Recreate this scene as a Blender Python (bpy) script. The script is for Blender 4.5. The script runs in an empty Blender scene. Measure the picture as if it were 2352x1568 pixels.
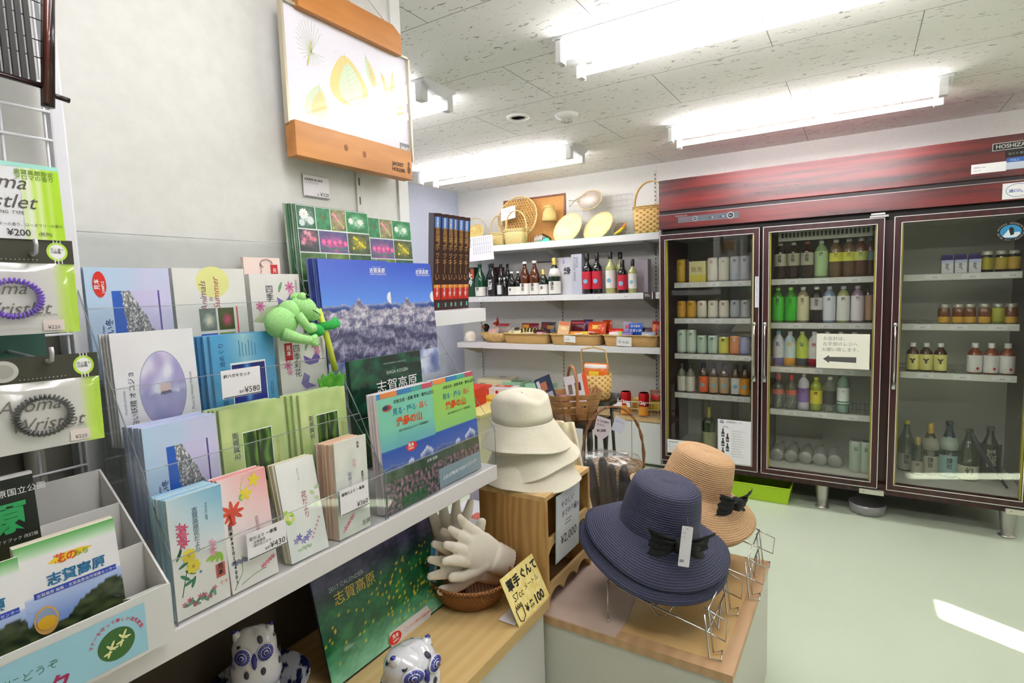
TUBE_E = 18.; SUN_E = 60.; WORLD_E = .6; EXPO = .5
# Gift shop corner: card rack, hats, shelves and a three-door glass refrigerator. Units: metres, z up, floor at z=0.
import bpy, bmesh, math, random
from mathutils import Vector, Matrix, noise
PI = math.pi
R = math.radians
scene = bpy.context.scene
COL = scene.collection
rnd = random.Random(7)

# ------------------------------------------------------------------ materials
def lin(h):
    if isinstance(h, str):
        h = h.lstrip('#'); h = tuple(int(h[i:i + 2], 16) / 255 for i in (0, 2, 4))
    return tuple((c / 12.92 if c <= .04045 else ((c + .055) / 1.055) ** 2.4) for c in h)
_mc = {}
def new_mat(name):
    m = bpy.data.materials.new(name); m.use_nodes = True
    nt = m.node_tree; b = nt.nodes['Principled BSDF']
    return m, nt, b
def M(h, rough=.5, metal=0., emit=0., coat=0., sss=0., spec=.5, alpha=1.):
    k = (h, rough, metal, emit, coat, sss, spec, alpha)
    if k in _mc: return _mc[k]
    m, nt, b = new_mat('paint_' + str(h).strip('#'))
    c = lin(h)
    b.inputs['Base Color'].default_value = (*c, 1)
    b.inputs['Roughness'].default_value = rough
    b.inputs['Metallic'].default_value = metal
    b.inputs['Specular IOR Level'].default_value = spec
    if coat: b.inputs['Coat Weight'].default_value = coat; b.inputs['Coat Roughness'].default_value = .05
    if emit: b.inputs['Emission Color'].default_value = (*c, 1); b.inputs['Emission Strength'].default_value = emit
    if alpha < 1: b.inputs['Alpha'].default_value = alpha
    m.diffuse_color = (*c, 1)
    _mc[k] = m
    return m
def N(nt, t, **kw):
    n = nt.nodes.new(t)
    for k, v in kw.items():
        if k in n.inputs: n.inputs[k].default_value = v
        else: setattr(n, k, v)
    return n
def ramp(nt, fac, stops):
    r = nt.nodes.new('ShaderNodeValToRGB'); e = r.color_ramp.elements
    while len(e) < len(stops): e.new(.5)
    for i, (p, c) in enumerate(stops): e[i].position = p; e[i].color = (*lin(c), 1)
    nt.links.new(fac, r.inputs[0]); return r.outputs[0]
def coords(nt, scale=(1, 1, 1), loc=(0, 0, 0), rot=(0, 0, 0)):
    t = nt.nodes.new('ShaderNodeTexCoord'); mp = nt.nodes.new('ShaderNodeMapping')
    mp.inputs['Scale'].default_value = scale; mp.inputs['Location'].default_value = loc; mp.inputs['Rotation'].default_value = rot
    nt.links.new(t.outputs['Object'], mp.inputs['Vector']); return mp.outputs[0]
def bump(nt, b, h, s=.3, d=.002):
    bp = N(nt, 'ShaderNodeBump', Strength=s, Distance=d); nt.links.new(h, bp.inputs['Height']); nt.links.new(bp.outputs[0], b.inputs['Normal'])
def wood(name, c1, c2, scale=(1, 1, 1), rough=.45, sc=6., coat=0., dist=4.):
    m, nt, b = new_mat(name); v = coords(nt, scale)
    n = N(nt, 'ShaderNodeTexNoise', Scale=sc, Detail=4., Distortion=.6); nt.links.new(v, n.inputs['Vector'])
    w = N(nt, 'ShaderNodeTexWave', Scale=sc * 1.5, Distortion=dist, Detail=2.); nt.links.new(v, w.inputs['Vector'])
    mx = N(nt, 'ShaderNodeMath', operation='ADD'); nt.links.new(n.outputs[0], mx.inputs[0]); 
    ml = N(nt, 'ShaderNodeMath', operation='MULTIPLY'); nt.links.new(w.outputs['Fac'], ml.inputs[0]); ml.inputs[1].default_value = .35
    nt.links.new(ml.outputs[0], mx.inputs[1])
    nt.links.new(ramp(nt, mx.outputs[0], [(.35, c1), (.95, c2)]), b.inputs['Base Color'])
    b.inputs['Roughness'].default_value = rough
    if coat: b.inputs['Coat Weight'].default_value = coat; b.inputs['Coat Roughness'].default_value = .12
    return m
def noisy(name, c1, c2, sc=40., rough=.8, bs=.2, bd=.001, scale=(1, 1, 1), lo=.35, hi=.65):
    m, nt, b = new_mat(name); v = coords(nt, scale)
    n = N(nt, 'ShaderNodeTexNoise', Scale=sc, Detail=3.); nt.links.new(v, n.inputs['Vector'])
    nt.links.new(ramp(nt, n.outputs[0], [(lo, c1), (hi, c2)]), b.inputs['Base Color'])
    b.inputs['Roughness'].default_value = rough
    if bs: bump(nt, b, n.outputs[0], bs, bd)
    return m
def weave(name, c1, c2, sx=120., sz=120., rough=.7, bs=.6, lo=.2, hi=.8, bd=.002):
    # basket weave: two crossed waves, offset per row
    m, nt, b = new_mat(name); t = nt.nodes.new('ShaderNodeTexCoord')
    a = N(nt, 'ShaderNodeTexChecker', Scale=1.)
    sep = nt.nodes.new('ShaderNodeSeparateXYZ'); nt.links.new(t.outputs['Object'], sep.inputs[0])
    def mth(op, x, y=None):
        q = nt.nodes.new('ShaderNodeMath'); q.operation = op
        for i, z in enumerate((x, y)):
            if z is None: continue
            if isinstance(z, (int, float)): q.inputs[i].default_value = z
            else: nt.links.new(z, q.inputs[i])
        return q.outputs[0]
    ang = mth('ADD', mth('MULTIPLY', sep.outputs[0], sx), mth('MULTIPLY', sep.outputs[1], sx * .8))
    s1 = mth('SINE', ang); s2 = mth('SINE', mth('MULTIPLY', sep.outputs[2], sz))
    f = mth('ADD', mth('MULTIPLY', mth('MULTIPLY', s1, s2), .5), .5)
    nt.links.new(ramp(nt, f, [(lo, c1), (hi, c2)]), b.inputs['Base Color'])
    b.inputs['Roughness'].default_value = rough; bump(nt, b, f, bs, bd)
    return m
def printed(name='print', rough=.35, coat=0.):
    if name in _mc: return _mc[name]
    m, nt, b = new_mat(name); a = nt.nodes.new('ShaderNodeVertexColor'); a.layer_name = 'Col'
    nt.links.new(a.outputs[0], b.inputs['Base Color']); b.inputs['Roughness'].default_value = rough
    if coat: b.inputs['Coat Weight'].default_value = coat
    _mc[name] = m; return m
def clear(name, tint='#ffffff', refl=.08, rough=.02, haze=0.):
    # clear sheet: transparent with a fresnel gloss
    if name in _mc: return _mc[name]
    m, nt, b = new_mat(name); o = nt.nodes['Material Output']; nt.nodes.remove(b)
    tr = N(nt, 'ShaderNodeBsdfTransparent'); tr.inputs[0].default_value = (*lin(tint), 1)
    gl = N(nt, 'ShaderNodeBsdfGlossy'); gl.inputs['Roughness'].default_value = rough
    fr = N(nt, 'ShaderNodeFresnel', IOR=1.45); ad = N(nt, 'ShaderNodeMath', operation='ADD'); ad.inputs[1].default_value = refl - .04
    nt.links.new(fr.outputs[0], ad.inputs[0])
    ge = nt.nodes.new('ShaderNodeNewGeometry'); sb = N(nt, 'ShaderNodeMath', operation='SUBTRACT'); sb.inputs[0].default_value = 1.; nt.links.new(ge.outputs['Backfacing'], sb.inputs[1])
    ml = N(nt, 'ShaderNodeMath', operation='MULTIPLY', use_clamp=True); nt.links.new(ad.outputs[0], ml.inputs[0]); nt.links.new(sb.outputs[0], ml.inputs[1])
    mx = nt.nodes.new('ShaderNodeMixShader'); nt.links.new(ml.outputs[0], mx.inputs[0]); nt.links.new(tr.outputs[0], mx.inputs[1]); nt.links.new(gl.outputs[0], mx.inputs[2])
    out = mx.outputs[0]
    if haze:
        df = N(nt, 'ShaderNodeBsdfDiffuse'); df.inputs[0].default_value = (.8, .8, .8, 1)
        m2 = nt.nodes.new('ShaderNodeMixShader'); m2.inputs[0].default_value = haze
        nt.links.new(out, m2.inputs[1]); nt.links.new(df.outputs[0], m2.inputs[2]); out = m2.outputs[0]
    nt.links.new(out, o.inputs['Surface']); _mc[name] = m; return m
def liquid(h, rough=.08):
    # tinted bottle: glossy body colour with some transmission
    k = 'liq' + h
    if k in _mc: return _mc[k]
    m, nt, b = new_mat('bottle_' + h.strip('#')); b.inputs['Base Color'].default_value = (*lin(h), 1)
    b.inputs['Roughness'].default_value = rough; b.inputs['Transmission Weight'].default_value = .35; b.inputs['Coat Weight'].default_value = .6
    _mc[k] = m; return m

# ------------------------------------------------------------------ mesh builder
class MB:
    def __init__(s): s.v = []; s.f = []; s.m = []; s.sm = []; s.mats = []; s.c = {}
    def mi(s, mat):
        if mat not in s.mats: s.mats.append(mat)
        return s.mats.index(mat)
    def add(s, vs, fs, mat, smooth=False, T=None, cols=None):
        o = len(s.v)
        if T is not None: vs = [T @ Vector(v) for v in vs]
        s.v += [tuple(v) for v in vs]; i = s.mi(mat)
        for f in fs: s.f.append([o + k for k in f]); s.m.append(i); s.sm.append(smooth)
        if cols:
            for k, c in enumerate(cols): s.c[o + k] = c
        return s
    def box(s, x0, x1, y0, y1, z0, z1, mat, T=None, bev=0.):
        if bev:
            bm = bmesh.new(); bmesh.ops.create_cube(bm, size=1)
            for v in bm.verts: v.co = Vector((x0 + (v.co.x + .5) * (x1 - x0), y0 + (v.co.y + .5) * (y1 - y0), z0 + (v.co.z + .5) * (z1 - z0)))
            bmesh.ops.bevel(bm, geom=bm.edges[:], offset=bev, segments=2, affect='EDGES', profile=.6)
            bm.verts.index_update(); vs = [v.co.copy() for v in bm.verts]; fs = [[v.index for v in f.verts] for f in bm.faces]; bm.free()
            return s.add(vs, fs, mat, False, T)
        vs = [(x, y, z) for z in (z0, z1) for y in (y0, y1) for x in (x0, x1)]
        return s.add(vs, [(0, 2, 3, 1), (4, 5, 7, 6), (0, 1, 5, 4), (2, 6, 7, 3), (0, 4, 6, 2), (1, 3, 7, 5)], mat, False, T)
    def tube(s, pts, r, mat, seg=8, closed=False, T=None, rs=None, caps=True):
        pts = [Vector(p) for p in pts]; n = len(pts); vs = []; up = None
        for i, p in enumerate(pts):
            if closed: d = (pts[(i + 1) % n] - pts[i - 1])
            else: d = pts[min(i + 1, n - 1)] - pts[max(i - 1, 0)]
            d.normalize()
            if up is None: up = Vector((0, 0, 1)) if abs(d.z) < .9 else Vector((1, 0, 0))
            a = d.cross(up)
            if a.length < 1e-5: a = d.orthogonal()
            a.normalize(); b = a.cross(d).normalized(); up = b
            rr = rs[i] if rs else r
            vs += [p + (a * math.cos(2 * PI * k / seg) + b * math.sin(2 * PI * k / seg)) * rr for k in range(seg)]
        fs = []
        for i in range(n if closed else n - 1):
            j = (i + 1) % n
            fs += [(i * seg + k, i * seg + (k + 1) % seg, j * seg + (k + 1) % seg, j * seg + k) for k in range(seg)]
        if not closed and caps: fs += [tuple(range(seg))[::-1], tuple((n - 1) * seg + k for k in range(seg))]
        return s.add(vs, fs, mat, True, T)
    def lathe(s, prof, mat, seg=20, T=None, smooth=True, f=None):
        # prof: (r,z) rows; f(angle,r,z)->(x,y,z) may deform
        vs = []; fs = []; n = len(prof)
        for r, z in prof:
            for k in range(seg):
                a = 2 * PI * k / seg
                vs.append(f(a, r, z) if f else (r * math.cos(a), r * math.sin(a), z))
        for i in range(n - 1):
            fs += [(i * seg + k, i * seg + (k + 1) % seg, (i + 1) * seg + (k + 1) % seg, (i + 1) * seg + k) for k in range(seg)]
        if prof[0][0] > 1e-5: fs.append(tuple(range(seg))[::-1])
        if prof[-1][0] > 1e-5: fs.append(tuple((n - 1) * seg + k for k in range(seg)))
        return s.add(vs, fs, mat, smooth, T)
    def cyl(s, x, y, z0, z1, r, mat, seg=20, T=None, r1=None):
        r1 = r if r1 is None else r1
        return s.add([(x + r * math.cos(2 * PI * k / seg), y + r * math.sin(2 * PI * k / seg), z0) for k in range(seg)] + [(x + r1 * math.cos(2 * PI * k / seg), y + r1 * math.sin(2 * PI * k / seg), z1) for k in range(seg)],
                     [(k, (k + 1) % seg, seg + (k + 1) % seg, seg + k) for k in range(seg)], mat, True, T).add(
                     [(x + r * math.cos(2 * PI * k / seg), y + r * math.sin(2 * PI * k / seg), z0) for k in range(seg)] + [(x + r1 * math.cos(2 * PI * k / seg), y + r1 * math.sin(2 * PI * k / seg), z1) for k in range(seg)],
                     [tuple(range(seg))[::-1], tuple(seg + k for k in range(seg))], mat, False, T)
    def poly(s, pts, mat, T=None, n=0.):
        return s.add([(p[0], p[1], n) for p in pts], [tuple(range(len(pts)))], mat, False, T)
    def prism(s, pts, n0, n1, mat, T=None):
        k = len(pts); vs = [(p[0], p[1], n0) for p in pts] + [(p[0], p[1], n1) for p in pts]
        return s.add(vs, [tuple(range(k))[::-1], tuple(k + i for i in range(k))] + [(i, (i + 1) % k, k + (i + 1) % k, k + i) for i in range(k)], mat, False, T)
    def oval(s, cu, cv, ru, rv, mat, T=None, n=0., seg=28, rot=0.):
        c, q = math.cos(rot), math.sin(rot)
        return s.poly([(cu + ru * math.cos(a) * c - rv * math.sin(a) * q, cv + ru * math.cos(a) * q + rv * math.sin(a) * c) for a in [2 * PI * k / seg for k in range(seg)]], mat, T, n)
    def rect(s, u0, v0, u1, v1, mat, T=None, n=0.):
        return s.poly([(u0, v0), (u1, v0), (u1, v1), (u0, v1)], mat, T, n)
    def grid(s, fn, nu, nv, mat, T=None, smooth=True, cf=None, wrap=False):
        vs = []; cols = [] if cf else None
        for j in range(nv + 1):
            for i in range(nu + (0 if wrap else 1)):
                u, v = i / nu, j / nv; vs.append(fn(u, v))
                if cf: cols.append(cf(u, v))
        W = nu if wrap else nu + 1
        fs = [(j * W + i, j * W + (i + 1) % W, (j + 1) * W + (i + 1) % W, (j + 1) * W + i) for j in range(nv) for i in range(nu)]
        return s.add(vs, fs, mat, smooth, T, cols)
    def photo(s, u0, v0, u1, v1, cf, T, n=.0003, nu=40, nv=40, mat=None):
        # a printed picture: cf(u,v) with v up gives sRGB 0..1
        return s.grid(lambda u, v: (u0 + (u1 - u0) * u, v0 + (v1 - v0) * v, n), nu, nv, mat or printed(), T, False, cf)
    def text(s, body, u, v, size, mat, T, n=.0006, rot=0., ax='LEFT', vert=False, bold=0., shear=0., sx=1.):
        vs, fs = glyphs(body, vert, bold, shear)
        if not vs: return s
        xs = [p[0] for p in vs]; x0, x1 = min(xs), max(xs)
        off = 0 if ax == 'LEFT' else (-(x0 + x1) / 2 if ax == 'C' else -x1)
        c, q = math.cos(rot), math.sin(rot)
        return s.add([(u + ((x + off) * sx * c - y * q) * size, v + ((x + off) * sx * q + y * c) * size, n) for x, y in vs], fs, mat, False, T)
    def build(s, name, parent=None, label=None, cat=None, group=None, kind=None, mods=None, M4=None):
        me = bpy.data.meshes.new(name); me.from_pydata(s.v, [], s.f)
        for m in s.mats: me.materials.append(m)
        me.polygons.foreach_set('material_index', s.m); me.polygons.foreach_set('use_smooth', s.sm)
        if s.c:
            a = me.color_attributes.new('Col', 'FLOAT_COLOR', 'POINT')
            for i, c in s.c.items(): a.data[i].color = (*lin(tuple(min(1, max(0, q)) for q in c[:3])), 1)
        me.update()
        o = bpy.data.objects.new(name, me); COL.objects.link(o)
        if parent is not None: o.parent = parent
        if M4 is not None: o.matrix_world = M4
        tag(o, label, cat, group, kind); return o
_gl = {}
def glyphs(body, vert=False, bold=0., shear=0.):
    k = (body, vert, bold, shear)
    if k in _gl: return _gl[k]
    c = bpy.data.curves.new('lettering', 'FONT'); c.body = '\n'.join(body) if vert else body; c.resolution_u = 2; c.size = 1.; c.offset = bold; c.shear = shear; c.space_line = .95
    if vert: c.align_x = 'CENTER'
    c.fill_mode = 'FRONT'
    o = bpy.data.objects.new('lettering', c); COL.objects.link(o); bpy.context.view_layer.update()
    me = bpy.data.meshes.new_from_object(o.evaluated_get(bpy.context.evaluated_depsgraph_get()))
    r = ([(v.co.x, v.co.y) for v in me.vertices], [tuple(p.vertices) for p in me.polygons])
    bpy.data.objects.remove(o); bpy.data.meshes.remove(me); bpy.data.curves.remove(c)
    _gl[k] = r; return r
def tag(o, label=None, cat=None, group=None, kind=None):
    if label: o['label'] = label
    if cat: o['category'] = cat
    if group: o['group'] = group
    if kind: o['kind'] = kind
    return o
def thing(name, label, cat, loc=(0, 0, 0), rz=0., group=None, rot=None):
    o = bpy.data.objects.new(name, None); COL.objects.link(o); o.location = loc
    o.rotation_euler = rot if rot else (0, 0, rz); o.empty_display_size = .05
    return tag(o, label, cat, group)
def dup(src, loc=None, rot=None, label=None, group=None):
    def cp(o, par):
        c = o.copy(); COL.objects.link(c)
        if par is not None: c.parent = par
        for ch in [x for x in bpy.data.objects if x.parent == o]: cp(ch, c)
        return c
    c = cp(src, None)
    if loc: c.location = loc
    if rot: c.rotation_euler = rot
    if label: c['label'] = label
    if group: c['group'] = group
    return c
def struct(mb, name, label=None): return mb.build(name, None, label, None, None, 'structure')
def fr_x(x, y, z, lean=0.):
    # card frame facing +x (towards the shop), u runs +y, v up, leaning back by lean
    s, c = math.sin(lean), math.cos(lean)
    return Matrix(((0, -s, c, x), (1, 0, 0, y), (0, c, s, z), (0, 0, 0, 1)))
def fr_y(x, y, z, lean=0.):
    # frame facing -y, u runs +x, v up, leaning back (towards +y)
    s, c = math.sin(lean), math.cos(lean)
    return Matrix(((1, 0, 0, x), (0, s, -c, y), (0, c, s, z), (0, 0, 0, 1)))
def fr_z(x, y, z, rz=0.): return Matrix.Translation((x, y, z)) @ Matrix.Rotation(rz, 4, 'Z')
def ns(x, y, z=0.): return noise.noise(Vector((x, y, z)))
def mix(a, b, t): t = min(1, max(0, t)); return tuple(a[i] + (b[i] - a[i]) * t for i in range(3))
def hx(h): h = h.lstrip('#'); return tuple(int(h[i:i + 2], 16) / 255 for i in (0, 2, 4))
def slab(mb, T, w, h, t, mat, edge=None): mb.box(0, w, 0, h, -t, 0, edge or mat, T); mb.rect(0, 0, w, h, mat, T, .0001); return mb
WHITE = M('#eceae6', .55); WHITEP = M('#f4f3f2', .6); BLACK = M('#17181a', .5)
CHROME = M('#c8c8c6', .18, 1.)
# ------------------------------------------------------------------ room shell
FZ, CZ, YW, XL, XR, YF = 0., 2.146, 4.05, -3.06, 2.7, -3.2
m, nt, b = new_mat('green_vinyl_floor'); v = coords(nt)
n = N(nt, 'ShaderNodeTexNoise', Scale=1.2, Detail=3.); nt.links.new(v, n.inputs['Vector'])
nt.links.new(ramp(nt, n.outputs[0], [(.3, '#cad7bf'), (.7, '#d2dfc7')]), b.inputs['Base Color']); b.inputs['Roughness'].default_value = .32
FLOOR = m
struct(MB().box(XL - .1, XR + .1, YF - .1, YW + .1, -.1, 0, FLOOR), 'floor', 'pale green glossy vinyl floor')
m, nt, b = new_mat('rockwool_ceiling'); t = nt.nodes.new('ShaderNodeTexCoord')
mp = N(nt, 'ShaderNodeMapping'); mp.inputs['Scale'].default_value = (24, 62, 24); nt.links.new(t.outputs['Object'], mp.inputs[0])
n = N(nt, 'ShaderNodeTexNoise', Scale=1., Detail=2., Distortion=1.2); nt.links.new(mp.outputs[0], n.inputs['Vector'])
mp2 = N(nt, 'ShaderNodeMapping'); mp2.inputs['Location'].default_value = (.295, -1.472, 0); nt.links.new(t.outputs['Object'], mp2.inputs[0])
bk = N(nt, 'ShaderNodeTexBrick', Scale=1.); bk.offset = .5; bk.inputs['Mortar Size'].default_value = .0016; bk.inputs['Brick Width'].default_value = .91; bk.inputs['Row Height'].default_value = .4418
bk.inputs['Color1'].default_value = bk.inputs['Color2'].default_value = (1, 1, 1, 1); bk.inputs['Mortar'].default_value = (0, 0, 0, 1); bk.inputs['Mortar Smooth'].default_value = 0
nt.links.new(mp2.outputs[0], bk.inputs['Vector'])
c = ramp(nt, n.outputs[0], [(.31, '#a8a5a0'), (.36, '#f6f4f1')])
mx = N(nt, 'ShaderNodeMix', data_type='RGBA'); nt.links.new(bk.outputs['Color'], mx.inputs[0]); mx.inputs[6].default_value = (*lin('#97948f'), 1); nt.links.new(c, mx.inputs[7])
nt.links.new(mx.outputs[2], b.inputs['Base Color']); b.inputs['Roughness'].default_value = .9
CEIL = m
struct(MB().box(XL - .1, XR + .1, YF - .1, YW + .1, CZ, CZ + .1, CEIL), 'ceiling', 'white fissured rockwool tile ceiling')
WALL = noisy('wallpaper', '#dddcd6', '#e2e1dc', 60, .8, .08, .0005)
WALLB = noisy('wallpaper_blue', '#c3cbe0', '#c9d1e6', 50, .8, .05, .0005)
struct(MB().box(XL - .1, XR + .1, YW, YW + .1, 0, CZ, WALL), 'wall_back')
struct(MB().box(XL - .1, XL, YF, YW, 0, CZ, WALLB), 'wall_left')
struct(MB().box(XL - .1, XR + .1, YF - .1, YF, 0, CZ, WALL), 'wall_front')
# right wall with a window: sunlight falls through it onto the floor
wy0, wy1, wz0, wz1 = 1.31, 1.49, .95, 1.60
mb = MB(); mb.box(XR, XR + .1, YF, wy0, 0, CZ, WALL).box(XR, XR + .1, wy1, YW, 0, CZ, WALL).box(XR, XR + .1, wy0, wy1, 0, wz0, WALL).box(XR, XR + .1, wy0, wy1, wz1, CZ, WALL)
struct(mb, 'wall_right')
f = M('#d9d9d6', .4)
mb = MB().box(XR + .03, XR + .07, wy0, wy0 + .012, wz0, wz1, f).box(XR + .03, XR + .07, wy1 - .012, wy1, wz0, wz1, f).box(XR + .03, XR + .07, wy0, wy1, wz0, wz0 + .012, f).box(XR + .03, XR + .07, wy0, wy1, wz1 - .012, wz1, f)
struct(mb, 'window_1')
# partition of the card display with end post
PX = -1.15
PART = noisy('partition_panel', '#d8d8d4', '#dedeDa', 30, .7, .0)
struct(MB().box(PX - .045, PX, YF, 1.235, 0, CZ, PART), 'wall_partition', 'grey-white display partition behind the card racks')
mb = MB().box(PX - .05, PX + .006, 1.232, 1.272, 0, CZ, M('#e6e7e6', .4)); struct(mb, 'trim_1')

def slotted(x0, y, z0, z1, axis, label):
    mb = MB(); w = .009; g = M('#d2d1c8', .5); d = M('#3a3936', .7)
    if axis == 'x':   # on the partition, facing +x
        mb.box(x0, x0 + .006, y - w, y + w, z0, z1, g)
        z = z0 + .02
        while z < z1 - .03: mb.box(x0 + .0055, x0 + .0063, y - .002, y + .002, z, z + .02, d); z += .05
    else:
        mb.box(x0 - w, x0 + w, y - .006, y, z0, z1, g); z = z0 + .02
        while z < z1 - .03: mb.box(x0 - .003, x0 + .003, y - .0064, y - .0055, z, z + .016, d); z += .03
    return mb.build('slotted_rail', None, label, 'shelf rail')
slotted(PX, 1.08, .45, 2.14, 'x', 'white slotted shelf rail on the partition below the framed leaf print')
slotted(-1.272, YW, .36, 2.10, 'y', 'slotted shelf rail on back wall beside the refrigerator')
slotted(-2.043, YW, .36, 1.55, 'y', 'slotted shelf rail on back wall behind the snack baskets')
slotted(-2.85, YW, .36, 1.55, 'y', 'slotted shelf rail at the left end of the back wall')

# ------------------------------------------------------------------ ceiling fixtures
TUBE = M('#fffafb', .3, emit=TUBE_E)
BODY = M('#e9eaec', .35)
def fixture(x0, y0, label):
    # twin tube surface batten: 1.25 m long along x, near edge at y0
    t = thing('fluorescent_lamp', label, 'ceiling light', (x0 + .625, y0 + .115, CZ), 0, 'ceiling fluorescent lamps')
    L = .625; mb = MB()
    pr = [(-.105, 0), (-.105, -.012), (-.03, -.05), (.03, -.05), (.105, -.012), (.105, 0)]
    vs = [(-L, y, z) for y, z in pr] + [(L, y, z) for y, z in pr]; k = 6
    mb.add(vs, [tuple(range(k)), tuple(k + i for i in range(k))[::-1]] + [(i, k + i, k + (i + 1) % k, (i + 1) % k) for i in range(k)], BODY)
    mb.build('housing', t)
    for sy in (-1, 1):
        yy = sy * .085; mb = MB()
        mb.tube([(-.585, yy, -.062), (.585, yy, -.062)], .0145, TUBE, 12, caps=False); mb.build('tube', t, 'glowing white tube')
        for sx in (-1, 1):
            mb = MB(); mb.box(sx * .585 - .012, sx * .585 + .024 * sx + .0, yy - .02, yy + .02, -.085, -.01, M('#dcdcda', .4), bev=.004)
            mb.build('lamp_holder', t)
    return t
fixture(-.93, 1.80, 'large overhead twin-tube fluorescent lamp nearest the camera')
fixture(-.925, 3.13, 'twin-tube fluorescent lamp in front of the refrigerator header')
fixture(-2.765, 1.80, 'twin-tube fluorescent lamp partly hidden behind the framed print')
fixture(-2.74, 3.13, 'twin-tube fluorescent lamp above the basket shelf')
for i, (x, y) in enumerate([(-.93, .47), (1.35, 3.13), (1.3, .47)]):  # first continues the lamp row; other two are unseen, added as fill light
    t = fixture(x, y, 'twin-tube fluorescent lamp out of view, number %d' % (i + 1))
    t['label'] = ['twin-tube lamp straight above the camera', 'added unseen twin-tube fill lamp beyond the refrigerator', 'added unseen twin-tube fill lamp at the right'][i]
mb = MB(); mb.lathe([(.0, -.026), (.022, -.026), (.03, -.022), (.05, -.016), (.058, -.006), (.06, 0), (0, 0)], M('#e6e4df', .5), 28)
g = M('#a89a92', .6)
for k in range(8):
    a = k * PI / 4; mb.tube([(.018 * math.cos(a), .018 * math.sin(a), -.025), (.03 * math.cos(a), .03 * math.sin(a), -.036), (.0, 0, -.043)], .0012, g, 5)
o = mb.build('smoke_detector', None, 'round white smoke detector on the ceiling', 'smoke detector'); o.location = (-1.27, 2.61, CZ)
mb = MB(); mb.lathe([(.036, -.004), (.042, -.009), (.056, -.007), (.062, 0)], M('#f0efe9', .4), 32); mb.lathe([(0, -.003), (.038, -.004)], M('#cfcfca', .5), 32)
o = mb.build('ceiling_speaker', None, 'small flush round ring fitting in the ceiling beside smoke detector', 'ceiling fitting'); o.location = (-1.484, 2.495, CZ)
# ------------------------------------------------------------------ camera, sun, world
cam = bpy.data.cameras.new('camera'); cam.lens = 1276.48 / 2352 * 36; cam.sensor_width = 36; cam.clip_start = .01
co = bpy.data.objects.new('camera', cam); COL.objects.link(co); scene.camera = co
# axes of the camera in world space (x right, y down, z forward)
AX = ((.8476, .5280, -.0320), None, (-.5290, .8434, -.0935))
def rot_world(y, p, r):
    cy, sy, cp, sp, cr, sr = math.cos(y), math.sin(y), math.cos(p), math.sin(p), math.cos(r), math.sin(r)
    W = Matrix(((1, 0, 0), (0, 0, -1), (0, 1, 0))); Ry = Matrix(((cy, 0, -sy), (0, 1, 0), (sy, 0, cy)))
    Rx = Matrix(((1, 0, 0), (0, cp, -sp), (0, sp, cp))); Rz = Matrix(((cr, -sr, 0), (sr, cr, 0), (0, 0, 1)))
    return Rz @ Rx @ Ry @ W
Rw = rot_world(-.560183915, .0935929467, -.0326020449)
x, y, z = Vector(Rw[0]), Vector(Rw[1]), Vector(Rw[2])
co.matrix_world = Matrix(((x[0], -y[0], -z[0], 0), (x[1], -y[1], -z[1], 0), (x[2], -y[2], -z[2], 1.28), (0, 0, 0, 1)))
sun = bpy.data.lights.new('sun', 'SUN'); sun.energy = SUN_E; sun.angle = R(.6); sun.color = (1, .96, .88)
so = bpy.data.objects.new('sun', sun); COL.objects.link(so)
dv = Vector((-.902 * math.cos(R(30)), .432 * math.cos(R(30)), -math.sin(R(30))))
so.rotation_euler = dv.to_track_quat('-Z', 'Y').to_euler()
w = bpy.data.worlds.new('sky'); scene.world = w; w.use_nodes = True
sk = w.node_tree.nodes.new('ShaderNodeTexSky'); sk.sky_type = 'HOSEK_WILKIE'; w.node_tree.links.new(sk.outputs[0], w.node_tree.nodes['Background'].inputs[0])
w.node_tree.nodes['Background'].inputs[1].default_value = WORLD_E
scene.cycles.transparent_max_bounces = 48; scene.cycles.max_bounces = 10; scene.cycles.caustics_reflective = False; scene.cycles.caustics_refractive = False
vs = scene.view_settings; vs.view_transform = 'Standard'; vs.look = 'None'; vs.exposure = EXPO; vs.gamma = 1; vs.use_curve_mapping = False

# ------------------------------------------------------------------ white shelf, counter, table
o = MB().box(PX, -.855, -1.2, 1.262, .75, .79, M('#dcd8d8', .45), bev=.0015).build('shelf_board', None, 'white shelf board carrying the acrylic card racks', 'shelf')
PINE = wood('pale_pine_top', '#cfae72', '#dbbf88', (3, .35, 1), .35, 2.2, .1)
t = thing('counter', 'low counter with yellow pine top under the white shelf', 'counter', (-.92, .3, 0))
MB().box(-.228, .222, -1.5, .962, .412, .443, PINE, bev=.002).build('counter_top', t)
MB().box(-.228, .205, -1.5, .955, 0, .412, M('#dddbd6', .6)).build('cabinet_body', t)
MB().box(-.2285, -.222, -1.5, .93, .4435, .748, M('#4e4435', .7)).build('shade_board', t, 'dark brown board painted in as under-shelf shade')  # added board; its dark colour stands in for shade under the shelf
t = thing('display_table', 'low white box table with plywood top holding the straw hats', 'table', (-.59, 1.575, 0))
PLY = wood('plywood', '#c8a163', '#dcb87c', (.5, 2, 1), .4, 2.5, .1)
PLYE = wood('plywood_edge', '#b99468', '#cba67c', (1, 1, 1), .5, 5)
MB().box(-.4, .36, -.305, .305, .365, .38, PLY).build('table_top', t)
MB().box(-.4, .362, -.307, -.27, .36, .381, PLYE).box(.33, .362, -.27, .307, .36, .381, PLYE).build('edge_strip', t)
MB().box(-.398, .358, -.303, .303, 0, .364, M('#cfcdc2', .6)).build('table_body', t)
KR = noisy('kraft_paper', '#c3ad9e', '#cdb8a9', 12, .8, .1)
mb = MB(); pl = [(-.985, 1.275), (-.514, 1.2705), (-.512, 1.345), (-.54, 1.53), (-.523, 1.76), (-.62, 1.80), (-.985, 1.8)]
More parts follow.
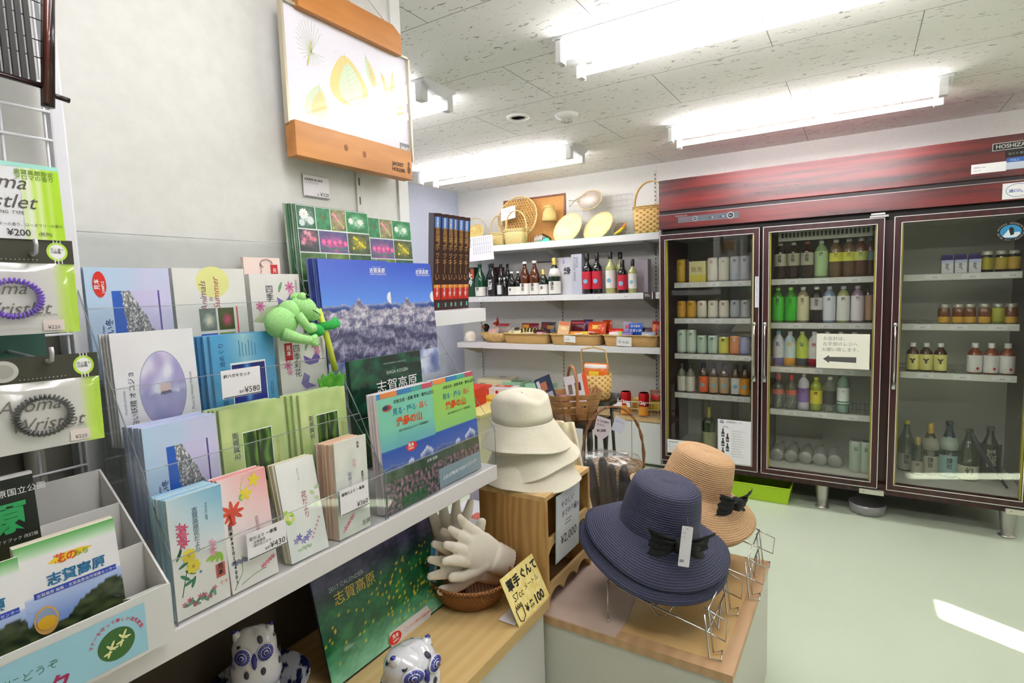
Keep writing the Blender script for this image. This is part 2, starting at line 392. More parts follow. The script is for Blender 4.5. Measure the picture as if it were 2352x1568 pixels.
mb.prism(pl, .3812, .3822, KR); mb.build('paper_sheet', None, 'beige wrapping paper sheet laid over the left of the hat table', 'paper')

# wooden display box with scalloped bars
PW = wood('pine_side', '#a5763c', '#d0a565', (2.4, 1, .32), .4, 3.0, .1, 16.); PT = wood('pine_light', '#cda66a', '#dfbf85', (2, 1, 1), .45, 3., .05)
x0, x1, y0, y1, z0, z1 = -.945, -.722, 1.295, 1.592, .3825, .707
t = thing('wooden_display_box', 'open pine display box with scalloped bars under the white hats', 'box shelf', ((x0 + x1) / 2, (y0 + y1) / 2, z0))
def L(mb, nm): 
    o = mb.build(nm); o.parent = t; o.location = (-t.location[0], -t.location[1], -t.location[2]); return o
L(MB().box(x0, x1, y0, y0 + .014, z0, z1 - .014, PW), 'side_panel'); L(MB().box(x0, x1, y1 - .014, y1, z0, z1 - .014, PW), 'side_panel')
L(MB().box(x0, x1, y0, y1, z1 - .014, z1, PT, bev=.001), 'top_panel'); L(MB().box(x0, x0 + .006, y0 + .014, y1 - .014, z0, z1 - .014, M('#6b4a2c', .6)), 'back_panel')
L(MB().box(x0 + .006, x1 - .03, y0 + .014, y1 - .014, z0 + .0, z0 + .008, M('#8a6844', .6)), 'bottom_panel')
def scallop(zb, up):
    pts = []; ya, yb = y0 + .014, y1 - .014; n = 40
    for i in range(n + 1):
        y = ya + (yb - ya) * i / n; q = abs(math.sin((i / n) * PI * 3)) ** .6
        pts.append((y, .022 + .03 * (1 - q) if not up else .028 + .028 * q))
    pts = [(ya, 0)] + pts + [(yb, 0)]; pts2 = [(y, (.062 - v if not up else v)) for y, v in pts]
    vs = [(x1 - .012, y, zb + v) for y, v in pts2] + [(x1 - .002, y, zb + v) for y, v in pts2]; k = len(pts2)
    return MB().add(vs, [tuple(range(k)), tuple(k + i for i in range(k))[::-1]] + [(i, (i + 1) % k, k + (i + 1) % k, k + i) for i in range(k)], PT)
L(scallop(.515, False), 'scalloped_bar'); L(scallop(.3826, False), 'scalloped_bar')
T = fr_x(x1 + .0015, 1.345, .493, R(-2)); mb = MB(); slab(mb, T, .155, .2, .001, M('#c5dde2', .5)); mb.rect(.006, .006, .149, .194, M('#dfe3e8', .6), T, .0003)
ink = M('#2a2d3a', .6)
mb.text('やさしい', .03, .155, .022, ink, T, rot=R(4)); mb.text('手ざわりの', .035, .125, .020, ink, T, rot=R(4)); mb.text('帽子', .115, .125, .018, ink, T)
mb.rect(.06, .108, .10, .110, ink, T, .0005); mb.rect(.055, .098, .095, .100, ink, T, .0005); mb.text('¥2,000', .030, .045, .038, ink, T, bold=.004)
mb.build('price_card', None, 'light blue bordered handwritten price card on the pine box', 'price card')

# ------------------------------------------------------------------ white bucket hats
LINEN = noisy('cream_linen', '#e3ddc6', '#ebe6d2', 260, .9, .25, .0006)
def bucket_hat(name, label, loc, rot, sq=(1, 1), crown=True, wob=.008, seed=0):
    prof = []
    for i in range(7): a = i / 6 * PI / 2; prof.append((.080 * math.sin(a) ** .9, .082 + .028 * math.cos(a)))
    prof += [(.085, .062), (.0885, .04), (.091, .018), (.092, .014), (.096, .008), (.107, -.010), (.119, -.030), (.132, -.050), (.1345, -.052), (.133, -.0535), (.117, -.033), (.094, .003)]
    def f(a, r, z):
        dn = wob * ns(math.cos(a) * 1.3 + seed, math.sin(a) * 1.3, z * 9) * (1.8 if r > .105 or z > .06 else .8)
        dz = .035 * ns(math.cos(a) * .8 + seed * 3, math.sin(a) * .8, 4.) * max(0, (r - .098) / .055)
        dent = -.026 * math.exp(-(((r * math.cos(a) - .02) / .03) ** 2 + ((r * math.sin(a) + .035) / .05) ** 2)) if z > .06 else 0
        return ((r + dn) * math.cos(a) * sq[0], (r + dn) * math.sin(a) * sq[1], z + dz + dent)
    t = thing(name, label, 'hat', loc, 0, 'cream bucket hats on the pine box', rot)
    mb = MB(); mb.lathe(prof[:10], LINEN, 56, f=f); mb.build('crown', t)
    mb = MB(); mb.lathe(prof[9:], LINEN, 56, f=f)
    for rr, zz in ((.122, .0045), (.134, -.0065), (.146, -.019), (.158, -.0305), (.168, -.041)):
        pass
    mb.build('brim', t)
    return t
bucket_hat('bucket_hat', 'cream bucket hat at the bottom of the stack, brim on the pine box', (-.848, 1.44, .763), (R(-2), R(-1), 0), (1.15, 1.12), seed=1)
bucket_hat('bucket_hat', 'cream bucket hat in the middle of the stack, brim hanging left', (-.862, 1.432, .802), (R(9), R(-16), .5), (1.12, 1.1), seed=2.3)
bucket_hat('bucket_hat', 'cream bucket hat topmost of the stack with dented crown', (-.866, 1.43, .868), (R(2), R(-2), 1.0), (1.02, 1.04), wob=.010, seed=3.1)

# ------------------------------------------------------------------ wide straw hats on wire stands
def straw(name, c1, c2):
    m, nt, b = new_mat(name); a = nt.nodes.new('ShaderNodeAttribute'); a.attribute_name = 'arc'
    w = N(nt, 'ShaderNodeMath', operation='MULTIPLY'); w.inputs[1].default_value = 2 * PI / .0062; nt.links.new(a.outputs['Fac'], w.inputs[0])
    s = N(nt, 'ShaderNodeMath', operation='SINE'); nt.links.new(w.outputs[0], s.inputs[0])
    h = N(nt, 'ShaderNodeMath', operation='MULTIPLY_ADD'); h.inputs[1].default_value = .5; h.inputs[2].default_value = .5; nt.links.new(s.outputs[0], h.inputs[0])
    n = N(nt, 'ShaderNodeTexNoise', Scale=190., Detail=2.); nt.links.new(coords(nt), n.inputs['Vector'])
    ad = N(nt, 'ShaderNodeMath', operation='ADD'); nt.links.new(h.outputs[0], ad.inputs[0]); nt.links.new(n.outputs[0], ad.inputs[1])
    nt.links.new(ramp(nt, ad.outputs[0], [(.3, c1), (1., c2)]), b.inputs['Base Color']); b.inputs['Roughness'].default_value = .6
    bump(nt, b, ad.outputs[0], .7, .0016); return m
NAVY = straw('navy_straw', '#22243a', '#3a3e5c'); TAN = straw('tan_straw', '#a97f52', '#d8b084')
NAVY2 = M('#12131f', .8)
def hat_shell(mat, cr, ch, br, wave, seed, phase):
    # profile from the crown top outwards; returns mesh with arc attribute
    prof = [(0, ch)]
    for i in range(1, 7): a = i / 6 * PI / 2; prof.append((cr * .86 * math.sin(a) ** .8, ch - .022 * (1 - math.cos(a))))
    for i in range(1, 9): q = i / 8; prof.append((cr * (.86 + .16 * q + .02 * math.sin(q * PI)), (ch - .022) * (1 - q)))
    for i in range(1, 15): q = i / 14; prof.append((cr * 1.02 + (br - cr * 1.02) * q, -.055 * q ** 1.4 - .006 * q))
    seg = 96; vs = []; arcs = []; s = 0
    for i, (r, z) in enumerate(prof):
        if i: s += math.hypot(r - prof[i - 1][0], z - prof[i - 1][1])
        for k in range(seg):
            a = 2 * PI * k / seg; q = max(0, (r - cr) / (br - cr)); dz = wave * q ** 1.5 * (math.sin(2 * a + phase) + .45 * ns(math.cos(a) * 1.2 + seed, math.sin(a) * 1.2, 2))
            d = -.006 * math.exp(-(r / .03) ** 2) if i < 7 else 0
            vs.append((r * math.cos(a), r * .96 * math.sin(a), z + dz + d)); arcs.append(s + (.002 * k / seg))
    n = len(prof); mb = MB()
    mb.add(vs, [(i * seg + k, i * seg + (k + 1) % seg, (i + 1) * seg + (k + 1) % seg, (i + 1) * seg + k) for i in range(n - 1) for k in range(seg)], mat, True)
    return mb, arcs
def straw_hat(label, mat, loc, rot, cr, ch, br, wave, seed, phase, band=None, tagged=None, group=None, bow=None):
    t = thing('straw_hat', label, 'hat', loc, 0, group, rot)
    mb, arcs = hat_shell(mat, cr, ch, br, wave, seed, phase)
    o = mb.build('hat_body', t); at = o.data.attributes.new('arc', 'FLOAT', 'POINT'); at.data.foreach_set('value', arcs)
    sd = o.modifiers.new('thickness', 'SOLIDIFY'); sd.thickness = .0022
    if bow is not None:
        blk = noisy('black_ribbon', '#08090b', '#121318', 30, .7, .3, .002, (1, 1, 1))
        mb = MB(); a = bow; c, s_ = math.cos(a), math.sin(a)
        Tb = Matrix.Translation((cr * 1.10 * c, cr * 1.06 * s_, .014)) @ Matrix.Rotation(a - PI / 2, 4, 'Z') @ Matrix.Scale(1.35, 4)
        for sg in (-1, 1):
            for kk in range(2):
                an = R(-13 + kk * 26)
                def lf(u, v, sg=sg, an=an, kk=kk):
                    w = .008 + .016 * math.sin(min(1, u * 1.2) * PI * .5); l = .062 - .010 * kk + .004 * math.cos(v * 6)
                    x = sg * u * l; z = (v - .5) * 2 * w * .8; yy = -.012 - .010 * math.sin(u * PI) * (1 + .6 * kk) - .003 * math.sin(v * 16)
                    xx = x * math.cos(an) - z * math.sin(an) * sg; zz = x * math.sin(an) * sg * -.6 + z * math.cos(an); return (xx, -yy, zz + .006)
                mb.grid(lf, 8, 8, blk, Tb)
        mb.lathe([(0, -.016), (.012, -.012), (.015, 0), (.012, .012), (0, .016)], blk, 12, Tb @ Matrix.Translation((0, .022, .006)))
        mb.build('bow', t)
    if tagged:
        a, ln = tagged; c, s_ = math.cos(a), math.sin(a)
        o = bpy.data.objects.new('hang_tag', None)
        bpy.data.objects.remove(o)
    return t
# navy pair, tilted towards the aisle
NH = (-.462, 1.475, .622)
nrot = (R(2), R(13), R(0))
straw_hat('dark navy wide-brimmed hat underneath, only its lower brim showing', NAVY, (NH[0] - .008, NH[1] - .012, NH[2] - .028), nrot, .104, .10, .205, .016, 1.5, .7, group='navy straw hats stacked on a wire stand')
nh = straw_hat('navy wide-brimmed braided straw hat with black bow and hanging white tag', NAVY, NH, nrot, .106, .130, .200, .018, 1.5, .7, bow=R(-52), group='navy straw hats stacked on a wire stand')
TH = (-.442, 1.80, .622)
trot = (R(-2), R(17), R(0))
straw_hat('brown-lined tan hat underneath, only its rim showing', TAN, (TH[0] - .004, TH[1] - .01, TH[2] - .02), trot, .098, .10, .190, .016, 4.2, .3, group='tan straw hats stacked on a wire stand')
th = straw_hat('tan wide-brimmed braided straw hat with black bow behind the navy one', TAN, TH, trot, .106, .130, .205, .022, 4.2, .3, bow=R(-22), group='tan straw hats stacked on a wire stand')
def hang_tag(par, loc, rot, w=.028, h=.098):
    t = MB(); T = Matrix.Identity(4); k = 6; r = .003; pts = []
    for cx, cy, a0 in ((w - r, r, -90), (w - r, h - r, 0), (r, h - r, 90), (r, r, 180)):
        pts += [(cx + r * math.cos(R(a0 + 90 * i / 4)), cy + r * math.sin(R(a0 + 90 * i / 4))) for i in range(5)]
    t.prism(pts, -.0006, 0, M('#dddde0', .5)); ik = M('#55555c', .6)
    t.oval(w / 2, h - .006, .0012, .0012, ik, None, .0003); t.text('FREE', .004, h - .018, .0035, ik, None, .0004); t.text('¥3,200', .003, h - .028, .003, M('#b07a7a', .6), None, .0004)
    for i in range(9): t.rect(.003 + i * .0012, .010, .0036 + i * .0012, .017, ik, None, .0004)
    t.tube([(w / 2, h - .006, 0), (w / 2, h + .008, -.002), (w / 2 - .001, h + .02, -.006)], .0003, M('#8a8a8a', .5), 4)
    o = t.build('hang_tag', par, 'long white tag'); o.matrix_parent_inverse = Matrix.Identity(4); o.location = loc; o.rotation_euler = rot; return o
TAGN = hang_tag(nh, (.1, -.15, -.01), (R(70), R(0), R(30)))
TAGT = hang_tag(th, (.125, -.05, -.02), (R(75), R(4), R(75)), .014, .06)
# chrome wire stands
def wire_stand(label, cx, cy, group):
    t = thing('wire_hat_stand', label, 'hat stand', (cx, cy, .3825), 0, group)
    r = .0021
    W, D, Hh = .13, .105, .112
    for sy in (-1, 1):
        y = sy * D
        MB().tube([(-W, y, .002), (-W, y, Hh)], r, CHROME, 6).tube([(-W, y, .0), (-W - .0, y, .008)], .0045, M('#b9b3ad', .4), 8).build('leg', t)
        MB().tube([(W, y, Hh), (W + .012, y, .0035), (W + .03, y + .018, .0035), (W + .034, y - .02, .0035), (W + .008, y - .024, .0035), (W - .006, y - .012, Hh - .01)], r, CHROME, 6).build('leg', t)
        MB().tube([(-W, y, Hh), (-.02, y, Hh - .028), (W, y, Hh - .06), (W + .04, y, Hh - .072), (W + .045, y, Hh - .02), (W - .01, y, Hh)], r, CHROME, 6).build('side_rail', t)
        MB().tube([(-.03, y, Hh - .01), (.0, y - sy * .012, Hh - .06), (.02, y - sy * .012, Hh - .062), (.05, y, Hh - .01)], r, CHROME, 6).build('side_hoop', t)
    for x, z in ((-W, Hh), (-W + .03, Hh - .008), (0, Hh - .03), (W, Hh - .001), (W, Hh - .058)):
        MB().tube([(x, -D, z), (x, D, z)], r, CHROME, 6).build('cross_rail', t)
    MB().tube([(W, -D, Hh), (W + .008, -D * .3, .02), (W + .005, D * .2, Hh - .05)], r, CHROME, 6).build('brace', t)
    return t
wire_stand('bent chrome wire stand under the navy hats', -.425, 1.43, 'chrome wire hat stands')
wire_stand('bent chrome wire stand under the tan hats', -.385, 1.745, 'chrome wire hat stands')
# ------------------------------------------------------------------ acrylic tiered racks
ACR = clear('acrylic', '#fdfefe', .045, .03, 0); ACE = clear('acrylic_edge', '#c3cdd0', .25, .1, .25)
def sheet(mb, pts, n0, n1, T): mb.prism(pts, n0, n1, ACR, T)
def acry_rack(name, label, ya, yb, tiers, top, mids=()):
    # tiers: (x, z_base, z_lip) from the front to the back
    t = thing(name, label, 'display rack', (-.99, (ya + yb) / 2, .7905), 0, 'clear acrylic stepped racks')
    def P(mb, nm):
        o = mb.build(nm); o.parent = t; o.location = -Vector(t.location); return o
    th = .0022
    for i, (x, zb, zl) in enumerate(tiers):
        P(MB().box(x, x + th, ya, yb, zb, zl, ACR).box(x, x + th, ya, yb, zl, zl + .0012, ACE), 'front_lip')
        xn = tiers[i + 1][0] if i + 1 < len(tiers) else top[0]; zn = tiers[i + 1][1] if i + 1 < len(tiers) else top[1]
        P(MB().box(xn + .006, x, ya, yb, zb, zb + th, ACR), 'step')
        if i + 1 < len(tiers): P(MB().box(xn + .003, xn + .005, ya, yb, zb, zn, ACR), 'riser')
    P(MB().box(top[0] - th, top[0], ya, yb, tiers[-1][1], top[1], ACR).box(top[0] - th, top[0], ya, yb, top[1], top[1] + .0015, ACE), 'back_panel')
    for yy in (ya, yb) + tuple(mids):
        pts = [(tiers[0][0] + th, tiers[0][1])]
        for i, (x, zb, zl) in enumerate(tiers): pts.append((x + th, zl)); 
        prof = [(tiers[0][0], tiers[0][1]), (tiers[0][0], tiers[0][2])]
        for x, zb, zl in tiers[1:]: prof.append((x, zl))
        prof += [(top[0], top[1]), (top[0], tiers[0][1])]
        vs = [(x, yy - th / 2, z) for x, z in prof] + [(x, yy + th / 2, z) for x, z in prof]; k = len(prof)
        mb = MB().add(vs, [tuple(range(k)), tuple(k + i for i in range(k))[::-1]] + [(i, k + i, k + (i + 1) % k, (i + 1) % k) for i in range(k)], ACR)
        mb.tube([(x, yy, z) for x, z in prof[:-1]], .0011, ACE, 5)
        P(mb, 'end_panel')
    return t
acry_rack('acrylic_card_rack', 'clear four-step acrylic rack holding postcards and letter pads', .399, .836, [(-.862, .7905, .893), (-.925, .88, 1.02), (-.998, 1.0, 1.142), (-1.068, 1.13, 1.27)], (-1.135, 1.402))
acry_rack('acrylic_card_rack', 'clear stepped acrylic rack holding magazines and picture folders', .842, 1.268, [(-.862, .7905, .893), (-.945, .87, 1.0), (-1.02, 1.04, 1.10), (-1.085, 1.12, 1.2)], (-1.135, 1.36))

# ------------------------------------------------------------------ printed pictures
def pic_snow(u, v):
    x = u - .02 * ns(v * 9, 4)
    if x < .22 + .13 * (.8 - v): return hx('#2c62c4') if v > .2 else hx('#2450a0')
    if v > .3 and x > .56 + .9 * (.8 - v) + .05 * ns(u * 12, v * 12): return mix(hx('#cfc9ec'), hx('#b4b2e0'), .8 - v)
    q = .5 + .8 * abs(ns(u * 14 + v * 8, v * 22 - u * 12, 5)) * 2 - .4 + .7 * ns(u * 50, v * 44, 1)
    return mix(hx('#4a4f56'), hx('#e9e9ea'), q) if v > .33 or x < .5 else mix(hx('#1f2c4c'), hx('#8a94b4'), q)
def pic_marsh(u, v):
    q = .45 + .7 * ns(u * 3.2, v * 1.0, 7); s = math.sin(u * 17 + 2 * ns(u * 2, v * 3, 1))
    c = mix(hx('#1c3a12'), hx('#8cc23a'), .5 * q + .35 * s)
    if abs(u - .5 + .03 * ns(v * 5, 1)) < .035: c = hx('#241c10')
    if v < .35: c = mix(c, hx('#2a3426'), .45)
    return c
def pic_lake(u, v): 
    c = mix(hx('#1a2f98'), hx('#0f1f6a'), abs(v - .55) * 2); return mix(c, hx('#4fa8e8'), max(0, 1 - abs(u - .45) / .14) * (.9 if v > .4 else .3))
def pic_oval(u, v):
    d = (u - .5) ** 2 + (v - .5) ** 2
    c = mix(hx('#8a93c8'), hx('#b9a8d4'), .5 + .8 * ns(u * 2.6, v * 3, 3)); c = mix(c, hx('#e6e6f2'), max(0, .5 + 1.3 * ns(u * 4 + 3, v * 4, 8)) * (1 if v > .45 else .35))
    if abs(u - .55) < .12 and abs(v - .5) < .07: c = hx('#d8c2c0') if v > .47 else hx('#5a5468')
    if v < .45: c = mix(c, hx('#7f7fae'), .35)
    return c
def card(label, cat, name, x, y, z, w, h, t, base, lean, art, group=None, edge=None, rough=.4, ry=0.):
    T = fr_x(x, y, z, lean)
    if ry: T = T @ Matrix.Translation((w / 2, 0, 0)) @ Matrix.Rotation(ry, 4, 'Z') @ Matrix.Translation((-w / 2, 0, 0))
    mb = MB(); b = M(base, rough, coat=.2); slab(mb, T, w, h, t, b, M(edge, .6) if edge else b)
    if art: art(mb, T, w, h)
    return mb.build(name, None, label, cat, group)
INK = M('#3a3a40', .6); RED = M('#d8281c', .4); WH = M('#f6f6f4', .5); PUR = M('#5a4a9a', .5); NAV = M('#223a86', .5)
def art_snow(sample):
    def a(mb, T, w, h):
        mb.photo(0, 0, w, h, lambda u, v: mix(hx('#b9d3ee'), hx('#d4cdee'), u + .5 * ns(u * 5, v * 3, 2) - .15 * v), T, .0003, 14, 18)
        mb.photo(w * .28, h * .10, w * .82, h * .79, pic_snow, T, .0006, 64, 70)
        mb.rect(w * .83, h * .1, w * .85, h * .79, PUR, T, .0008)
        mb.rect(w * .60, h * .66, w * .82, h * .79, M('#cfc9ec', .5), T, .0007)
        mb.text('志賀高原 白い冬', w * .255, h * .04, w * .098, NAV, T, .0009, PI / 2, 'LEFT', bold=.01)
        mb.text('Shiga Kogen White Winter', w * .16, h * .1, w * .05, NAV, T, .0009, PI / 2)
        if sample:
            mb.oval(w * .155, h * .85, w * .075, h * .115, RED, T, .0009); mb.text('見本', w * .15, h * .80, w * .07, WH, T, .0011, PI / 2, bold=.01); mb.text('SAMPLE', w * .205, h * .77, w * .045, WH, T, .0011, PI / 2, bold=.01)
    return a
def art_marsh(mb, T, w, h):
    mb.photo(0, 0, w, h, lambda u, v: mix(hx('#a9c47a'), hx('#cddc9a'), .5 + .9 * ns(u * 5, v * 5, 4)), T, .0003, 20, 24)
    mb.rect(w * .315, h * .2, w * .795, h * .74, WH, T, .0005); mb.photo(w * .325, h * .2, w * .785, h * .73, pic_marsh, T, .0007, 36, 36)
    mb.text('志賀高原', w * .25, h * .48, w * .105, M('#3c3a68', .5), T, .0009, PI / 2, bold=.0); mb.text('SHIGA KOGEN', w * .90, h * .3, w * .07, M('#b8a050', .5), T, .0009, PI / 2)
def flower(mb, T, cu, cv, r, petals, mat, n=.0007, ctr=None, wd=.35, rot=0.):
    for k in range(petals):
        a = rot + 2 * PI * k / petals; mb.oval(cu + r * .55 * math.cos(a), cv + r * .55 * math.sin(a), r * .5, r * wd * .6, mat, T, n + .00002 * k, 10, a)
    if ctr: mb.oval(cu, cv, r * .22, r * .22, ctr, T, n + .0003, 10)
def stem(mb, T, pts, w, mat, n=.0005):
    for i in range(len(pts) - 1):
        a, b = Vector(pts[i]), Vector(pts[i + 1]); d = (b - a); d = Vector((-d.y, d.x)).normalized() * w / 2
        mb.poly([a + d, a - d, b - d, b + d], mat, T, n)
G1, G2, G3 = M('#3f6f3a', .5), M('#9cc845', .5), M('#6f9a86', .5)
PK, PKD, YE, RD2, VI = M('#e79ab4', .5), M('#c9476e', .5), M('#ead33c', .5), M('#d2403c', .5), M('#7d6fc0', .5)
def art_blue_pad(mb, T, w, h):
    mb.photo(0, 0, w, h, lambda u, v: mix(hx('#efe9e6'), hx('#6fb4d8'), max(0, (v - .42) * 1.6) * (.35 + .65 * u)), T, .0003, 10, 20)
    for i in range(9): flower(mb, T, w * (.22 + .05 * math.sin(i * 2.1)), h * (.60 + .02 * i), w * .075, 5, PKD if i % 2 else M('#d25a7c', .5), .0006 + i * .00003)
    stem(mb, T, [(w * .1, h * .50), (w * .2, h * .62)], w * .03, G1); mb.oval(w * .13, h * .53, w * .03, h * .05, G1, T, .0005, 12, -.5)
    for u, v in ((.30, .50), (.36, .40)): flower(mb, T, w * u, h * v, w * .13, 8, YE, .0008, M('#c79a20', .5), .6)
    for u, v, r in ((.2, .44, .4), (.30, .36, -.6), (.26, .28, .3), (.34, .27, 1.2), (.2, .33, 2.4)): mb.oval(w * u, h * v, w * .11, h * .014, M('#2f7a5c', .5), T, .0006, 10, r)
    stem(mb, T, [(w * .12, h * .18), (w * .22, h * .35), (w * .3, h * .5)], w * .018, G1)
    for i in range(10): mb.oval(w * (.2 + .055 * i), h * (.10 + .02 * math.sin(i * 1.7)), w * .08, h * .013, G3 if i % 2 else M('#4f8468', .5), T, .0006 + i * .00002, 10, i * .9)
    for i in range(7): flower(mb, T, w * (.14 + .095 * i), h * (.115 + .03 * math.sin(i * 2.3)), w * .05, 5, PKD if i % 3 else M('#d86a84', .5), .0009)
    for i in range(4): mb.oval(w * (.68 + .07 * i), h * (.41 - .01 * i), w * .1, h * .016, G2, T, .0006 + i * .00002, 10, .5 + i * .4)
    for i in range(4): flower(mb, T, w * .74, h * (.44 + .03 * i), w * .075, 5, PK, .0007)
    mb.text('志賀高原花だより', w * .47, h * .84, w * .115, M('#3c5266', .5), T, .0009, 0, vert=True); mb.text('そのふみ一筆箋', w * .68, h * .87, w * .05, M('#3c5266', .5), T, .0009, 0, vert=True)
    mb.oval(w * .48, h * .33, w * .025, h * .012, M('#4d88b4', .5), T, .0009)
    mb.rect(w * .76, h * .21, w * .94, h * .33, M('#c0504a', .5), T, .0007); mb.text('見本', w * .85, h * .285, w * .12, BLACK, T, .0010, 0, vert=True, bold=.02); mb.text('です', w * .80, h * .14, w * .09, RD2, T, .0009)
def art_pink_pad(mb, T, w, h):
    mb.photo(0, 0, w, h, lambda u, v: mix(hx('#f2ecea'), hx('#ee9d9c'), max(0, (v - .35) * 1.5) * (.25 + .75 * u)), T, .0003, 10, 20)
    for i in range(8): mb.oval(w * .2 + w * .12 * math.cos(i * .8), h * (.70 + .045 * math.sin(i * .8)), w * .13, h * .018, M('#d9523c', .5), T, .0006 + i * .00002, 10, i * .8)
    for i in range(5): mb.oval(w * .17, h * (.60 + .02 * i), w * .09, h * .018, M('#cc4a38', .5), T, .0007, 10, i * .7)
    for u, v in ((.72, .92), (.52, .82)): flower(mb, T, w * u, h * v, w * .13, 5, YE, .0007, None, .5)
    stem(mb, T, [(w * .5, h * .97), (w * .42, h * .88), (w * .52, h * .8)], w * .012, G2); mb.oval(w * .42, h * .8, w * .05, h * .03, M('#8fbf6a', .5), T, .0006)
    mb.text('志賀高原花だより', w * .68, h * .56, w * .085, M('#b77f92', .5), T, .0009, 0, vert=True)
    mb.text('見本¥430(¥400)', w * .12, h * .55, w * .10, BLACK, T, .0010, 0, vert=True, bold=.02)
    stem(mb, T, [(w * .05, h * .03), (w * .25, h * .15), (w * .28, h * .3)], w * .02, M('#9cb58a', .5)); stem(mb, T, [(w * .2, h * .05), (w * .5, h * .09), (w * .75, h * .1)], w * .02, M('#9cb58a', .5))
    for i in range(6): mb.oval(w * (.1 + .05 * i), h * (.26 - .01 * (i % 2)), w * .05, h * .02, M('#8b8aa8', .5), T, .0006, 8, i)
    for i in range(5): flower(mb, T, w * (.68 + .06 * i), h * (.12 + .012 * i), w * .055, 5, M('#e0708c', .5), .0007)
    mb.rect(w * .62, h * .255, w * .95, h * .285, M('#cf3a34', .5), T, .0006)
def art_white_pad(mb, T, w, h):
    mb.photo(0, 0, w, h, lambda u, v: mix(hx('#efeeea'), hx('#e4e8e6'), ns(u * 3, v * 3) + .4), T, .0003, 6, 8)
    for i in range(7): mb.oval(w * (.12 + .08 * math.sin(i * 1.9)), h * (.40 + .018 * i), w * .07, h * .02, M('#dbe070', .5) if i % 2 else G2, T, .0006 + i * .00002, 10, i * .6)
    for i in range(5): flower(mb, T, w * (.2 + .09 * i), h * (.2 + .03 * math.sin(i * 2)), w * .08, 5, VI if i % 2 else M('#9a94cc', .5), .0007, None, .4)
    for i in range(5): mb.oval(w * (.25 + .07 * i), h * (.1 + .01 * (i % 2)), w * .05, h * .012, M('#a8c8a0', .5), T, .0006, 8, i)
    for i in range(6): flower(mb, T, w * (.62 + .05 * i), h * (.17 + .035 * i), w * .035, 5, M('#dc8a96', .5), .0007)
    for u, v in ((.9, .55), (.8, .62), (.95, .66), (.85, .48)): mb.oval(w * u, h * v, w * .07, h * .02, M('#bcd3a4', .5), T, .0006, 10, u * 7)
    mb.text('花だより', w * .58, h * .60, w * .16, M('#a04a52', .5), T, .0009, 0, vert=True); mb.text('志賀高原の四季', w * .52, h * .9, w * .045, M('#a0a0a8', .5), T, .0009, 0, vert=True)
def art_pale_pad(mb, T, w, h):
    mb.photo(0, 0, w, h, lambda u, v: mix(hx('#e8e6df'), hx('#cfd6cf'), ns(u * 3, v * 4, 3) + .4), T, .0003, 8, 12)
    mb.text('見本', w * .72, h * .92, w * .09, BLACK, T, .0009, 0, vert=True, bold=.01); mb.text('植物だより', w * .82, h * .60, w * .08, BLACK, T, .0009, 0, vert=True, bold=.01)
    mb.text('植物の花', w * .42, h * .62, w * .12, M('#a49ab8', .5), T, .0009, 0, vert=True); mb.text('植物', w * .58, h * .74, w * .12, M('#e6b8b4', .5), T, .0008, 0, vert=True)
    for i in range(7): flower(mb, T, w * (.16 + .05 * i), h * (.08 + .02 * i), w * .06, 5, M('#cf7078', .5) if i % 2 else PK, .0007)
    mb.text('志賀', w * .72, h * .05, w * .14, INK, T, .0009)
def art_seasons(red):
    def a(mb, T, w, h):
        mb.photo(0, 0, w, h, lambda u, v: mix(hx('#efeeeb'), hx('#e6e3de'), ns(u * 3, v * 3) + .4), T, .0003, 6, 6)
        for u, v, r in ((.16, .62, .09), (.78, .84, .10)):
            flower(mb, T, w * u, h * v, w * r, 7, M('#d87aa8', .5), .0006, M('#b04a80', .5), .35)
            flower(mb, T, w * (u + .03), h * (v - .09), w * r * .7, 6, M('#e39ac0', .5), .0008, None, .35)
        mb.poly([(w * .5, h * .72), (w * .66, h * .66), (w * .78, h * .75), (w * .86, h * .67), (w * .8, h * .60), (w * .62, h * .585), (w * .52, h * .62)], M('#7463b0', .5), T, .0006)
        mb.poly([(w * .48, h * .5), (w * .6, h * .44), (w * .56, h * .36), (w * .72, h * .3), (w * .5, h * .28), (w * .4, h * .36)], M('#8f82c0', .5), T, .0006)
        stem(mb, T, [(w * .55, h * .78), (w * .62, h * .9)], w * .03, M('#5f9a72', .5)); mb.oval(w * .58, h * .84, w * .03, h * .05, M('#6fa47c', .5), T, .0006, 10, -.4)
        for i in range(5): mb.oval(w * (.5 + .09 * i), h * (.2 + .03 * math.sin(i * 2)), w * .07, h * .015, M('#9cb08c', .5), T, .0006, 8, i * .9)
        mb.text('四季彩花' if red else '四季', w * .36, h * .78, w * .155, M('#3a3a4c', .5), T, .0009, 0, vert=True)
        mb.text('志賀高原ものがたり', w * .92, h * .9, w * .05, M('#8a8a90', .5), T, .0008, 0, vert=True)
        if red:
            mb.rect(w * .12, h * .68, w * .28, h * .9, M('#b8202a', .5), T, .0008); mb.text('見本', w * .20, h * .81, w * .10, WH, T, .001, 0, vert=True, bold=.01)
            mb.oval(w * .36, h * .05, w * .12, h * .05, M('#d4574a', .5), T, .0008); mb.oval(w * .34, h * .12, w * .05, h * .03, M('#4f7a4a', .5), T, .0009)
    return a
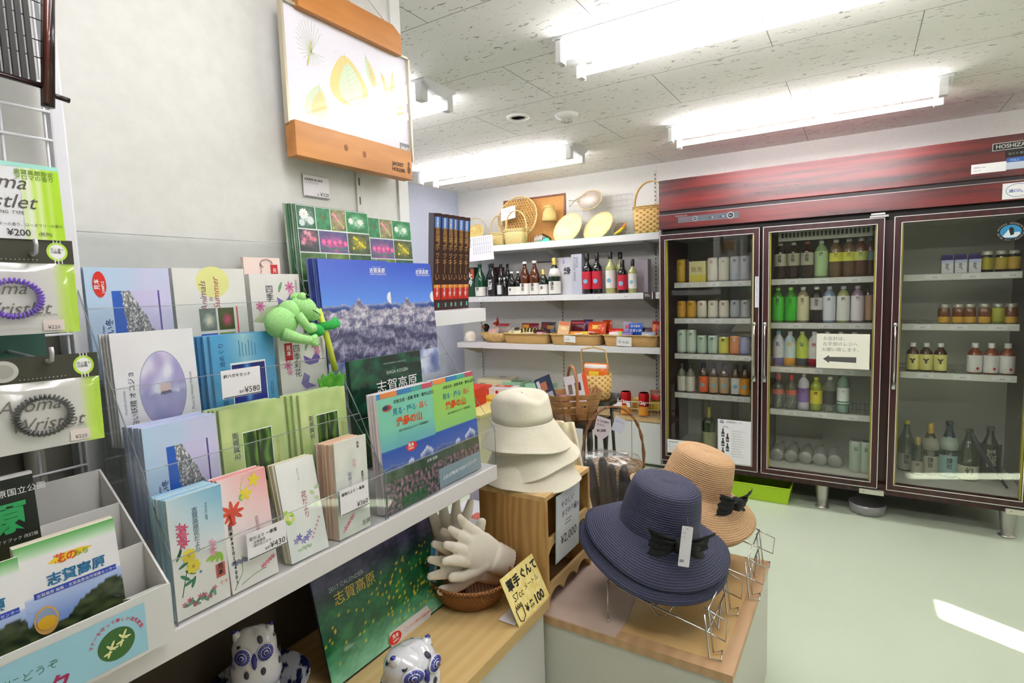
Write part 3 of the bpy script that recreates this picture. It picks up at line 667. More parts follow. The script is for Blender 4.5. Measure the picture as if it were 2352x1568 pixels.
def art_ermine(mb, T, w, h):
    mb.photo(w * .0, 0, w, h, lambda u, v: mix(hx('#f0eff1'), hx('#e8e6ec'), ns(u * 2, v * 2) + .3), T, .0003, 6, 6)
    cu, cv, ru, rv = w * .55, h * .46, w * .28, h * .345
    def f(u, v): a = 2 * PI * u; return (cu + ru * v * math.cos(a), cv + rv * v * math.sin(a), .0006)
    mb.oval(cu, cv, ru * 1.03, rv * 1.025, M('#9aa0c4', .5), T, .0005, 40)
    mb.grid(f, 44, 22, printed(), T, False, lambda u, v: pic_oval(.5 + .5 * v * math.cos(2 * PI * u), .5 + .5 * v * math.sin(2 * PI * u)))
    mb.text('白い妖精 オコジョ', w * .21, h * .16, w * .085, INK, T, .0009, PI / 2); mb.text('Mustela erminea', w * .10, h * .28, w * .045, M('#9a9aa4', .5), T, .0009, PI / 2)
    mb.text('Photo by Hideyo Muroch', w * .92, h * .22, w * .05, M('#8a8a98', .5), T, .0009, PI / 2)
def art_animals(mb, T, w, h):
    mb.photo(0, 0, w, h, lambda u, v: mix(hx('#ecebe6'), hx('#e3e2dc'), ns(u * 2, v * 2) + .3), T, .0003, 6, 6)
    mb.oval(w * .53, h * .86, w * .235, h * .16, M('#e3e394', .5), T, .0005)
    mb.text('Animals', w * .42, h * .56, w * .13, M('#8a5a6a', .5), T, .0009, PI / 2, shear=.25); mb.text('in', w * .50, h * .66, w * .08, M('#8a5a6a', .5), T, .0009, PI / 2, shear=.25); mb.text('Summer', w * .60, h * .58, w * .13, M('#b8525a', .5), T, .0009, PI / 2, shear=.25)
    cs = [('#6a7a72', '#e6e2cc', .30, .36), ('#4a5a2c', '#d85a86', .56, .36), ('#2f62c8', '#2358b8', .30, .10), ('#7aa02e', '#d89a3c', .56, .10)]
    for a_, b_, u, v in cs:
        mb.photo(w * u, h * v, w * (u + .23), h * (v + .23), lambda q, s, a_=a_, b_=b_: mix(hx(a_), hx(b_), max(0, 1.25 - 3.2 * math.hypot(q - .55, s - .45)) + .3 * ns(q * 6, s * 6, 3)), T, .0006, 14, 14)
    mb.rect(w * .83, h * .08, w * .85, h * .60, M('#e0505a', .5), T, .0007)
def art_oze(mb, T, w, h):
    mb.photo(0, 0, w, h, lambda u, v: mix(hx('#4e9fcf'), hx('#a8d2dc'), max(0, 1 - abs(u - .5) / .3) * v + .15 * ns(u * 4, v * 4)), T, .0003, 16, 12)
    mb.rect(w * .265, h * .0, w * .825, h * .70, WH, T, .0005); mb.photo(w * .28, 0, w * .81, h * .68, pic_lake, T, .0007, 24, 20)
    mb.text('志賀高原の四季 池めぐり', w * .18, h * .2, w * .09, M('#1d4f7a', .5), T, .0009, PI / 2); mb.text('JIONOBU IKEDA', w * .93, h * .06, w * .075, M('#2d6f9a', .5), T, .0009, PI / 2)
    for k in range(6): mb.rect(w * (.42 + .05 * k), h * .76, w * (.43 + .05 * k), h * (.93 - .02 * (k % 3)), M('#2f7aa8', .5), T, .0008)
def stack(n, label_fn, *a, dx=.0035, dy=.0, **k): pass
def stack_cards(n, x, y, z, w, h, t, base, lean, dx, dy, name, cat, lab, group, tones=None, dz=0.):
    # the sets behind the front one, each a thing of its own
    for i in range(n):
        q = i + 1; jy = -dy * q + .0006 * math.sin(i * 2.7); bb = tones[i % len(tones)] if tones else base
        card(lab(i), cat, name, x - dx * q, y + jy, z + dz * math.sin(i * 1.9) + .0006 * math.cos(i * 3.1), w, h, t, bb, lean, None, group)
def ordn(i): return ['directly behind the front one', 'third from the front', 'fourth from the front', 'fifth from the front', 'sixth from the front', 'seventh from the front', 'eighth from the front', 'ninth from the front', 'tenth from the front', 'eleventh from the front', 'twelfth from the front', 'thirteenth from the front'][i]
Z0 = .7935
# front row: letter pads
card('pale blue letter pad with pink and yellow flowers, frontmost left on the rack', 'letter pad', 'letter_pad', -.8665, .402, Z0, .084, .189, .003, '#e9e4de', R(1), art_blue_pad)
stack_cards(9, -.8665, .402, Z0, .084, .189, .0034, '#a9d6ec', R(1), .0042, .0005, 'letter_pad', 'letter pad', lambda i: 'blue-topped letter pad, %s in the leftmost pad stack' % ordn(i), 'blue letter pads behind the leftmost front pad', ['#b9dff0', '#d3e6ea', '#9ccde8'])
card('pink letter pad with orange lily and yellow flowers, handwritten price down its side', 'letter pad', 'letter_pad', -.8665, .4895, Z0, .086, .190, .003, '#f0e6e2', R(5), art_pink_pad, ry=R(.4))
stack_cards(5, -.8665, .4895, Z0, .086, .190, .0034, '#f0aaa8', R(5), .0042, .0006, 'letter_pad', 'letter pad', lambda i: 'pink-topped letter pad, %s in its stack' % ordn(i), 'pink letter pads behind the front pink one', ['#f2b4b0', '#f6dcd6', '#ee9f9d'])
card('white letter pad with yellow and violet flowers and red title, leaning back', 'letter pad', 'letter_pad', -.8665, .603, Z0, .083, .182, .003, '#ecebe4', R(11), art_white_pad, ry=R(-1))
stack_cards(4, -.8665, .603, Z0, .083, .182, .0034, '#d9d8b8', R(11), .0042, .0006, 'letter_pad', 'letter pad', lambda i: 'white letter pad with cream edge, %s in its stack' % ordn(i), 'white letter pads behind the front white one', ['#e4e2cc', '#d2d0a4'])
card('pale grey letter pad with wrapped price band, front of the thick pink-edged stack', 'letter pad', 'letter_pad', -.8665, .7125, Z0, .083, .197, .003, '#e6e4dc', R(0), art_pale_pad)
stack_cards(10, -.8665, .7125, Z0, .083, .193, .0036, '#efc9b4', R(0), .0044, .0006, 'letter_pad', 'letter pad', lambda i: 'pink-edged letter pad, %s in the thick right stack' % ordn(i), 'pink-edged letter pads in the thick right stack', ['#f0cdb8', '#f3dcd8', '#e2bf98', '#e9b9ae'])
# second row: postcard sets
card('lavender winter mountain postcard set at front left of the second step', 'postcard set', 'postcard_set', -.931, .408, .905, .117, .179, .006, '#c4cdee', R(2), art_snow(False))
stack_cards(6, -.931, .408, .905, .117, .179, .0062, '#c9d4f2', R(2), .0071, .001, 'postcard_set', 'postcard set', lambda i: 'lavender postcard set, %s in the winter stack' % ordn(i), 'lavender winter postcard sets', ['#ccd6f4', '#bac6e6'])
card('green wetland postcard set in the middle of the second step', 'postcard set', 'postcard_set', -.931, .531, .905, .122, .182, .006, '#c6da94', R(2), art_marsh)
stack_cards(3, -.931, .531, .905, .122, .182, .0062, '#cfe0a0', R(2), .0078, .0035, 'postcard_set', 'postcard set', lambda i: 'green postcard set, %s in the middle stack' % ordn(i), 'green wetland postcard sets, middle stack', ['#cfe2a4', '#bdd28c'])
card('green wetland postcard set at the right end of the second step', 'postcard set', 'postcard_set', -.931, .693, .905, .116, .180, .006, '#c6da94', R(2), art_marsh)
stack_cards(3, -.931, .693, .905, .116, .180, .0062, '#cfe0a0', R(2), .0078, .008, 'postcard_set', 'postcard set', lambda i: 'green postcard set, %s in the right stack' % ordn(i), 'green wetland postcard sets, right stack', ['#cfe2a4', '#bdd28c'])
# third row
card('white postcard set with a hazy oval picture, left on the third step', 'postcard set', 'postcard_set', -1.004, .408, 1.045, .131, .185, .004, '#eeedf0', R(3), art_ermine)
stack_cards(3, -1.004, .408, 1.045, .131, .184, .004, '#e6e4e8', R(3), .006, .002, 'postcard_set', 'postcard set', lambda i: 'white postcard set, %s in the oval picture stack' % ordn(i), 'white oval-picture postcard sets')
card('blue lake postcard set with deep blue square, middle of the third step', 'postcard set', 'postcard_set', -1.004, .567, 1.03, .13, .182, .006, '#7cbce0', R(2), art_oze)
stack_cards(3, -1.004, .567, 1.03, .13, .182, .0062, '#5fa6d4', R(2), .0072, .008, 'postcard_set', 'postcard set', lambda i: 'blue postcard set, %s in the lake stack' % ordn(i), 'blue lake postcard sets', ['#6aaedb', '#3f7fb0'])
card('white flower postcard set with red sample square, right on the third step', 'postcard set', 'postcard_set', -1.004, .706, 1.035, .118, .165, .012, '#eceae4', R(2), art_seasons(True))
# top row
card('light blue winter mountain set with red oval sample seal, top left', 'postcard set', 'postcard_set', -1.075, .408, 1.15, .133, .189, .010, '#bcd4ee', R(2), art_snow(True))
card('cream postcard set titled Animals with a pale yellow sun, top middle', 'postcard set', 'postcard_set', -1.075, .547, 1.15, .142, .190, .012, '#e8e6e0', R(2), art_animals)
card('white flower postcard set standing behind the plush frog', 'postcard set', 'postcard_set', -1.075, .700, 1.15, .122, .180, .02, '#eeecea', R(2), art_seasons(False))
def art_pinktop(mb, T, w, h):
    mb.rect(w * .72, h * .80, w * .92, h * .92, M('#c42a30', .5), T, .0006); mb.text('見', w * .77, h * .83, w * .12, WH, T, .0008)
    mb.text('花だより', w * .45, h * .9, w * .08, INK, T, .0008, vert=True)
    mb.tube([(w * (.6 + .17 * math.cos(a)), h * .93 + w * .10 * math.sin(a), .002) for a in [i * PI / 6 for i in range(9)]], .0008, M('#7a5a50', .5), 5, T=T)
card('pale pink card set poking up behind the white flower set', 'postcard set', 'postcard_set', -1.112, .712, 1.18, .088, .187, .010, '#f2ddd4', R(1), art_pinktop)
# price cards on the racks
def price_card(label, x, y, z, w, h, lean, top, price, ts=.0072, ps=.0145, pre='各種', rz=0., sub=None):
    T = fr_x(x, y, z, lean) @ Matrix.Rotation(rz, 4, 'Z'); mb = MB(); slab(mb, T, w, h, .0008, M('#f1eef2', .5))
    mb.text(top, .004, h - ts - .006, ts, BLACK, T, .0005, bold=.01); 
    if sub:
        for i, s in enumerate(sub): mb.text(s, .006, h - ts - .013 - i * .006, .0055, BLACK, T, .0005)
    mb.text(pre, w - ps * 2.95, .006, .0055, BLACK, T, .0005, bold=.01); mb.text(price, w - .003, .005, ps, BLACK, T, .0005, ax='R', bold=.0)
    mb.rect(.002, .0008, w, .0022, BLACK, T, .0006)
    return mb.build('price_card', None, label, 'price card')
price_card('white price card reading 580 yen on the blue lake set', -.9215, .5315, 1.108, .073, .049, R(0), '絵ハガキセット', '¥580')
price_card('white price card reading 430 yen clipped in front of the pink pads', -.857, .515, .8425, .074, .045, R(0), '花だより 一筆箋', '¥430', sub=['・志賀高原', '・野の花ごよみ'])
price_card('white price card reading 360 yen on the thick pale pad stack', -.8575, .7125, .845, .074, .052, R(0), '植物だより 一筆箋', '¥360', pre='')
price_card('small white price card reading 320 yen on the partition above the flower folders', -1.146, .902, 1.521, .078, .052, R(0), '志賀高原 高山植物', '¥320', .0065, .013, pre='各', sub=['クリアファイル'])
# ------------------------------------------------------------------ magazines, book and picture folders on the right rack
def pic_alp(sk1, sk2):
    def f(u, v):
        if v > .52: c = mix(hx(sk2), hx(sk1), (v - .55) * 7)
        else: c = mix(hx('#4a66b4'), hx('#2c55b0'), (v - .38) * 9)
        rid = .375 + .012 * math.sin(u * 9) + .02 * ns(u * 9, 2) + (.055 * max(0, 1 - abs(u - .8) / .16)) + (.02 * max(0, 1 - abs(u - .5) / .06))
        if v < rid: c = mix(hx('#dfe4f0'), hx('#4c5f98'), (rid - v) * 14 + (0 if (abs(u - .8) < .13 or abs(u - .5) < .05) else .75))
        if v < .345 + .02 * ns(u * 5, 4): c = mix(hx('#37533c'), hx('#5c6656'), .5 + .8 * ns(u * 8, v * 9))
        if v < .26: 
            q = ns(u * 22, v * 30, 3) + .6 * ns(u * 50, v * 60, 1); c = mix(hx('#2d4a34'), hx('#b7839c'), .45 + 1.1 * q)
            if v < .1 and .25 < u < .75: c = mix(c, hx('#2f6a3a'), .7)
        return c
    return f
def magazine(label, y, w, h, t, sk1, sk2, lean, x, obi, sample, ry=0.):
    T = fr_x(x, y, .7945, lean); mb = MB(); slab(mb, T, w, h, t, M('#f3eef0', .5)); mb.photo(0, 0, w, h, pic_alp(sk1, sk2), T, .0003, 60, 80, printed('glossy_print', .25, .3))
    for i, c in enumerate(('#3f8fd0', '#e08a48', '#3a7fb4', '#4aa69a', '#c05060')):
        a = [0, .06, .34, .6, .8, 1][i]; b_ = [0, .06, .34, .6, .8, 1][i + 1]; mb.rect(w * a, h * .955, w * b_, h, M(c, .4), T, .0006)
    mb.text('北信五岳・志賀 草津・菅平山周辺', w * .27, h * .895, w * .05, BLACK, T, .0008, bold=.015)
    for i, (s, c) in enumerate((('見る', '#2f7f9a'), ('・撮る', '#2f8f9a'), ('・描く', '#d46a4a'))): mb.text(s, w * (.24 + [0, .16, .39][i]), h * .80, w * .09, M(c, .4), T, .0008, bold=.02)
    mb.text('絶景の山', w * .29, h * .70, w * .12, M('#d8531c', .4), T, .0009, bold=.035); mb.text('信州 絶景百名山ガイド  信濃編集部', w * .32, h * .645, w * .035, INK, T, .0008)
    if sample: 
        mb.oval(w * .155, h * .87, w * .08, h * .028, M('#b0483c', .4), T, .0007); mb.oval(w * .13, h * .875, w * .05, h * .018, M('#23405a', .4), T, .0009)
        mb.oval(w * .52, h * .49, w * .10, h * .04, RED, T, .0008); mb.text('見本', w * .455, h * .49, w * .055, WH, T, .001, bold=.02); mb.text('SAMPLE', w * .455, h * .467, w * .03, WH, T, .001, bold=.02)
        mb.text('25年 四季', w * .78, h * .295, w * .05, WH, T, .0009)
    if obi: mb.rect(0, 0, w, h * .175, M('#8aa0ac', .35), T, .0008); mb.text('人気の撮影地で出会うスケッチ', w * .08, h * .06, w * .058, WH, T, .001, bold=.02, rot=R(3))
    return mb.build('magazine', None, label, 'magazine')
magazine('turquoise-topped mountain magazine with red oval sample seal', .846, .183, .268, .006, '#7cc8ae', '#68b0b8', R(3), -.868, False, True)
stack_cards(3, -.868, .846, .7945, .183, .267, .004, '#eadfe6', R(3), .0065, .002, 'magazine', 'magazine', lambda i: 'magazine with pale pages, %s behind the turquoise one' % ordn(i), 'copies behind the turquoise magazine')
magazine('green-topped mountain magazine wearing a grey paper band', 1.035, .178, .268, .010, '#96cc62', '#8cc870', R(4), -.874, True, False)
BAGP = clear('poly_bag', '#ffffff', .10, .12, .03)
T = fr_x(-.8725, 1.03, .7945, R(4)); mb = MB(); mb.rect(0, 0, .188, .282, BAGP, T, .0016)
def pic_forest(u, v):
    q = .35 + .9 * ns(u * 5, v * 8, 3) + .4 * ns(u * 16, v * 20); c = mix(hx('#0c241c'), hx('#1f6a46'), q)
    if v < .45: c = mix(c, hx('#2d8a4a'), max(0, .45 - abs(v - .3)) * 1.2)
    return c
T = fr_x(-.953, .85, .879, R(3)); mb = MB(); slab(mb, T, .238, .252, .012, M('#1f4a34', .4)); mb.photo(0, 0, .238, .252, pic_forest, T, .0003, 44, 44, printed('glossy_print', .25, .3))
mb.text('志賀高原', .075, .165, .036, WH, T, .0008); mb.text('SHIGA KOGEN', .112, .207, .0115, M('#b9d0bc', .5), T, .0008); mb.text('PHOTOGRAPHIC GUIDE BOOK', .105, .231, .0055, M('#9fbfa8', .5), T, .0008)
mb.build('guide_book', None, 'dark green forest guide book with white vertical-stroke title behind the magazines', 'book')
def pic_range(u, v):
    rid = .61 + .085 * max(0, 1 - abs(u - .50) / .16) + .02 * ns(u * 12, 3) + .01 * math.sin(u * 30)
    far = .655 + .018 * ns(u * 9, 8)
    if v > far and v > rid: return mix(hx('#5f96ee'), hx('#2a54cc'), (v - .63) * 2.9)
    if v > rid: return mix(hx('#27408c'), hx('#c9d2ec'), (v - far + .03) * 26)
    q = ns(u * 12, v * 22, 2) + .8 * ns(u * 45, v * 60, 5)
    if v > .47: return mix(hx('#5f5f80'), hx('#dcd6e0'), .42 + .9 * q)
    if v > .22: return mix(hx('#3c3c5e'), hx('#a9a8c2'), .36 + .75 * q + .25 * math.sin(v * 40 + u * 5))
    return mix(hx('#5866a0'), hx('#dfe6f6'), .55 + .9 * ns(u * 5, v * 8, 9) + .25 * q)
def folder_blue(label, x, y, z, lean, moon=True):
    T = fr_x(x, y, z, lean); w, h = .222, .312; mb = MB(); slab(mb, T, w, h, .0012, M('#3a56b0', .3, coat=.4)); mb.photo(0, 0, w, h, pic_range, T, .0003, 70, 96, printed('glossy_print', .25, .3))
    mb.text('志賀高原', w * .70, h * .905, w * .062, WH, T, .0007, shear=.1, bold=.01); mb.text('SHIGA KOGEN', w * .75, h * .945, w * .02, M('#b8c6ee', .5), T, .0007); mb.text('SHIGA KOGEN JAPAN', w * .71, h * .885, w * .026, WH, T, .0007)
    if moon:
        pts = [(w, h * .655)] + [(w - .012 * math.sin(a) * 1.2, h * .695 - .028 * math.cos(a) * .55 + .0) for a in [i * PI / 12 for i in range(13)]] + [(w, h * .74)]
        mb.poly(pts[::-1], M('#e6eaf2', .4), T, .0008)
    return mb.build('picture_folder', None, label, 'picture folder')
folder_blue('blue mountain picture folder, front of the left stack', -1.026, .848, 1.052, R(4))
stack_cards(5, -1.026, .846, 1.052, .222, .313, .0014, '#3b53a8', R(4), .0034, .0028, 'picture_folder', 'picture folder', lambda i: 'blue picture folder, %s in the left stack' % ordn(i), 'blue mountain folders stacked behind the left one', ['#3c50a0', '#6a74b0', '#2c3f8c'])
folder_blue('blue mountain picture folder on the right, half covered by the left one', -1.034, 1.028, 1.050, R(4))
TP = [('#1f5a3c', '#e6f0ea', 3), ('#2f8a5a', '#9ad8b0', 5), ('#6a9a4a', '#e0a0a8', 14), ('#2f8a50', '#eef4e6', 4)]
def tile(c1, c2, f, cx=.5, cy=.5, rr=.35, seed=0):
    def g(u, v):
        q = max(0, 1.1 - math.hypot((u - cx), (v - cy)) / rr) * (.55 + .9 * ns(u * f * 1.6 + seed, v * f * 1.6, seed)); return mix(mix(hx(c1), tuple(k * .72 for k in hx(c1)), .5 + ns(u * 4 + seed, v * 4)), hx(c2), q * 1.2)
    return g
def folder_flowers(label, x, y, z, lean):
    T = fr_x(x, y, z, lean); w, h = .222, .312; mb = MB(); slab(mb, T, w, h, .0012, M('#e6efe8', .35, coat=.3)); g = .0012
    cols = [(0, .24), (.24, .44), (.44, .66), (.66, 1.)]
    row0 = [tile('#2a6a4a', '#e9f2f0', 6, .5, .5, .5, 1), tile('#3c9a62', '#8a6a40', 3, .5, .55, .14, 2), tile('#7c9a50', '#e69aa6', 12, .45, .5, .6, 3), tile('#2f9a58', '#eef6ea', 5, .5, .5, .4, 4)]
    for (a, b_), fn in zip(cols, row0): mb.photo(w * a + g, h * .83, w * b_ - g, h - g, fn, T, .0005, 18, 14)
    row1 = [((0, .26), tile('#4a5a5c', '#e87a9c', 6, .5, .65, .5, 5)), ((.26, .66), tile('#6a6aa0', '#f06aa8', 5, .5, .4, .55, 6)), ((.66, 1.), tile('#5a6a48', '#ecd83a', 6, .5, .5, .4, 7))]
    for (a, b_), fn in row1: mb.photo(w * a + g, h * .655, w * b_ - g, h * .82, fn, T, .0005, 20, 16)
    def X(u, v): return w * u, h * v
    for u, v, r, n_, m_, c_ in ((.09, .935, .045, 11, '#f2f6f4', '#dfe6b0'), (.17, .89, .035, 10, '#e6efee', None), (.06, .87, .03, 9, '#dfeaea', None), (.34, .925, .014, 6, '#8a5a34', '#5a3a20'), (.73, .92, .030, 7, '#f4f8f2', '#d8e8c0'), (.88, .915, .032, 7, '#eef4ee', '#d8e8c0')):
        flower(mb, T, w * u, h * v, w * r * 1.3, n_, M(m_, .5), .0008, M(c_, .5) if c_ else None, .42)
    for k in range(14): flower(mb, T, w * (.47 + .17 * ((k * .618) % 1)), h * (.85 + .13 * ((k * .37) % 1)), w * .018, 5, M('#ea9aa6' if k % 3 else '#b8c86a', .5), .0008 + k * .00002, None, .5)
    for k in range(6): flower(mb, T, w * (.05 + .18 * ((k * .618) % 1)), h * (.72 + .085 * ((k * .45) % 1)), w * .028, 5, M('#f08aa4' if k % 2 else '#e8a8b8', .5), .0008 + k * .00002, None, .5)
    for k in range(5): flower(mb, T, w * (.32 + .075 * k), h * (.735 + .012 * math.sin(k * 3)), w * .034, 6, M('#f472a8', .5), .0008 + k * .00002, M('#f8b0cc', .5), .55)
    for k in range(8): mb.oval(w * (.3 + .045 * k), h * (.685 + .008 * math.sin(k * 2)), w * .02, h * .010, M('#3a8a6a', .5), T, .0007, 8, k)
    for k in range(7): flower(mb, T, w * (.74 + .2 * ((k * .618) % 1)), h * (.70 + .10 * ((k * .37) % 1)), w * .020, 5, M('#f2e02c', .5), .0008 + k * .00002, None, .5)
    for r in range(3):
        for k in range(3):
            cc = ['#7a9a4c', '#3c6a44', '#5a8a4a'][(r + k) % 3]; mb.photo(w * k / 3 + g, h * (.01 + .215 * r), w * (k + 1) / 3 - g, h * (.215 + .215 * r), tile(cc, ['#dce6b0', '#e890a8', '#f0ece0'][(k + 2 * r) % 3], 6, .5, .5, .4, 8 + r * 3 + k), T, .0005, 12, 12)
    return mb.build('picture_folder', None, label, 'picture folder')
folder_flowers('alpine flower grid picture folder, front of the left flower stack', -1.094, .848, 1.18, R(3))
stack_cards(5, -1.094, .848, 1.18, .222, .313, .0012, '#4c7a58', R(3), .0026, .0045, 'picture_folder', 'picture folder', lambda i: 'flower picture folder, %s with its left edge showing' % ordn(i), 'flower folders stacked behind the left one', ['#4c7a58', '#8f9f8a', '#3c6a4c'])
folder_flowers('alpine flower grid picture folder on the right, half hidden', -1.099, 1.018, 1.172, R(3))

# ------------------------------------------------------------------ framed leaf print with wooden clamp bars
PB = wood('orange_pine', '#b06f2c', '#d69248', (1, .6, 3), .45, 4., .1)
t = thing('framed_print', 'framed botanical leaf print clamped between two orange pine bars', 'framed picture', (-1.148, 1.045, 1.6))
T = fr_x(.042, -.203, .075, R(0)) @ Matrix.Rotation(R(0), 4, 'Z'); w, h = .404, .262
mb = MB(); slab(mb, T, w, h, .003, M('#eceaf5', .3)); 
c1, c2, c3, lk = M('#ecd47e', .4), M('#d6e8c4', .4), M('#ece2b0', .4), M('#c4c4bc', .5)
mb2 = mb
for k in range(22):
    a = R(40 + k * 14); stem(mb, T, [(.075, .175), (.075 + .042 * math.cos(a), .195 + .05 * math.sin(a))], .0009, M('#a9b98a', .5), .0004)
stem(mb, T, [(.062, .14), (.078, .2)], .004, M('#c8c070', .5), .0005)
def leafp(cu, cv, L_, W_, rot, m1, m2, vein=True):
    pts = []
    for i in range(25):
        a = 2 * PI * i / 24; x = L_ * math.cos(a); y = W_ * math.sin(a) * (1 - .45 * math.cos(a)) ; pts.append((cu + x * math.cos(rot) - y * math.sin(rot), cv + x * math.sin(rot) + y * math.cos(rot)))
    mb.poly(pts, m1, T, .0005)
    p2 = [(cu + (p[0] - cu) * .62 + .006 * math.sin(rot), cv + (p[1] - cv) * .8 - .004) for p in pts]; mb.poly(p2, m2, T, .0007)
    stem(mb, T, [(cu - L_ * 1.15 * math.cos(rot), cv - L_ * 1.15 * math.sin(rot)), (cu + L_ * 1.12 * math.cos(rot), cv + L_ * 1.12 * math.sin(rot))], .001, lk, .0009)
    if vein:
        for q in range(-4, 5):
            bx, by = cu + L_ * q / 5 * math.cos(rot), cv + L_ * q / 5 * math.sin(rot)
            for sg in (-1, 1): stem(mb, T, [(bx, by), (bx + W_ * .72 * (1 - (q / 5.2) ** 2) * math.cos(rot + sg * R(62)), by + W_ * .72 * (1 - (q / 5.2) ** 2) * math.sin(rot + sg * R(62)))], .0007, lk, .0009)
leafp(.185, .140, .060, .058, R(98), c1, c2); leafp(.085, .06, .044, .034, R(80), c2, c1); leafp(.262, .185, .040, .014, R(112), c2, c1)
leafp(.318, .165, .034, .010, R(118), c1, c3, False); leafp(.345, .172, .038, .010, R(88), c1, c3, False); leafp(.375, .14, .03, .009, R(50), c2, c3, False); leafp(.305, .12, .028, .008, R(150), c2, c3, False); leafp(.375, .105, .02, .006, R(10), c1, c3, False)
mb.rect(w - .042, .0, w - .004, .026, M('#85858c', .5), T, .0006); mb.text('FIND', w - .038, .006, .015, WH, T, .0008, bold=.03)
mb.build('print_sheet', t)
al = M('#c9bfa8', .3, .4)
MB().box(.036, .05, -.209, -.203, .07, .34, al).box(.036, .05, .201, .207, .055, .335, al).box(.0365, .0495, -.203, .201, .3352, .341, al).build('frame_rim', t)
T2 = fr_x(.0435, -.203, .075, 0); MB().rect(.0, 0, w, h, clear('picture_glass', '#ffffff', .10, .01), T2, .002).build('glass_pane', t)
mb = MB(); pts = [(-.17, .332), (.165, .332), (.165, .385), (.135, .402), (-.17, .402)]
Tb = fr_x(.06, 0, 0, 0); mb.prism(pts, -.022, 0, PB, Tb); mb.build('top_bar', t)
mb = MB(); mb.box(.032, .066, -.205, .178, -.003, .075, PB, bev=.001); kn = M('#8a4f22', .5)
for u, v in ((-.06, .04), (.0, .035)): mb.oval(u, v, .006, .008, kn, fr_x(.0662, 0, 0, 0), .0003, 14)
Tb = fr_x(.0665, 0, 0, 0); mb.text('JACKET', .100, .027, .013, M('#33221a', .6), Tb, .0003, bold=.03); mb.text('HOLDER', .098, .012, .013, M('#33221a', .6), Tb, .0003, bold=.03)
mb.oval(.165, .022, .006, .01, M('#5f4430', .6), Tb, .0003); mb.oval(.165, .038, .0035, .006, M('#5f4430', .6), Tb, .0003); mb.build('bottom_bar', t)
MB().tube([(.045, -.14, .40), (.01, .0, .52), (.045, .14, .40)], .0013, M('#d8d2c4', .6), 6).build('cord', t)
# ------------------------------------------------------------------ grid panel, sign, packets on hooks
WM = M('#e9eaf0', .35)
t = thing('wire_grid_panel', 'white wire grid panel at the left edge holding hooks', 'grid panel', (-1.095, .2, 1.2))
MB().box(-.012, .012, .186, .206, -.409, .62, WM, bev=.003).build('side_post', t); MB().box(-.012, .012, -.42, -.40, -.409, .62, WM, bev=.003).build('side_post', t)
for k in range(19): MB().tube([(.012, -.405, -.36 + .0435 * k), (.012, .186, -.36 + .0435 * k)], .0022, WM, 6).build('horizontal_wire', t)
for k in range(10): MB().tube([(.008, .180 - .0435 * k * 1.25, -.46), (.008, .180 - .0435 * k * 1.25, .6)], .0022, WM, 6).build('vertical_wire', t)
def hook(x0, x1, y, z, lab):
    MB().tube([(x0, y, z), (x1 - .01, y, z - .012), (x1, y, z - .01), (x1 + .004, y, z), (x1 + .003, y, z + .008)], .0028, M('#c9cad0', .3, .3), 8).build('hook', None, lab, 'hook', 'hooks on the wire grid panel')
LIM, TEAL = M('#b9e23c', .45), M('#a6e3d8', .45)
T = fr_x(-.982, .19, 1.371, R(1)); mb = MB(); slab(mb, T, .163, .104, .0012, M('#eeeef4', .45)); w, h = .163, .104
mb.rect(0, h - .006, w, h, TEAL, T, .0004); mb.photo(w - .045, 0, w, h - .006, lambda u, v: mix(hx('#eef2e4'), hx('#b4e22c'), u * 1.25 + .25 * math.sin(u * 24)), T, .0004, 24, 2)
sc = M('#57524c', .6)
mb.text('Aroma', .048, .068, .027, sc, T, .0008, shear=.35); mb.text('Wristlet', .040, .042, .027, sc, T, .0008, shear=.35); mb.text('SPRING  TYPE', .082, .034, .006, sc, T, .0008)
mb.text('志賀高原限定\nアロマの香り', .112, .089, .0075, M('#7da028', .5), T, .0008, bold=.02); mb.text('ラベンダーの香り、ローズマリーの香り', .075, .018, .0048, sc, T, .0008); mb.text('¥200', .098, .0045, .0125, M('#3a3a3e', .5), T, .0008, bold=.01); mb.text('(税別)', .132, .0055, .006, sc, T, .0008)
mb.tube([(.066 + .014 * math.cos(2 * PI * k / 20), .020 + .014 * math.sin(2 * PI * k / 20), .0008) for k in range(20)], .0022, M('#6a30a8', .4), 6, True, T)
mb.build('sign_card', None, 'white sign card with lime edge and flowing script title, 200 yen', 'sign')
COIL = {'p': M('#6a1fd0', .25, coat=.5), 'k': M('#1b1b22', .25, coat=.5)}
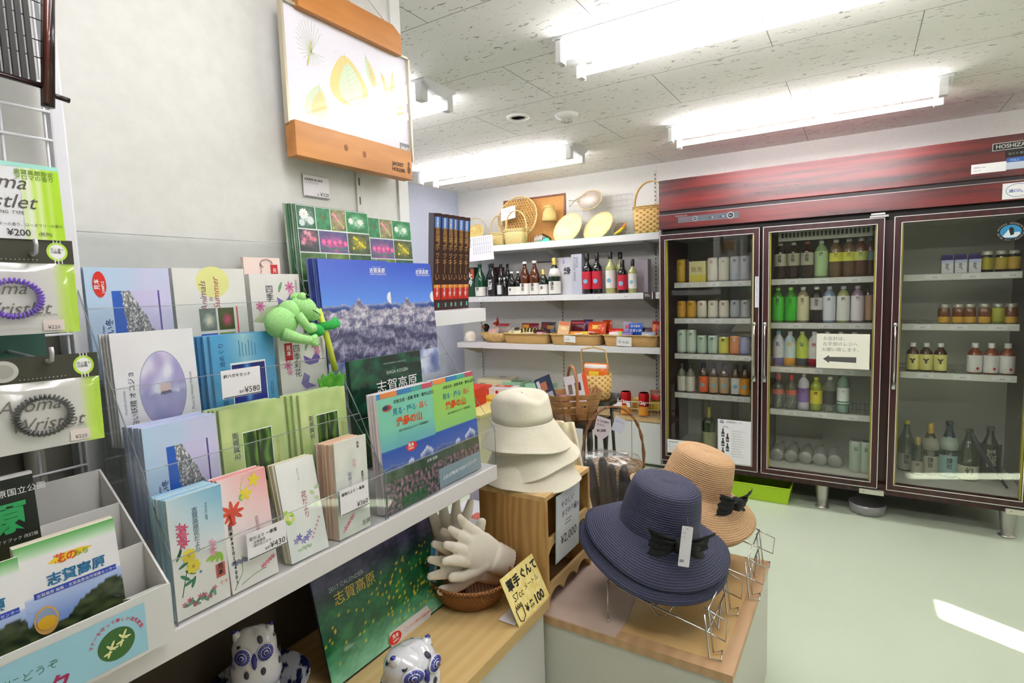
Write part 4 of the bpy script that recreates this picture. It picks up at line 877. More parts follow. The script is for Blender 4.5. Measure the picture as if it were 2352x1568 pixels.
def packet(label, x, y, z, w, h, lean, rz, col, hh=.034):
    # header card on top, clear bag with a coiled bracelet below; y,z is the lower left corner
    T = fr_x(x, y, z, lean) @ Matrix.Rotation(rz, 4, 'Z')
    t = thing('aroma_bracelet_packet', label, 'packet', T.translation, 0, 'bracelet packets on the hooks'); inv = Matrix.Translation(-T.translation)
    def B(mb, nm): 
        o = mb.build(nm, t); o.location = -T.translation; return o
    mb = MB(); mb.photo(0, 0, w, h - hh, lambda u, v: mix(hx('#dcdad6'), hx('#b9e234'), (u - .80) * 9), T, -.001, 30, 1); mb.text('Aroma', .012, h * .42, .024, M('#5f584e', .6), T, .0002, shear=.35); mb.text('Wristlet', .022, h * .21, .024, M('#5f584e', .6), T, .0002, shear=.35)
    mb.text('SPRING TYPE', w * .6, h * .18, .005, M('#8a857c', .6), T, .0002); mb.rect(w * .68, .004, w * .86, .019, M('#eeddd8', .5), T, .0006); mb.text('¥220', w * .72, .006, .007, M('#33333a', .5), T, .0008); mb.build
    B(mb, 'backing_card')
    mb = MB(); mb.prism([(0, h - hh), (w, h - hh), (w, h), (0, h)], -.001, .0006, M('#3b3a2c', .5), T); mb.oval(w * .86, h - hh * .5, .0125, .0135, LIM, T, .0009); mb.oval(w * .86, h - hh * .5, .0095, .0105, WH, T, .0012)
    mb.text('花と香り\nの腕輪', w * .86, h - hh * .46, .0042, BLACK, T, .0014, ax='C')
    for k in range(3): mb.rect(w * (.83 + .03 * k), h - hh, w * (.84 + .03 * k), h - hh * .8, WH, T, .001); mb.rect(w * (.83 + .03 * k), h - hh * .15, w * (.84 + .03 * k), h, WH, T, .001)
    mb.oval(.022, h - hh * .5, .016, .014, M('#c9c8c0', .3, .3), T, .001); mb.oval(.022, h - hh * .5, .011, .009, M('#a9a8a0', .3, .3), T, .0013)
    for k in range(12): mb.oval(w * (.3 + .035 * k), h - hh * .87, .0006, .0006, WH, T, .001, 6)
    B(mb, 'header_card')
    pts = []; cx, cy, r0, n = w * .46, (h - hh) * .5, .0265, 420
    for k in range(n): a = 2 * PI * k / n; b_ = a * 38; pts.append((cx + (r0 + .0032 * math.cos(b_)) * math.cos(a) * 1.12, cy + (r0 + .0032 * math.cos(b_)) * math.sin(a) * .92, .0055 + .0032 * math.sin(b_)))
    mb = MB(); mb.tube(pts, .0016, COIL[col], 5, True, T); B(mb, 'coil_bracelet')
    mb = MB(); mb.grid(lambda u, v: (w * (.01 + .98 * u), (h - hh) * v, .0105 * (math.sin(PI * u) * math.sin(PI * v)) ** .35 + .0008 + .001 * ns(u * 5, v * 5, x * 9)), 16, 14, BAGP, T); B(mb, 'clear_bag')
    return t
packet('upper packet with purple coil bracelet under the sign card', -.980, .221, 1.241, .138, .133, R(2), R(-1), 'p')
packet('lower packet with black coil bracelet hanging tilted', -.928, .228, 1.088, .128, .125, R(3), R(-1.5), 'k')
packet('packet mostly cut off at the left edge beside the black bracelet', -.965, .118, 1.075, .128, .125, R(3), R(3), 'k')
hook(-1.11, -.968, .312, 1.362, 'pale wire hook through the purple bracelet packet'); hook(-1.11, -.918, .300, 1.215, 'pale wire hook through the black bracelet packet')
# green folder board and a grey acrylic tray behind the packets
o = MB().box(-1.085, -1.07, .05, .345, 1.10, 1.26, M('#2f5a4e', .5)).build('green_packet', None, 'dark green package hanging behind the bracelet packets', 'package')
# dark red lacquered bamboo piece hanging at the top left
LQ = noisy('dark_lacquer', '#1d1517', '#34211f', 8, .2, 0, .001, (1, 6, 1)); RL = M('#5a1d12', .2, coat=.6)
t = thing('bamboo_wind_chime', 'dark lacquered bamboo slat frame hanging at the top left', 'bamboo ornament', (-1.02, .2, 1.7)); ox = Vector((-1.02, .2, 1.7))
def LB(mb, nm): 
    o = mb.build(nm, t); o.location = -ox; return o
xx = -1.03
LB(MB().tube([(xx, .366, 1.572), (xx, .386, 1.80)], .0085, LQ, 16).tube([(xx + .005, .3625, 1.575), (xx + .005, .382, 1.79)], .0048, RL, 10), 'end_pole')
LB(MB().tube([(xx, .365, 1.592), (xx, .394, 1.588)], .0038, LQ, 10), 'peg')
LB(MB().tube([(xx + .002, .366, 1.600), (xx + .002, .0, 1.622)], .0042, LQ, 10), 'bottom_rail')
for k in range(18): LB(MB().box(xx - .003, xx + .002, .3485 - .0098 * k, .3548 - .0098 * k, 1.602, 1.80, M('#1b191d', .5)), 'slat')
LB(MB().tube([(xx + .012, .262, 1.618), (xx + .012, .262, 1.72)], .009, M('#c9b6b8', .4), 12).tube([(xx + .012, .262, 1.606), (xx + .012, .262, 1.635)], .0105, LQ, 12), 'side_flute')
for z in (1.64, 1.665, 1.695, 1.72): LB(MB().tube([(xx, .37, z), (xx, .19, z + .012)], .0008, BLACK, 4), 'thread')
# ------------------------------------------------------------------ white cardboard brochure box and its books
CB = M('#d9d8d6', .6)
t = thing('cardboard_display_box', 'white cardboard tiered brochure box with pale blue printed front', 'display box', (-.93, .2, .7905)); o0 = Vector(t.location)
def B(mb, nm, lab=None):
    o = mb.build(nm, t, lab); o.location = -o0; return o
ya, yb = .02, .381; th = .003
def xprism(pts, y0, y1, mat, mb):
    k = len(pts); vs = [(x, y0, z) for x, z in pts] + [(x, y1, z) for x, z in pts]
    return mb.add(vs, [tuple(range(k)), tuple(k + i for i in range(k))[::-1]] + [(i, k + i, k + (i + 1) % k, (i + 1) % k) for i in range(k)], mat)
for y0 in (ya, yb - th): B(xprism([(-.835, .7915), (-.835, .876), (-.897, .924), (-.96, .973), (-1.02, 1.016), (-1.02, .7915)], y0, y0 + th, CB, MB()), 'side_wall')
B(MB().box(-.835, -.832, ya, yb, .7915, .876, CB), 'front_wall'); B(MB().box(-1.023, -1.02, ya, yb, .7915, 1.016, CB), 'back_wall')
B(MB().box(-.899, -.896, ya, yb, .7915, .924, CB), 'divider'); B(MB().box(-.962, -.959, ya, yb, .7915, .973, CB), 'divider'); B(MB().box(-1.02, -.835, ya, yb, .7915, .794, CB), 'base_panel')
B(xprism([(-.836, .872), (-.86, .865), (-.86, .868), (-.836, .876)], yb - .05, yb - th, CB, MB()), 'flap')
T = fr_x(-.8315, .02, .7925, 0); mb = MB(); mb.rect(0, .004, .325, .073, M('#9ccbdd', .5), T, .0002)
mb.text('花のみち・おみやげにどうぞ', .225, .043, .0125, M('#3c7a6a', .5), T, .0005, ax='R'); mb.text('ハイキングブック', .235, .008, .028, M('#a8205a', .5), T, .0005, bold=.03, ax='R')
mb.oval(.288, .034, .022, .0215, M('#3d6a30', .5), T, .0005, 32)
for u, v, r in ((.281, .030, .4), (.296, .038, .5)):
    for k in range(6): mb.oval(u + .004 * math.cos(k), v + .006 * math.sin(k * 1.3), .0055, .0016, M('#e4e2a0', .5), T, .0007 + k * .00003, 8, k * 1.1)
s = 'マナーを守って楽しい自然散策'
for i, ch in enumerate(s):
    a = R(165 - 150 * i / (len(s) - 1)); mb.text(ch, .289 + .0285 * math.cos(a), .036 + .027 * math.sin(a), .0055, M('#d0355a', .5), T, .0006, rot=a - PI / 2, ax='C', bold=.02)
B(mb, 'printed_front')
def pic_hill(u, v):
    hill = .44 + .16 * math.exp(-((u - .82) / .22) ** 2) + .03 * math.sin(u * 14)
    if v > hill: return mix(hx('#7f9ede'), hx('#c9d4ee'), (v - .45) * 4) if v < .64 else (hx('#efedf0') if v < .9 else mix(hx('#dfeede'), hx('#5fae5c'), (v - .9) * 10))
    return mix(hx('#1d2a1a'), hx('#56623a'), .45 + .9 * ns(u * 8, v * 22, 3)) if not (u > .6 and .1 < v < .3 and abs(v - .12 - .2 * (u - .6)) < .05) else hx('#2c3470')
def hana_book(label, x, y, z, w, h, lean):
    T = fr_x(x, y, z, lean); mb = MB(); slab(mb, T, w, h, .004, M('#efe9d8', .5)); mb.photo(0, 0, w, h, pic_hill, T, .0003, 50, 56, printed('glossy_print', .25, .3))
    mb.prism([(w * .28, h * .83), (w * .40, h * .87), (w * .62, h * .87), (w * .74, h * .855), (w * .62, h * .825), (w * .40, h * .81)], .0003, .0005, M('#f0c830', .4), T); mb.text('花の', w * .34, h * .815, w * .12, M('#d8502c', .4), T, .0008, bold=.03); mb.text('みち', w * .54, h * .82, w * .08, M('#7ab02c', .4), T, .0008, bold=.02)
    mb.text('志賀高原', w * .25, h * .685, w * .15, M('#1f6fa0', .4), T, .0008, bold=.03)
    mb.rect(w * .12, h * .62, w * .95, h * .66, M('#2c48b4', .4), T, .0006); mb.text('志賀高原 編集・志賀高原自然保護センター', w * .14, h * .628, w * .042, WH, T, .0009)
    mb.oval(w * .20, h * .46, w * .115, h * .095, M('#d8a85c', .4), T, .0007, 30); mb.oval(w * .20, h * .47, w * .095, h * .07, M('#8fa0c0', .4), T, .0009, 30); mb.oval(w * .20, h * .445, w * .09, h * .045, M('#e0b02c', .4), T, .0011, 26)
    return mb.build('guide_booklet', None, label, 'booklet', 'flower guide booklets in the cardboard box')
hana_book('flower guide booklet with green hill cover, right one in the box', -.862, .228, .7945, .110, .186, R(6))
hana_book('flower guide booklet half cut by the left frame edge', -.856, .120, .7945, .110, .178, R(6))
for i in range(2): card('pale-paged flower guide booklet, %s' % ordn(i), 'booklet', 'guide_booklet', -.8665 - .004 * i, .228 + .0005 * i, .7945, .110, .187, .003, '#ece6d4', R(6), None, 'flower guide booklets in the cardboard box')
T = fr_x(-.930, .160, .7945, R(5)); w, h = .116, .262; mb = MB(); slab(mb, T, w, h, .012, M('#e9e8ea', .5)); mb.photo(0, 0, w, h - .004, lambda u, v: mix(hx('#141a12'), hx('#6a6a34'), max(0, .8 - abs(v - .5) * 3) * (.6 + ns(u * 5, v * 5))), T, .0003, 24, 40)
mb.text('上信越高原国立公園', w * .30, h * .90, w * .09, WH, T, .0006); mb.text('原', w * .55, h * .73, w * .36, M('#2fa860', .4), T, .0006, bold=.04); mb.text('賀', w * .2, h * .73, w * .36, M('#2fa860', .4), T, .0006, bold=.04)
mb.text('自然観察ガイドブック 改訂版', w * .38, h * .67, w * .045, WH, T, .0006); mb.build('guide_book', None, 'black-covered guide book with green title standing in the cardboard box', 'book')
# grey moulded tray panel seen behind the packets
t0 = M('#6f6c63', .6)
mb = MB(); mb.box(-1.145, -1.135, -.1, .385, .80, 1.28, M('#77746a', .6)); mb.tube([(-1.12, -.05, 1.06), (-1.12, -.05, .86), (-1.12, .03, .82), (-1.12, .26, .82), (-1.12, .33, .88), (-1.12, .33, 1.1)], .014, M('#8d8a80', .5), 10)
mb.build('plastic_tray', None, 'dull grey plastic tray standing against the partition behind the packets', 'tray')

# ------------------------------------------------------------------ plush frog with leaf
def plush(name, h, h2): return noisy(name, h, h2, 320, .95, .5, .0012)
FG, FD = plush('plush_light_green', '#9ad882', '#b2e69c'), plush('plush_green', '#2fae4a', '#45c060')
t = thing('plush_frog', 'light green plush frog sitting on the flower postcard set', 'soft toy', (-.99, .715, 1.203))
def blob(mb, c, r, mat, rot=None, seg=20):
    T = Matrix.Translation(c) @ (rot or Matrix.Identity(4)) @ Matrix.Diagonal((*r, 1)); mb.lathe([(math.sin(i / 10 * PI), -math.cos(i / 10 * PI)) for i in range(11)], mat, seg, T); return mb
def rx(a, ax='X'): return Matrix.Rotation(R(a), 4, ax)
mb = MB(); blob(mb, (0, -.010, .026), (.027, .036, .031), FG, rx(20)); blob(mb, (0, .010, .046), (.022, .024, .024), FG, rx(-10)); mb.build('body', t)
mb = MB(); blob(mb, (.004, .040, .052), (.024, .030, .024), FG, rx(-18)); blob(mb, (.004, .060, .040), (.021, .018, .016), FG, rx(-25)); blob(mb, (.012, .034, .074), (.010, .011, .011), FG); blob(mb, (-.010, .034, .074), (.010, .011, .011), FG); mb.build('head', t)
mb = MB(); blob(mb, (.021, .040, .0765), (.0045, .0045, .0050), M('#0e0e10', .15)); mb.build('eye', t)
MB().tube([(.024, .038, .050), (.027, .052, .045), (.022, .068, .036), (.010, .077, .034)], .0011, M('#35562c', .7), 6).build('mouth', t)
MB().tube([(.022, .012, .040), (.031, .022, .020), (.026, .036, .008), (.024, .046, .012)], .009, FG, 12, rs=[.010, .009, .008, .011]).build('arm', t)
mb = MB(); mb.tube([(.018, -.022, .004), (.030, .005, -.008), (.033, .030, -.014)], .01, FG, 12, rs=[.014, .010, .009]); 
for k in (-1, 0, 1): mb.tube([(.033, .028, -.014), (.035, .045, -.016 + .009 * k)], .005, FG, 10, rs=[.007, .0055])
mb.build('leg', t)
mb = MB(); blob(mb, (.002, .068, .004), (.018, .022, .014), FD, rx(-20)); mb.build('second_head', t, 'darker green piece tucked under the chin')
mb = MB(); mb.tube([(.004, .080, .010), (.012, .105, .012), (.014, .118, .018)], .008, FD, 12, rs=[.009, .010, .012]); mb.build('foot', t, 'darker green foot')
mb = MB(); mb.poly([(-.062, .030), (-.028, .058), (.020, .064), (.022, .060), (-.030, .045), (-.040, .026)], M('#a9b596', .6), fr_x(-.016, 0, 0, 0), 0); mb.build('cap_brim', t, 'grey-green felt flap')
mb = MB(); mb.tube([(.0, .082, .048), (.004, .098, -.02), (.006, .112, -.09)], .0065, M('#d3e04c', .6), 12); mb.build('stem', t, 'yellow-green stem')
def lf(u, v):
    q = 2 * u - 1; wdt = (1 - abs(q) ** 1.6); return (.022 + .006 * math.sin(q * 4), .090 + .042 * q, -.105 - .012 * (1 - q * q) + (v - .5) * .052 * wdt + .006 * math.sin(u * 30))
mb = MB(); mb.grid(lf, 18, 8, noisy('leaf_felt', '#3f8f22', '#62b034', 60, .8, .3)); o = mb.build('leaf', t); o.modifiers.new('thickness', 'SOLIDIFY').thickness = .002
MB().tube([(.02, .112, .008), (.02, .116, -.008), (.018, .108, -.016)], .0006, M('#d8d8d4', .5), 5).build('ring', t)

# ------------------------------------------------------------------ on the counter: calendar, glove basket, tent card, owls
T = fr_x(-.928, .722, .4445, R(13)) ; mb = MB(); w, h = .385, .29
def pic_field(u, v):
    q = .5 + ns(u * 9, v * 9, 3) * .8 + ns(u * 30, v * 34) * .5; base = mix(hx('#0f4a30'), hx('#2c7a48'), q)
    if v > .55: base = mix(base, mix(hx('#24283a'), hx('#4c4a70'), q), (v - .50) * 4.5)
    if v < .25: base = mix(base, hx('#8fd8b4'), (.30 - v) * 3.6 * (.8 + .3 * q))
    if .12 < v < .62 and ns(u * 52, v * 52, 9) > .54 - .12 * (u > .45): base = hx('#d8cc38')
    return base
slab(mb, T, w, h, .006, M('#1f2f3c', .4)); mb.photo(0, 0, w, h, pic_field, T, .0003, 90, 70, printed('glossy_print', .25, .3))
mb.text('2017 CALENDER', w * .10, h * .66, w * .036, M('#aebcc4', .5), T, .0008); mb.text('志賀高原', w * .12, h * .55, w * .08, M('#d8c04c', .5), T, .0008)
mb.rect(0, 0, w, .003, BLACK, T, .0009)
mb.prism([(w * .45, -.006), (w * .80, -.006), (w * .83, .008), (w * .80, .03), (w * .45, .03), (w * .43, .01)], .0016, .0024, M('#dcdadb', .4), T)
mb.oval(w * .485, .012, .021, .0135, RED, T, .0028); mb.text('見本', w * .462, .012, .011, WH, T, .0032, bold=.02); mb.text('SAMPLE', w * .462, .004, .006, WH, T, .0032, bold=.02); mb.text('◯こちらの見本は税抜価格です', w * .57, .010, .0075, M('#e0584a', .5), T, .0030)
mb.text('170', w * .90, h * .38, .02, M('#c03040', .5), T, .003, rot=R(50), bold=.03)
mb.prism([(w * .86, h * .28), (w * .90, h * .25), (w * 1.0, h * .52), (w * .96, h * .56)], .0016, .0024, M('#4f9fc8', .4), T); mb.prism([(w * .90, h * .25), (w * .93, h * .23), (w * 1.02, h * .48), (w * 1.0, h * .52)], .0016, .0024, M('#dcdcdc', .4), T)
mb.build('calendar', None, 'green meadow wall calendar leaning under the white shelf with sample tag', 'calendar')
WK = weave('brown_wicker', '#6e3f1c', '#b07840', 520, 700, .55, .9, .1, .9, .0022)
def wicker_basket(name, label, loc, r0, r1, h, mat, cat='basket', ell=1., rot=0., rimr=.006, group=None):
    t = thing(name, label, cat, loc, rot, group)
    f = lambda a, r, z: (r * math.cos(a), r * ell * math.sin(a), z)
    mb = MB(); mb.lathe([(0, .003), (r0 * .95, .0), (r0, .002), ((r0 + r1) / 2 * 1.03, h * .5), (r1, h), (r1 - .004, h), ((r0 + r1) / 2 * 1.0 - .004, h * .5), (r0 - .005, .006), (0, .006)], mat, 56, f=f); mb.build('body', t)
    mb = MB()
    for ph in (0, PI):
        mb.tube([((r1 + .002 * math.cos(a * 30 + ph)) * math.cos(a), (r1 + .002 * math.cos(a * 30 + ph)) * ell * math.sin(a), h + .002 * math.sin(a * 30 + ph)) for a in [2 * PI * k / 240 for k in range(240)]], rimr * .6, mat, 6, True)
    mb.build('rim', t); return t
wicker_basket('wicker_basket', 'round brown wicker basket holding white work gloves on the counter', (-.893, 1.165, .4445), .088, .118, .063, WK, ell=.92)
GLV = noisy('cotton_knit', '#e3dbcc', '#efe8da', 420, .95, .4, .0006)
def glove(label, M4, curl=0.):
    # one continuous skin: palm, four fingers and a thumb fused by remeshing (local: palm in the x/y plane, fingers towards +y)
    t = thing('work_glove', label, 'glove', (0, 0, 0), 0, 'white cotton work gloves in the wicker basket'); t.matrix_world = M4
    mb = MB(); S = [(math.sin(i / 8 * PI), -math.cos(i / 8 * PI)) for i in range(9)]
    def ball(c, r): mb.lathe(S, GLV, 14, Matrix.Translation(c) @ Matrix.Diagonal((*r, 1)))
    mb.grid(lambda u, v: (0, 0, 0), 1, 1, GLV) if False else None
    pr = [(0, 0), (.036, -.004), (.040, .02), (.045, .05), (.044, .085), (.036, .104), (.015, .110), (0, .11)]
    mb.lathe(pr, GLV, 24, Matrix(((1, 0, 0, 0), (0, 0, 1, 0), (0, -1, 0, 0), (0, 0, 0, 1))), f=lambda a, r, z: (r * math.cos(a), r * .42 * math.sin(a), z))
    def finger(pts, rr):
        mb.tube(pts, .01, GLV, 12, rs=rr)
        for p, r in zip(pts, rr): ball(p, (r, r, r))
    for x, L_, sp in ((-.034, .056, -.009), (-.0115, .070, -.003), (.0115, .067, .004), (.034, .052, .011)):
        finger([(x, .088, 0), (x + sp * .3, .112, .002), (x + sp, .112 + L_ * .5, .004 + curl * .012), (x + sp * 1.6, .110 + L_, .002 - curl * .012)], [.0138, .0132, .0118, .0088])
    finger([(.026, .030, .002), (.048, .052, .008), (.068, .078, .016), (.076, .108, .016)], [.020, .017, .0145, .0118])
    o = mb.build('glove_hand', t); rm = o.modifiers.new('fuse', 'REMESH'); o.scale = (1.05, 1, .66); rm.mode = 'VOXEL'; rm.voxel_size = .0028; rm.use_smooth_shade = True
    sm = o.modifiers.new('soften', 'SMOOTH'); sm.factor = .6; sm.iterations = 4
    mb = MB(); mb.lathe([(.037, .010)] + [(.0385 - .0002 * i + (.0016 if i % 2 else 0), -.0035 * i) for i in range(18)] + [(.034, -.063), (.03, -.05)], GLV, 44, Matrix(((1, 0, 0, 0), (0, 0, 1, 0), (0, -1, 0, 0), (0, 0, 0, 1))), f=lambda a, r, z: ((r + .0012 * math.cos(a * 22)) * math.cos(a), (r + .0012 * math.cos(a * 22)) * .46 * math.sin(a), z))
    mb.build('cuff', t); mb = MB(); mb.tube([(.035 * math.cos(a), -.0615, .016 * math.sin(a)) for a in [2 * PI * k / 24 for k in range(24)]], .0018, M('#4a2a34', .8), 6, True); mb.build('cuff_hem', t, 'dark red hem'); return t
def pose(loc, xdir, ydir):
    x = Vector(xdir).normalized(); y = Vector(ydir); y = (y - x * y.dot(x)).normalized(); z = x.cross(y); return Matrix(((x[0], y[0], z[0], loc[0]), (x[1], y[1], z[1], loc[1]), (x[2], y[2], z[2], loc[2]), (0, 0, 0, 1))) @ Matrix.Scale(1.07, 4)
GL1 = glove('front white cotton work glove, palm out, ribbed cuff at the basket rim', pose((-.838, 1.212, .545), (-.05, -.55, -.75), (-.20, -.58, .72)), .6)
GL2 = glove('second white work glove right under the front one, thumb hanging over the rim', pose((-.866, 1.20, .518), (-.02, -.50, -.8), (-.24, -.66, .52)), .2)
GL3 = glove('rear white work glove standing upright against the shelf edge', pose((-.945, 1.155, .53), (.75, .65, .0), (-.08, -.12, 1.)), .0)
# yellow tent card
T = fr_x(-.700, 1.105, .4445, R(26)) @ Matrix.Rotation(R(0), 4, 'Z'); mb = MB(); w, h = .162, .121; YC = noisy('marbled_yellow_card', '#ecd67a', '#f6e6a0', 60, .6, 0)
slab(mb, T, w, h, .0008, YC); mk = M('#1d1b18', .6)
mb.text('軍手', .014, .082, .03, mk, T, .0004, bold=.04); mb.text('ぐんて', .078, .086, .028, mk, T, .0004, bold=.04); mb.text('S7cc', .02, .052, .026, mk, T, .0004); mb.text('メートル', .075, .058, .018, mk, T, .0004)
mb.text('各', .070, .012, .022, mk, T, .0004, bold=.03); mb.text('¥', .052, .012, .024, mk, T, .0004, bold=.03); mb.text('100', .095, .010, .032, mk, T, .0004, bold=.04)
mb.tube([(.012, .034, .001), (.014, .008, .001), (.026, .003, .001), (.040, .010, .001), (.042, .036, .001)], .0012, mk, 5, T=T)
for k in range(4): mb.tube([(.014 + .0075 * k, .033, .001), (.017 + .0075 * k, .044, .001), (.0205 + .0075 * k, .033, .001)], .001, mk, 5, T=T)
mb.prism([(0, 0), (w * .7, 0), (w * .7, .05), (0, .05)], -.0008, 0, M('#e9e6ea', .6), Matrix.Translation((-.762, 1.105, .4446)) @ Matrix(((0, 1, 0, 0), (1, 0, 0, 0), (0, 0, 1, .001), (0, 0, 0, 1))))
mb.build('price_card', None, 'yellow handwritten glove price card standing on the counter edge, 100 yen', 'price card')
# porcelain owls
CER = M('#dfe0e6', .12, coat=.8); CB1, CB2 = M('#23278c', .2, coat=.5), M('#5a60b4', .2, coat=.5)
def owl(label, loc, rz, s, face=True):
    t = thing('porcelain_owl', label, 'figurine', loc, rz); t.scale = s if isinstance(s, tuple) else (s, s, s)
    mb = MB(); mb.lathe([(.0, 0), (.034, 0), (.042, .008), (.047, .03), (.046, .055), (.040, .075), (.041, .085), (.040, .1), (.032, .116), (.018, .125), (0, .128)], CER, 40, f=lambda a, r, z: (r * math.cos(a) * 1.08, r * math.sin(a) * .98, z + (.006 * abs(math.cos(a)) if z > .1 else 0)))
    mb.build('body', t)
    for sx in (-1, 1):
        mb = MB(); mb.lathe([(0.013, -.016), (.010, 0), (.004, .012), (0, .016)], CER, 14, Matrix.Translation((sx * .031, -.004, .122)) @ rx(sx * 22, 'Y')); mb.lathe([(.0075, .004), (.004, .0125), (0, .0168)], CB1, 12, Matrix.Translation((sx * .031, -.004, .122)) @ rx(sx * 22, 'Y')); mb.build('ear', t)
        e = Matrix.Translation((sx * .021, -.036, .092)) @ rx(82) @ rx(sx * 22, 'Y'); mb = MB()
        for rr, hh, m_ in ((.0185, .002, CER), (.0165, .0034, CB2), (.0098, .0046, CER), (.0088, .0056, CB1), (.0048, .0066, CER), (.0036, .0076, CB1)): mb.lathe([(rr, 0), (rr * .98, hh), (0, hh)], m_, 24, e)
        for k in range(16): a = 2 * PI * k / 16; mb.tube([(.010 * math.cos(a), .010 * math.sin(a), .0042), (.0162 * math.cos(a), .0162 * math.sin(a), .0030)], .0008, CB1, 4, T=e)
        mb.build('eye', t)
    mb = MB(); mb.lathe([(.0, .012), (.006, 0), (.004, -.018), (0, -.024)], CB1, 12, Matrix.Translation((0, -.041, .086)) @ rx(-8)); mb.build('beak', t, 'cobalt blue beak')
    hole = M('#3a3a4c', .5)
    for a, z in [(-2.4, .112), (-1.2, .118), (-.2, .112), (.8, .116), (1.9, .112), (2.9, .114), (.3, .06), (0.0, .045), (-.35, .055), (2.9, .06), (3.3, .05), (-1.9, .055), (-1.25, .055), (1.2, .05), (1.8, .06)]:
        r = .047 if z < .075 else .034
        e = Matrix.Translation((r * math.cos(a) * 1.06, r * math.sin(a) * .96, z)) @ Matrix.Rotation(a, 4, 'Z') @ rx(90 if z < .1 else 52, 'Y'); MB().lathe([(.0058, 0), (.0052, .0012), (0, .0012)], hole, 12, e @ Matrix.Diagonal((1.5, .9, 1, 1))).build('cutout', t, 'dark pierced opening')
    mb = MB()
    for a0 in (-2.5,):
        for k in range(5): a = a0; e = Matrix.Translation((.0475 * math.cos(a) * 1.06, .0475 * math.sin(a) * .97, .072)) @ Matrix.Rotation(a, 4, 'Z') @ rx(90, 'Y'); mb.tube([(.0045 * math.cos(2 * PI * k / 5) + .0025 * math.cos(q), .0045 * math.sin(2 * PI * k / 5) + .0025 * math.sin(q), .0004) for q in [2 * PI * j / 8 for j in range(8)]], .0005, CB1, 4, True, e)
    mb.build('painted_flower', t); return t
OW1 = owl('white and cobalt blue pierced porcelain owl at the counter front', (-.778, .800, .4445), R(80), (1.28, 1.28, .80))
OW2 = owl('porcelain owl on a patterned dish in the shadow under the shelf', (-1.0, .60, .512), R(55), .93)
def pattern_dish(label, loc, r, h):
    m = noisy('blue_white_china', '#1e2450', '#c8ccd6', 38, .15, 0, .001, lo=.44, hi=.52)
    t = MB(); t.lathe([(0, 0), (r * .5, 0), (r * .55, .006), (r, h), (r, h + .003), (r * .6, .012), (0, .01)], m, 48); o = t.build('china_dish', None, label, 'dish'); o.location = loc; return o
mb = MB(); mb.cyl(0, 0, 0, .012, .062, M('#c9ccd6', .15), 32); o = pattern_dish('blue and white patterned dish under the shadowed owl', (-1.0, .605, .4445), .095, .072)
mb = MB(); mb.lathe([(0, 0), (.04, 0), (.04, .054), (0, .054)], CER, 24); o = mb.build('dish_stand', None, 'small white foot inside the dish carrying the owl', 'dish stand'); o.location = (-1.0, .60, .4575)
pattern_dish('blue and white china dish at the bottom edge below the shelf', (-1.0, .40, .4445), .09, .05)

# ------------------------------------------------------------------ chocolate boxes on the end shelf
o = MB().box(-1.50, -1.12, 1.29, 1.617, 1.172, 1.217, M('#e6e6e8', .5), bev=.001).build('shelf_board', None, 'short white shelf beyond the partition carrying the chocolate boxes', 'shelf')
CH, CHB, CHR = M('#3a1512', .35, coat=.3), M('#3a78d0', .35), M('#d42a1c', .35)
def choc():
    mb = MB(); T = fr_y(0, 0, 0, 0); w, h, d = .026, .318, .05
    mb.box(-w / 2, w / 2, 0, d, 0, h, CH); T = fr_y(-w / 2, -.0002, 0, 0)
    mb.rect(.003, h * .855, w - .003, h * .965, CHB, T, .0002); mb.text('信州限定', w * .5, h * .94, .0088, WH, T, .0005, vert=True, ax='C', bold=.02)
    mb.text('苗場ポッキ丨い', w * .52, h * .79, .0262, M('#d9a45c', .5), T, .0005, vert=True, ax='C', bold=.0, sx=.62)
    mb.rect(.0015, h * .11, w - .0015, h * .27, CHR, T, .0002); mb.rect(.0015, h * .235, w - .0015, h * .27, M('#e8912c', .4), T, .0004); mb.text('チョコ菓子', w * .5, h * .245, .0085, WH, T, .0006, vert=True, ax='C', bold=.02)
    mb.rect(w * .62, h * .03, w * .82, h * .075, M('#4fc0a8', .4), T, .0003)
    return mb
c0 = choc().build('chocolate_box', None, 'brown stick-chocolate box, leftmost of the six on the end shelf', 'snack box', 'brown chocolate boxes on the end shelf')
ey = [1.452, 1.490, 1.521, 1.545, 1.578, 1.610]
c0.location = (-1.205, ey[0], 1.2185); c0.rotation_euler = (R(9), 0, R(60))
for i in range(1, 6): dup(c0, (-1.205, ey[i], 1.2185), None, 'brown stick-chocolate box, %s of the six on the end shelf' % ['', 'second from left', 'third from left', 'fourth from left', 'second from right', 'rightmost'][i])
# packages between the glove basket and the pine box
def pack(label, x0, x1, y0, y1, z0, z1, base, art, name='package', cat='package', rz=0.):
    mb = MB(); mb.box(x0, x1, y0, y1, z0, z1, M(base, .5), bev=.001); 
    if art: art(mb, Matrix.Translation((x0, y0, z1 + .0003)), x1 - x0, y1 - y0)
    return mb.build(name, None, label, cat)
def ap1(mb, T, w, h):
    for k in range(5): mb.rect(w * .02, h * (.1 + .18 * k), w * .95, h * (.13 + .18 * k), M('#6a58c0', .5), T)
    mb.text('SHINSHU', w * .9, h * .1, .05, M('#4c3ab0', .5), T, .0003, PI / 2, bold=.03)
def ap2(mb, T, w, h):
    mb.rect(w * .55, h * .3, w * .95, h * .55, M('#e85a3c', .5), T); mb.rect(w * .2, h * .2, w * .38, h * .34, M('#20264a', .5), T)
MB().box(-1.19, -.96, 1.30, 1.80, .3835, .46, M('#b9a98e', .7)).build('storage_box', None, 'plain brown box under the purple and white packages', 'box')
pack('white package with a red square and dark mark behind the gloves', -1.14, -.965, 1.31, 1.50, .4610, .56, '#e4e4ea', ap2)
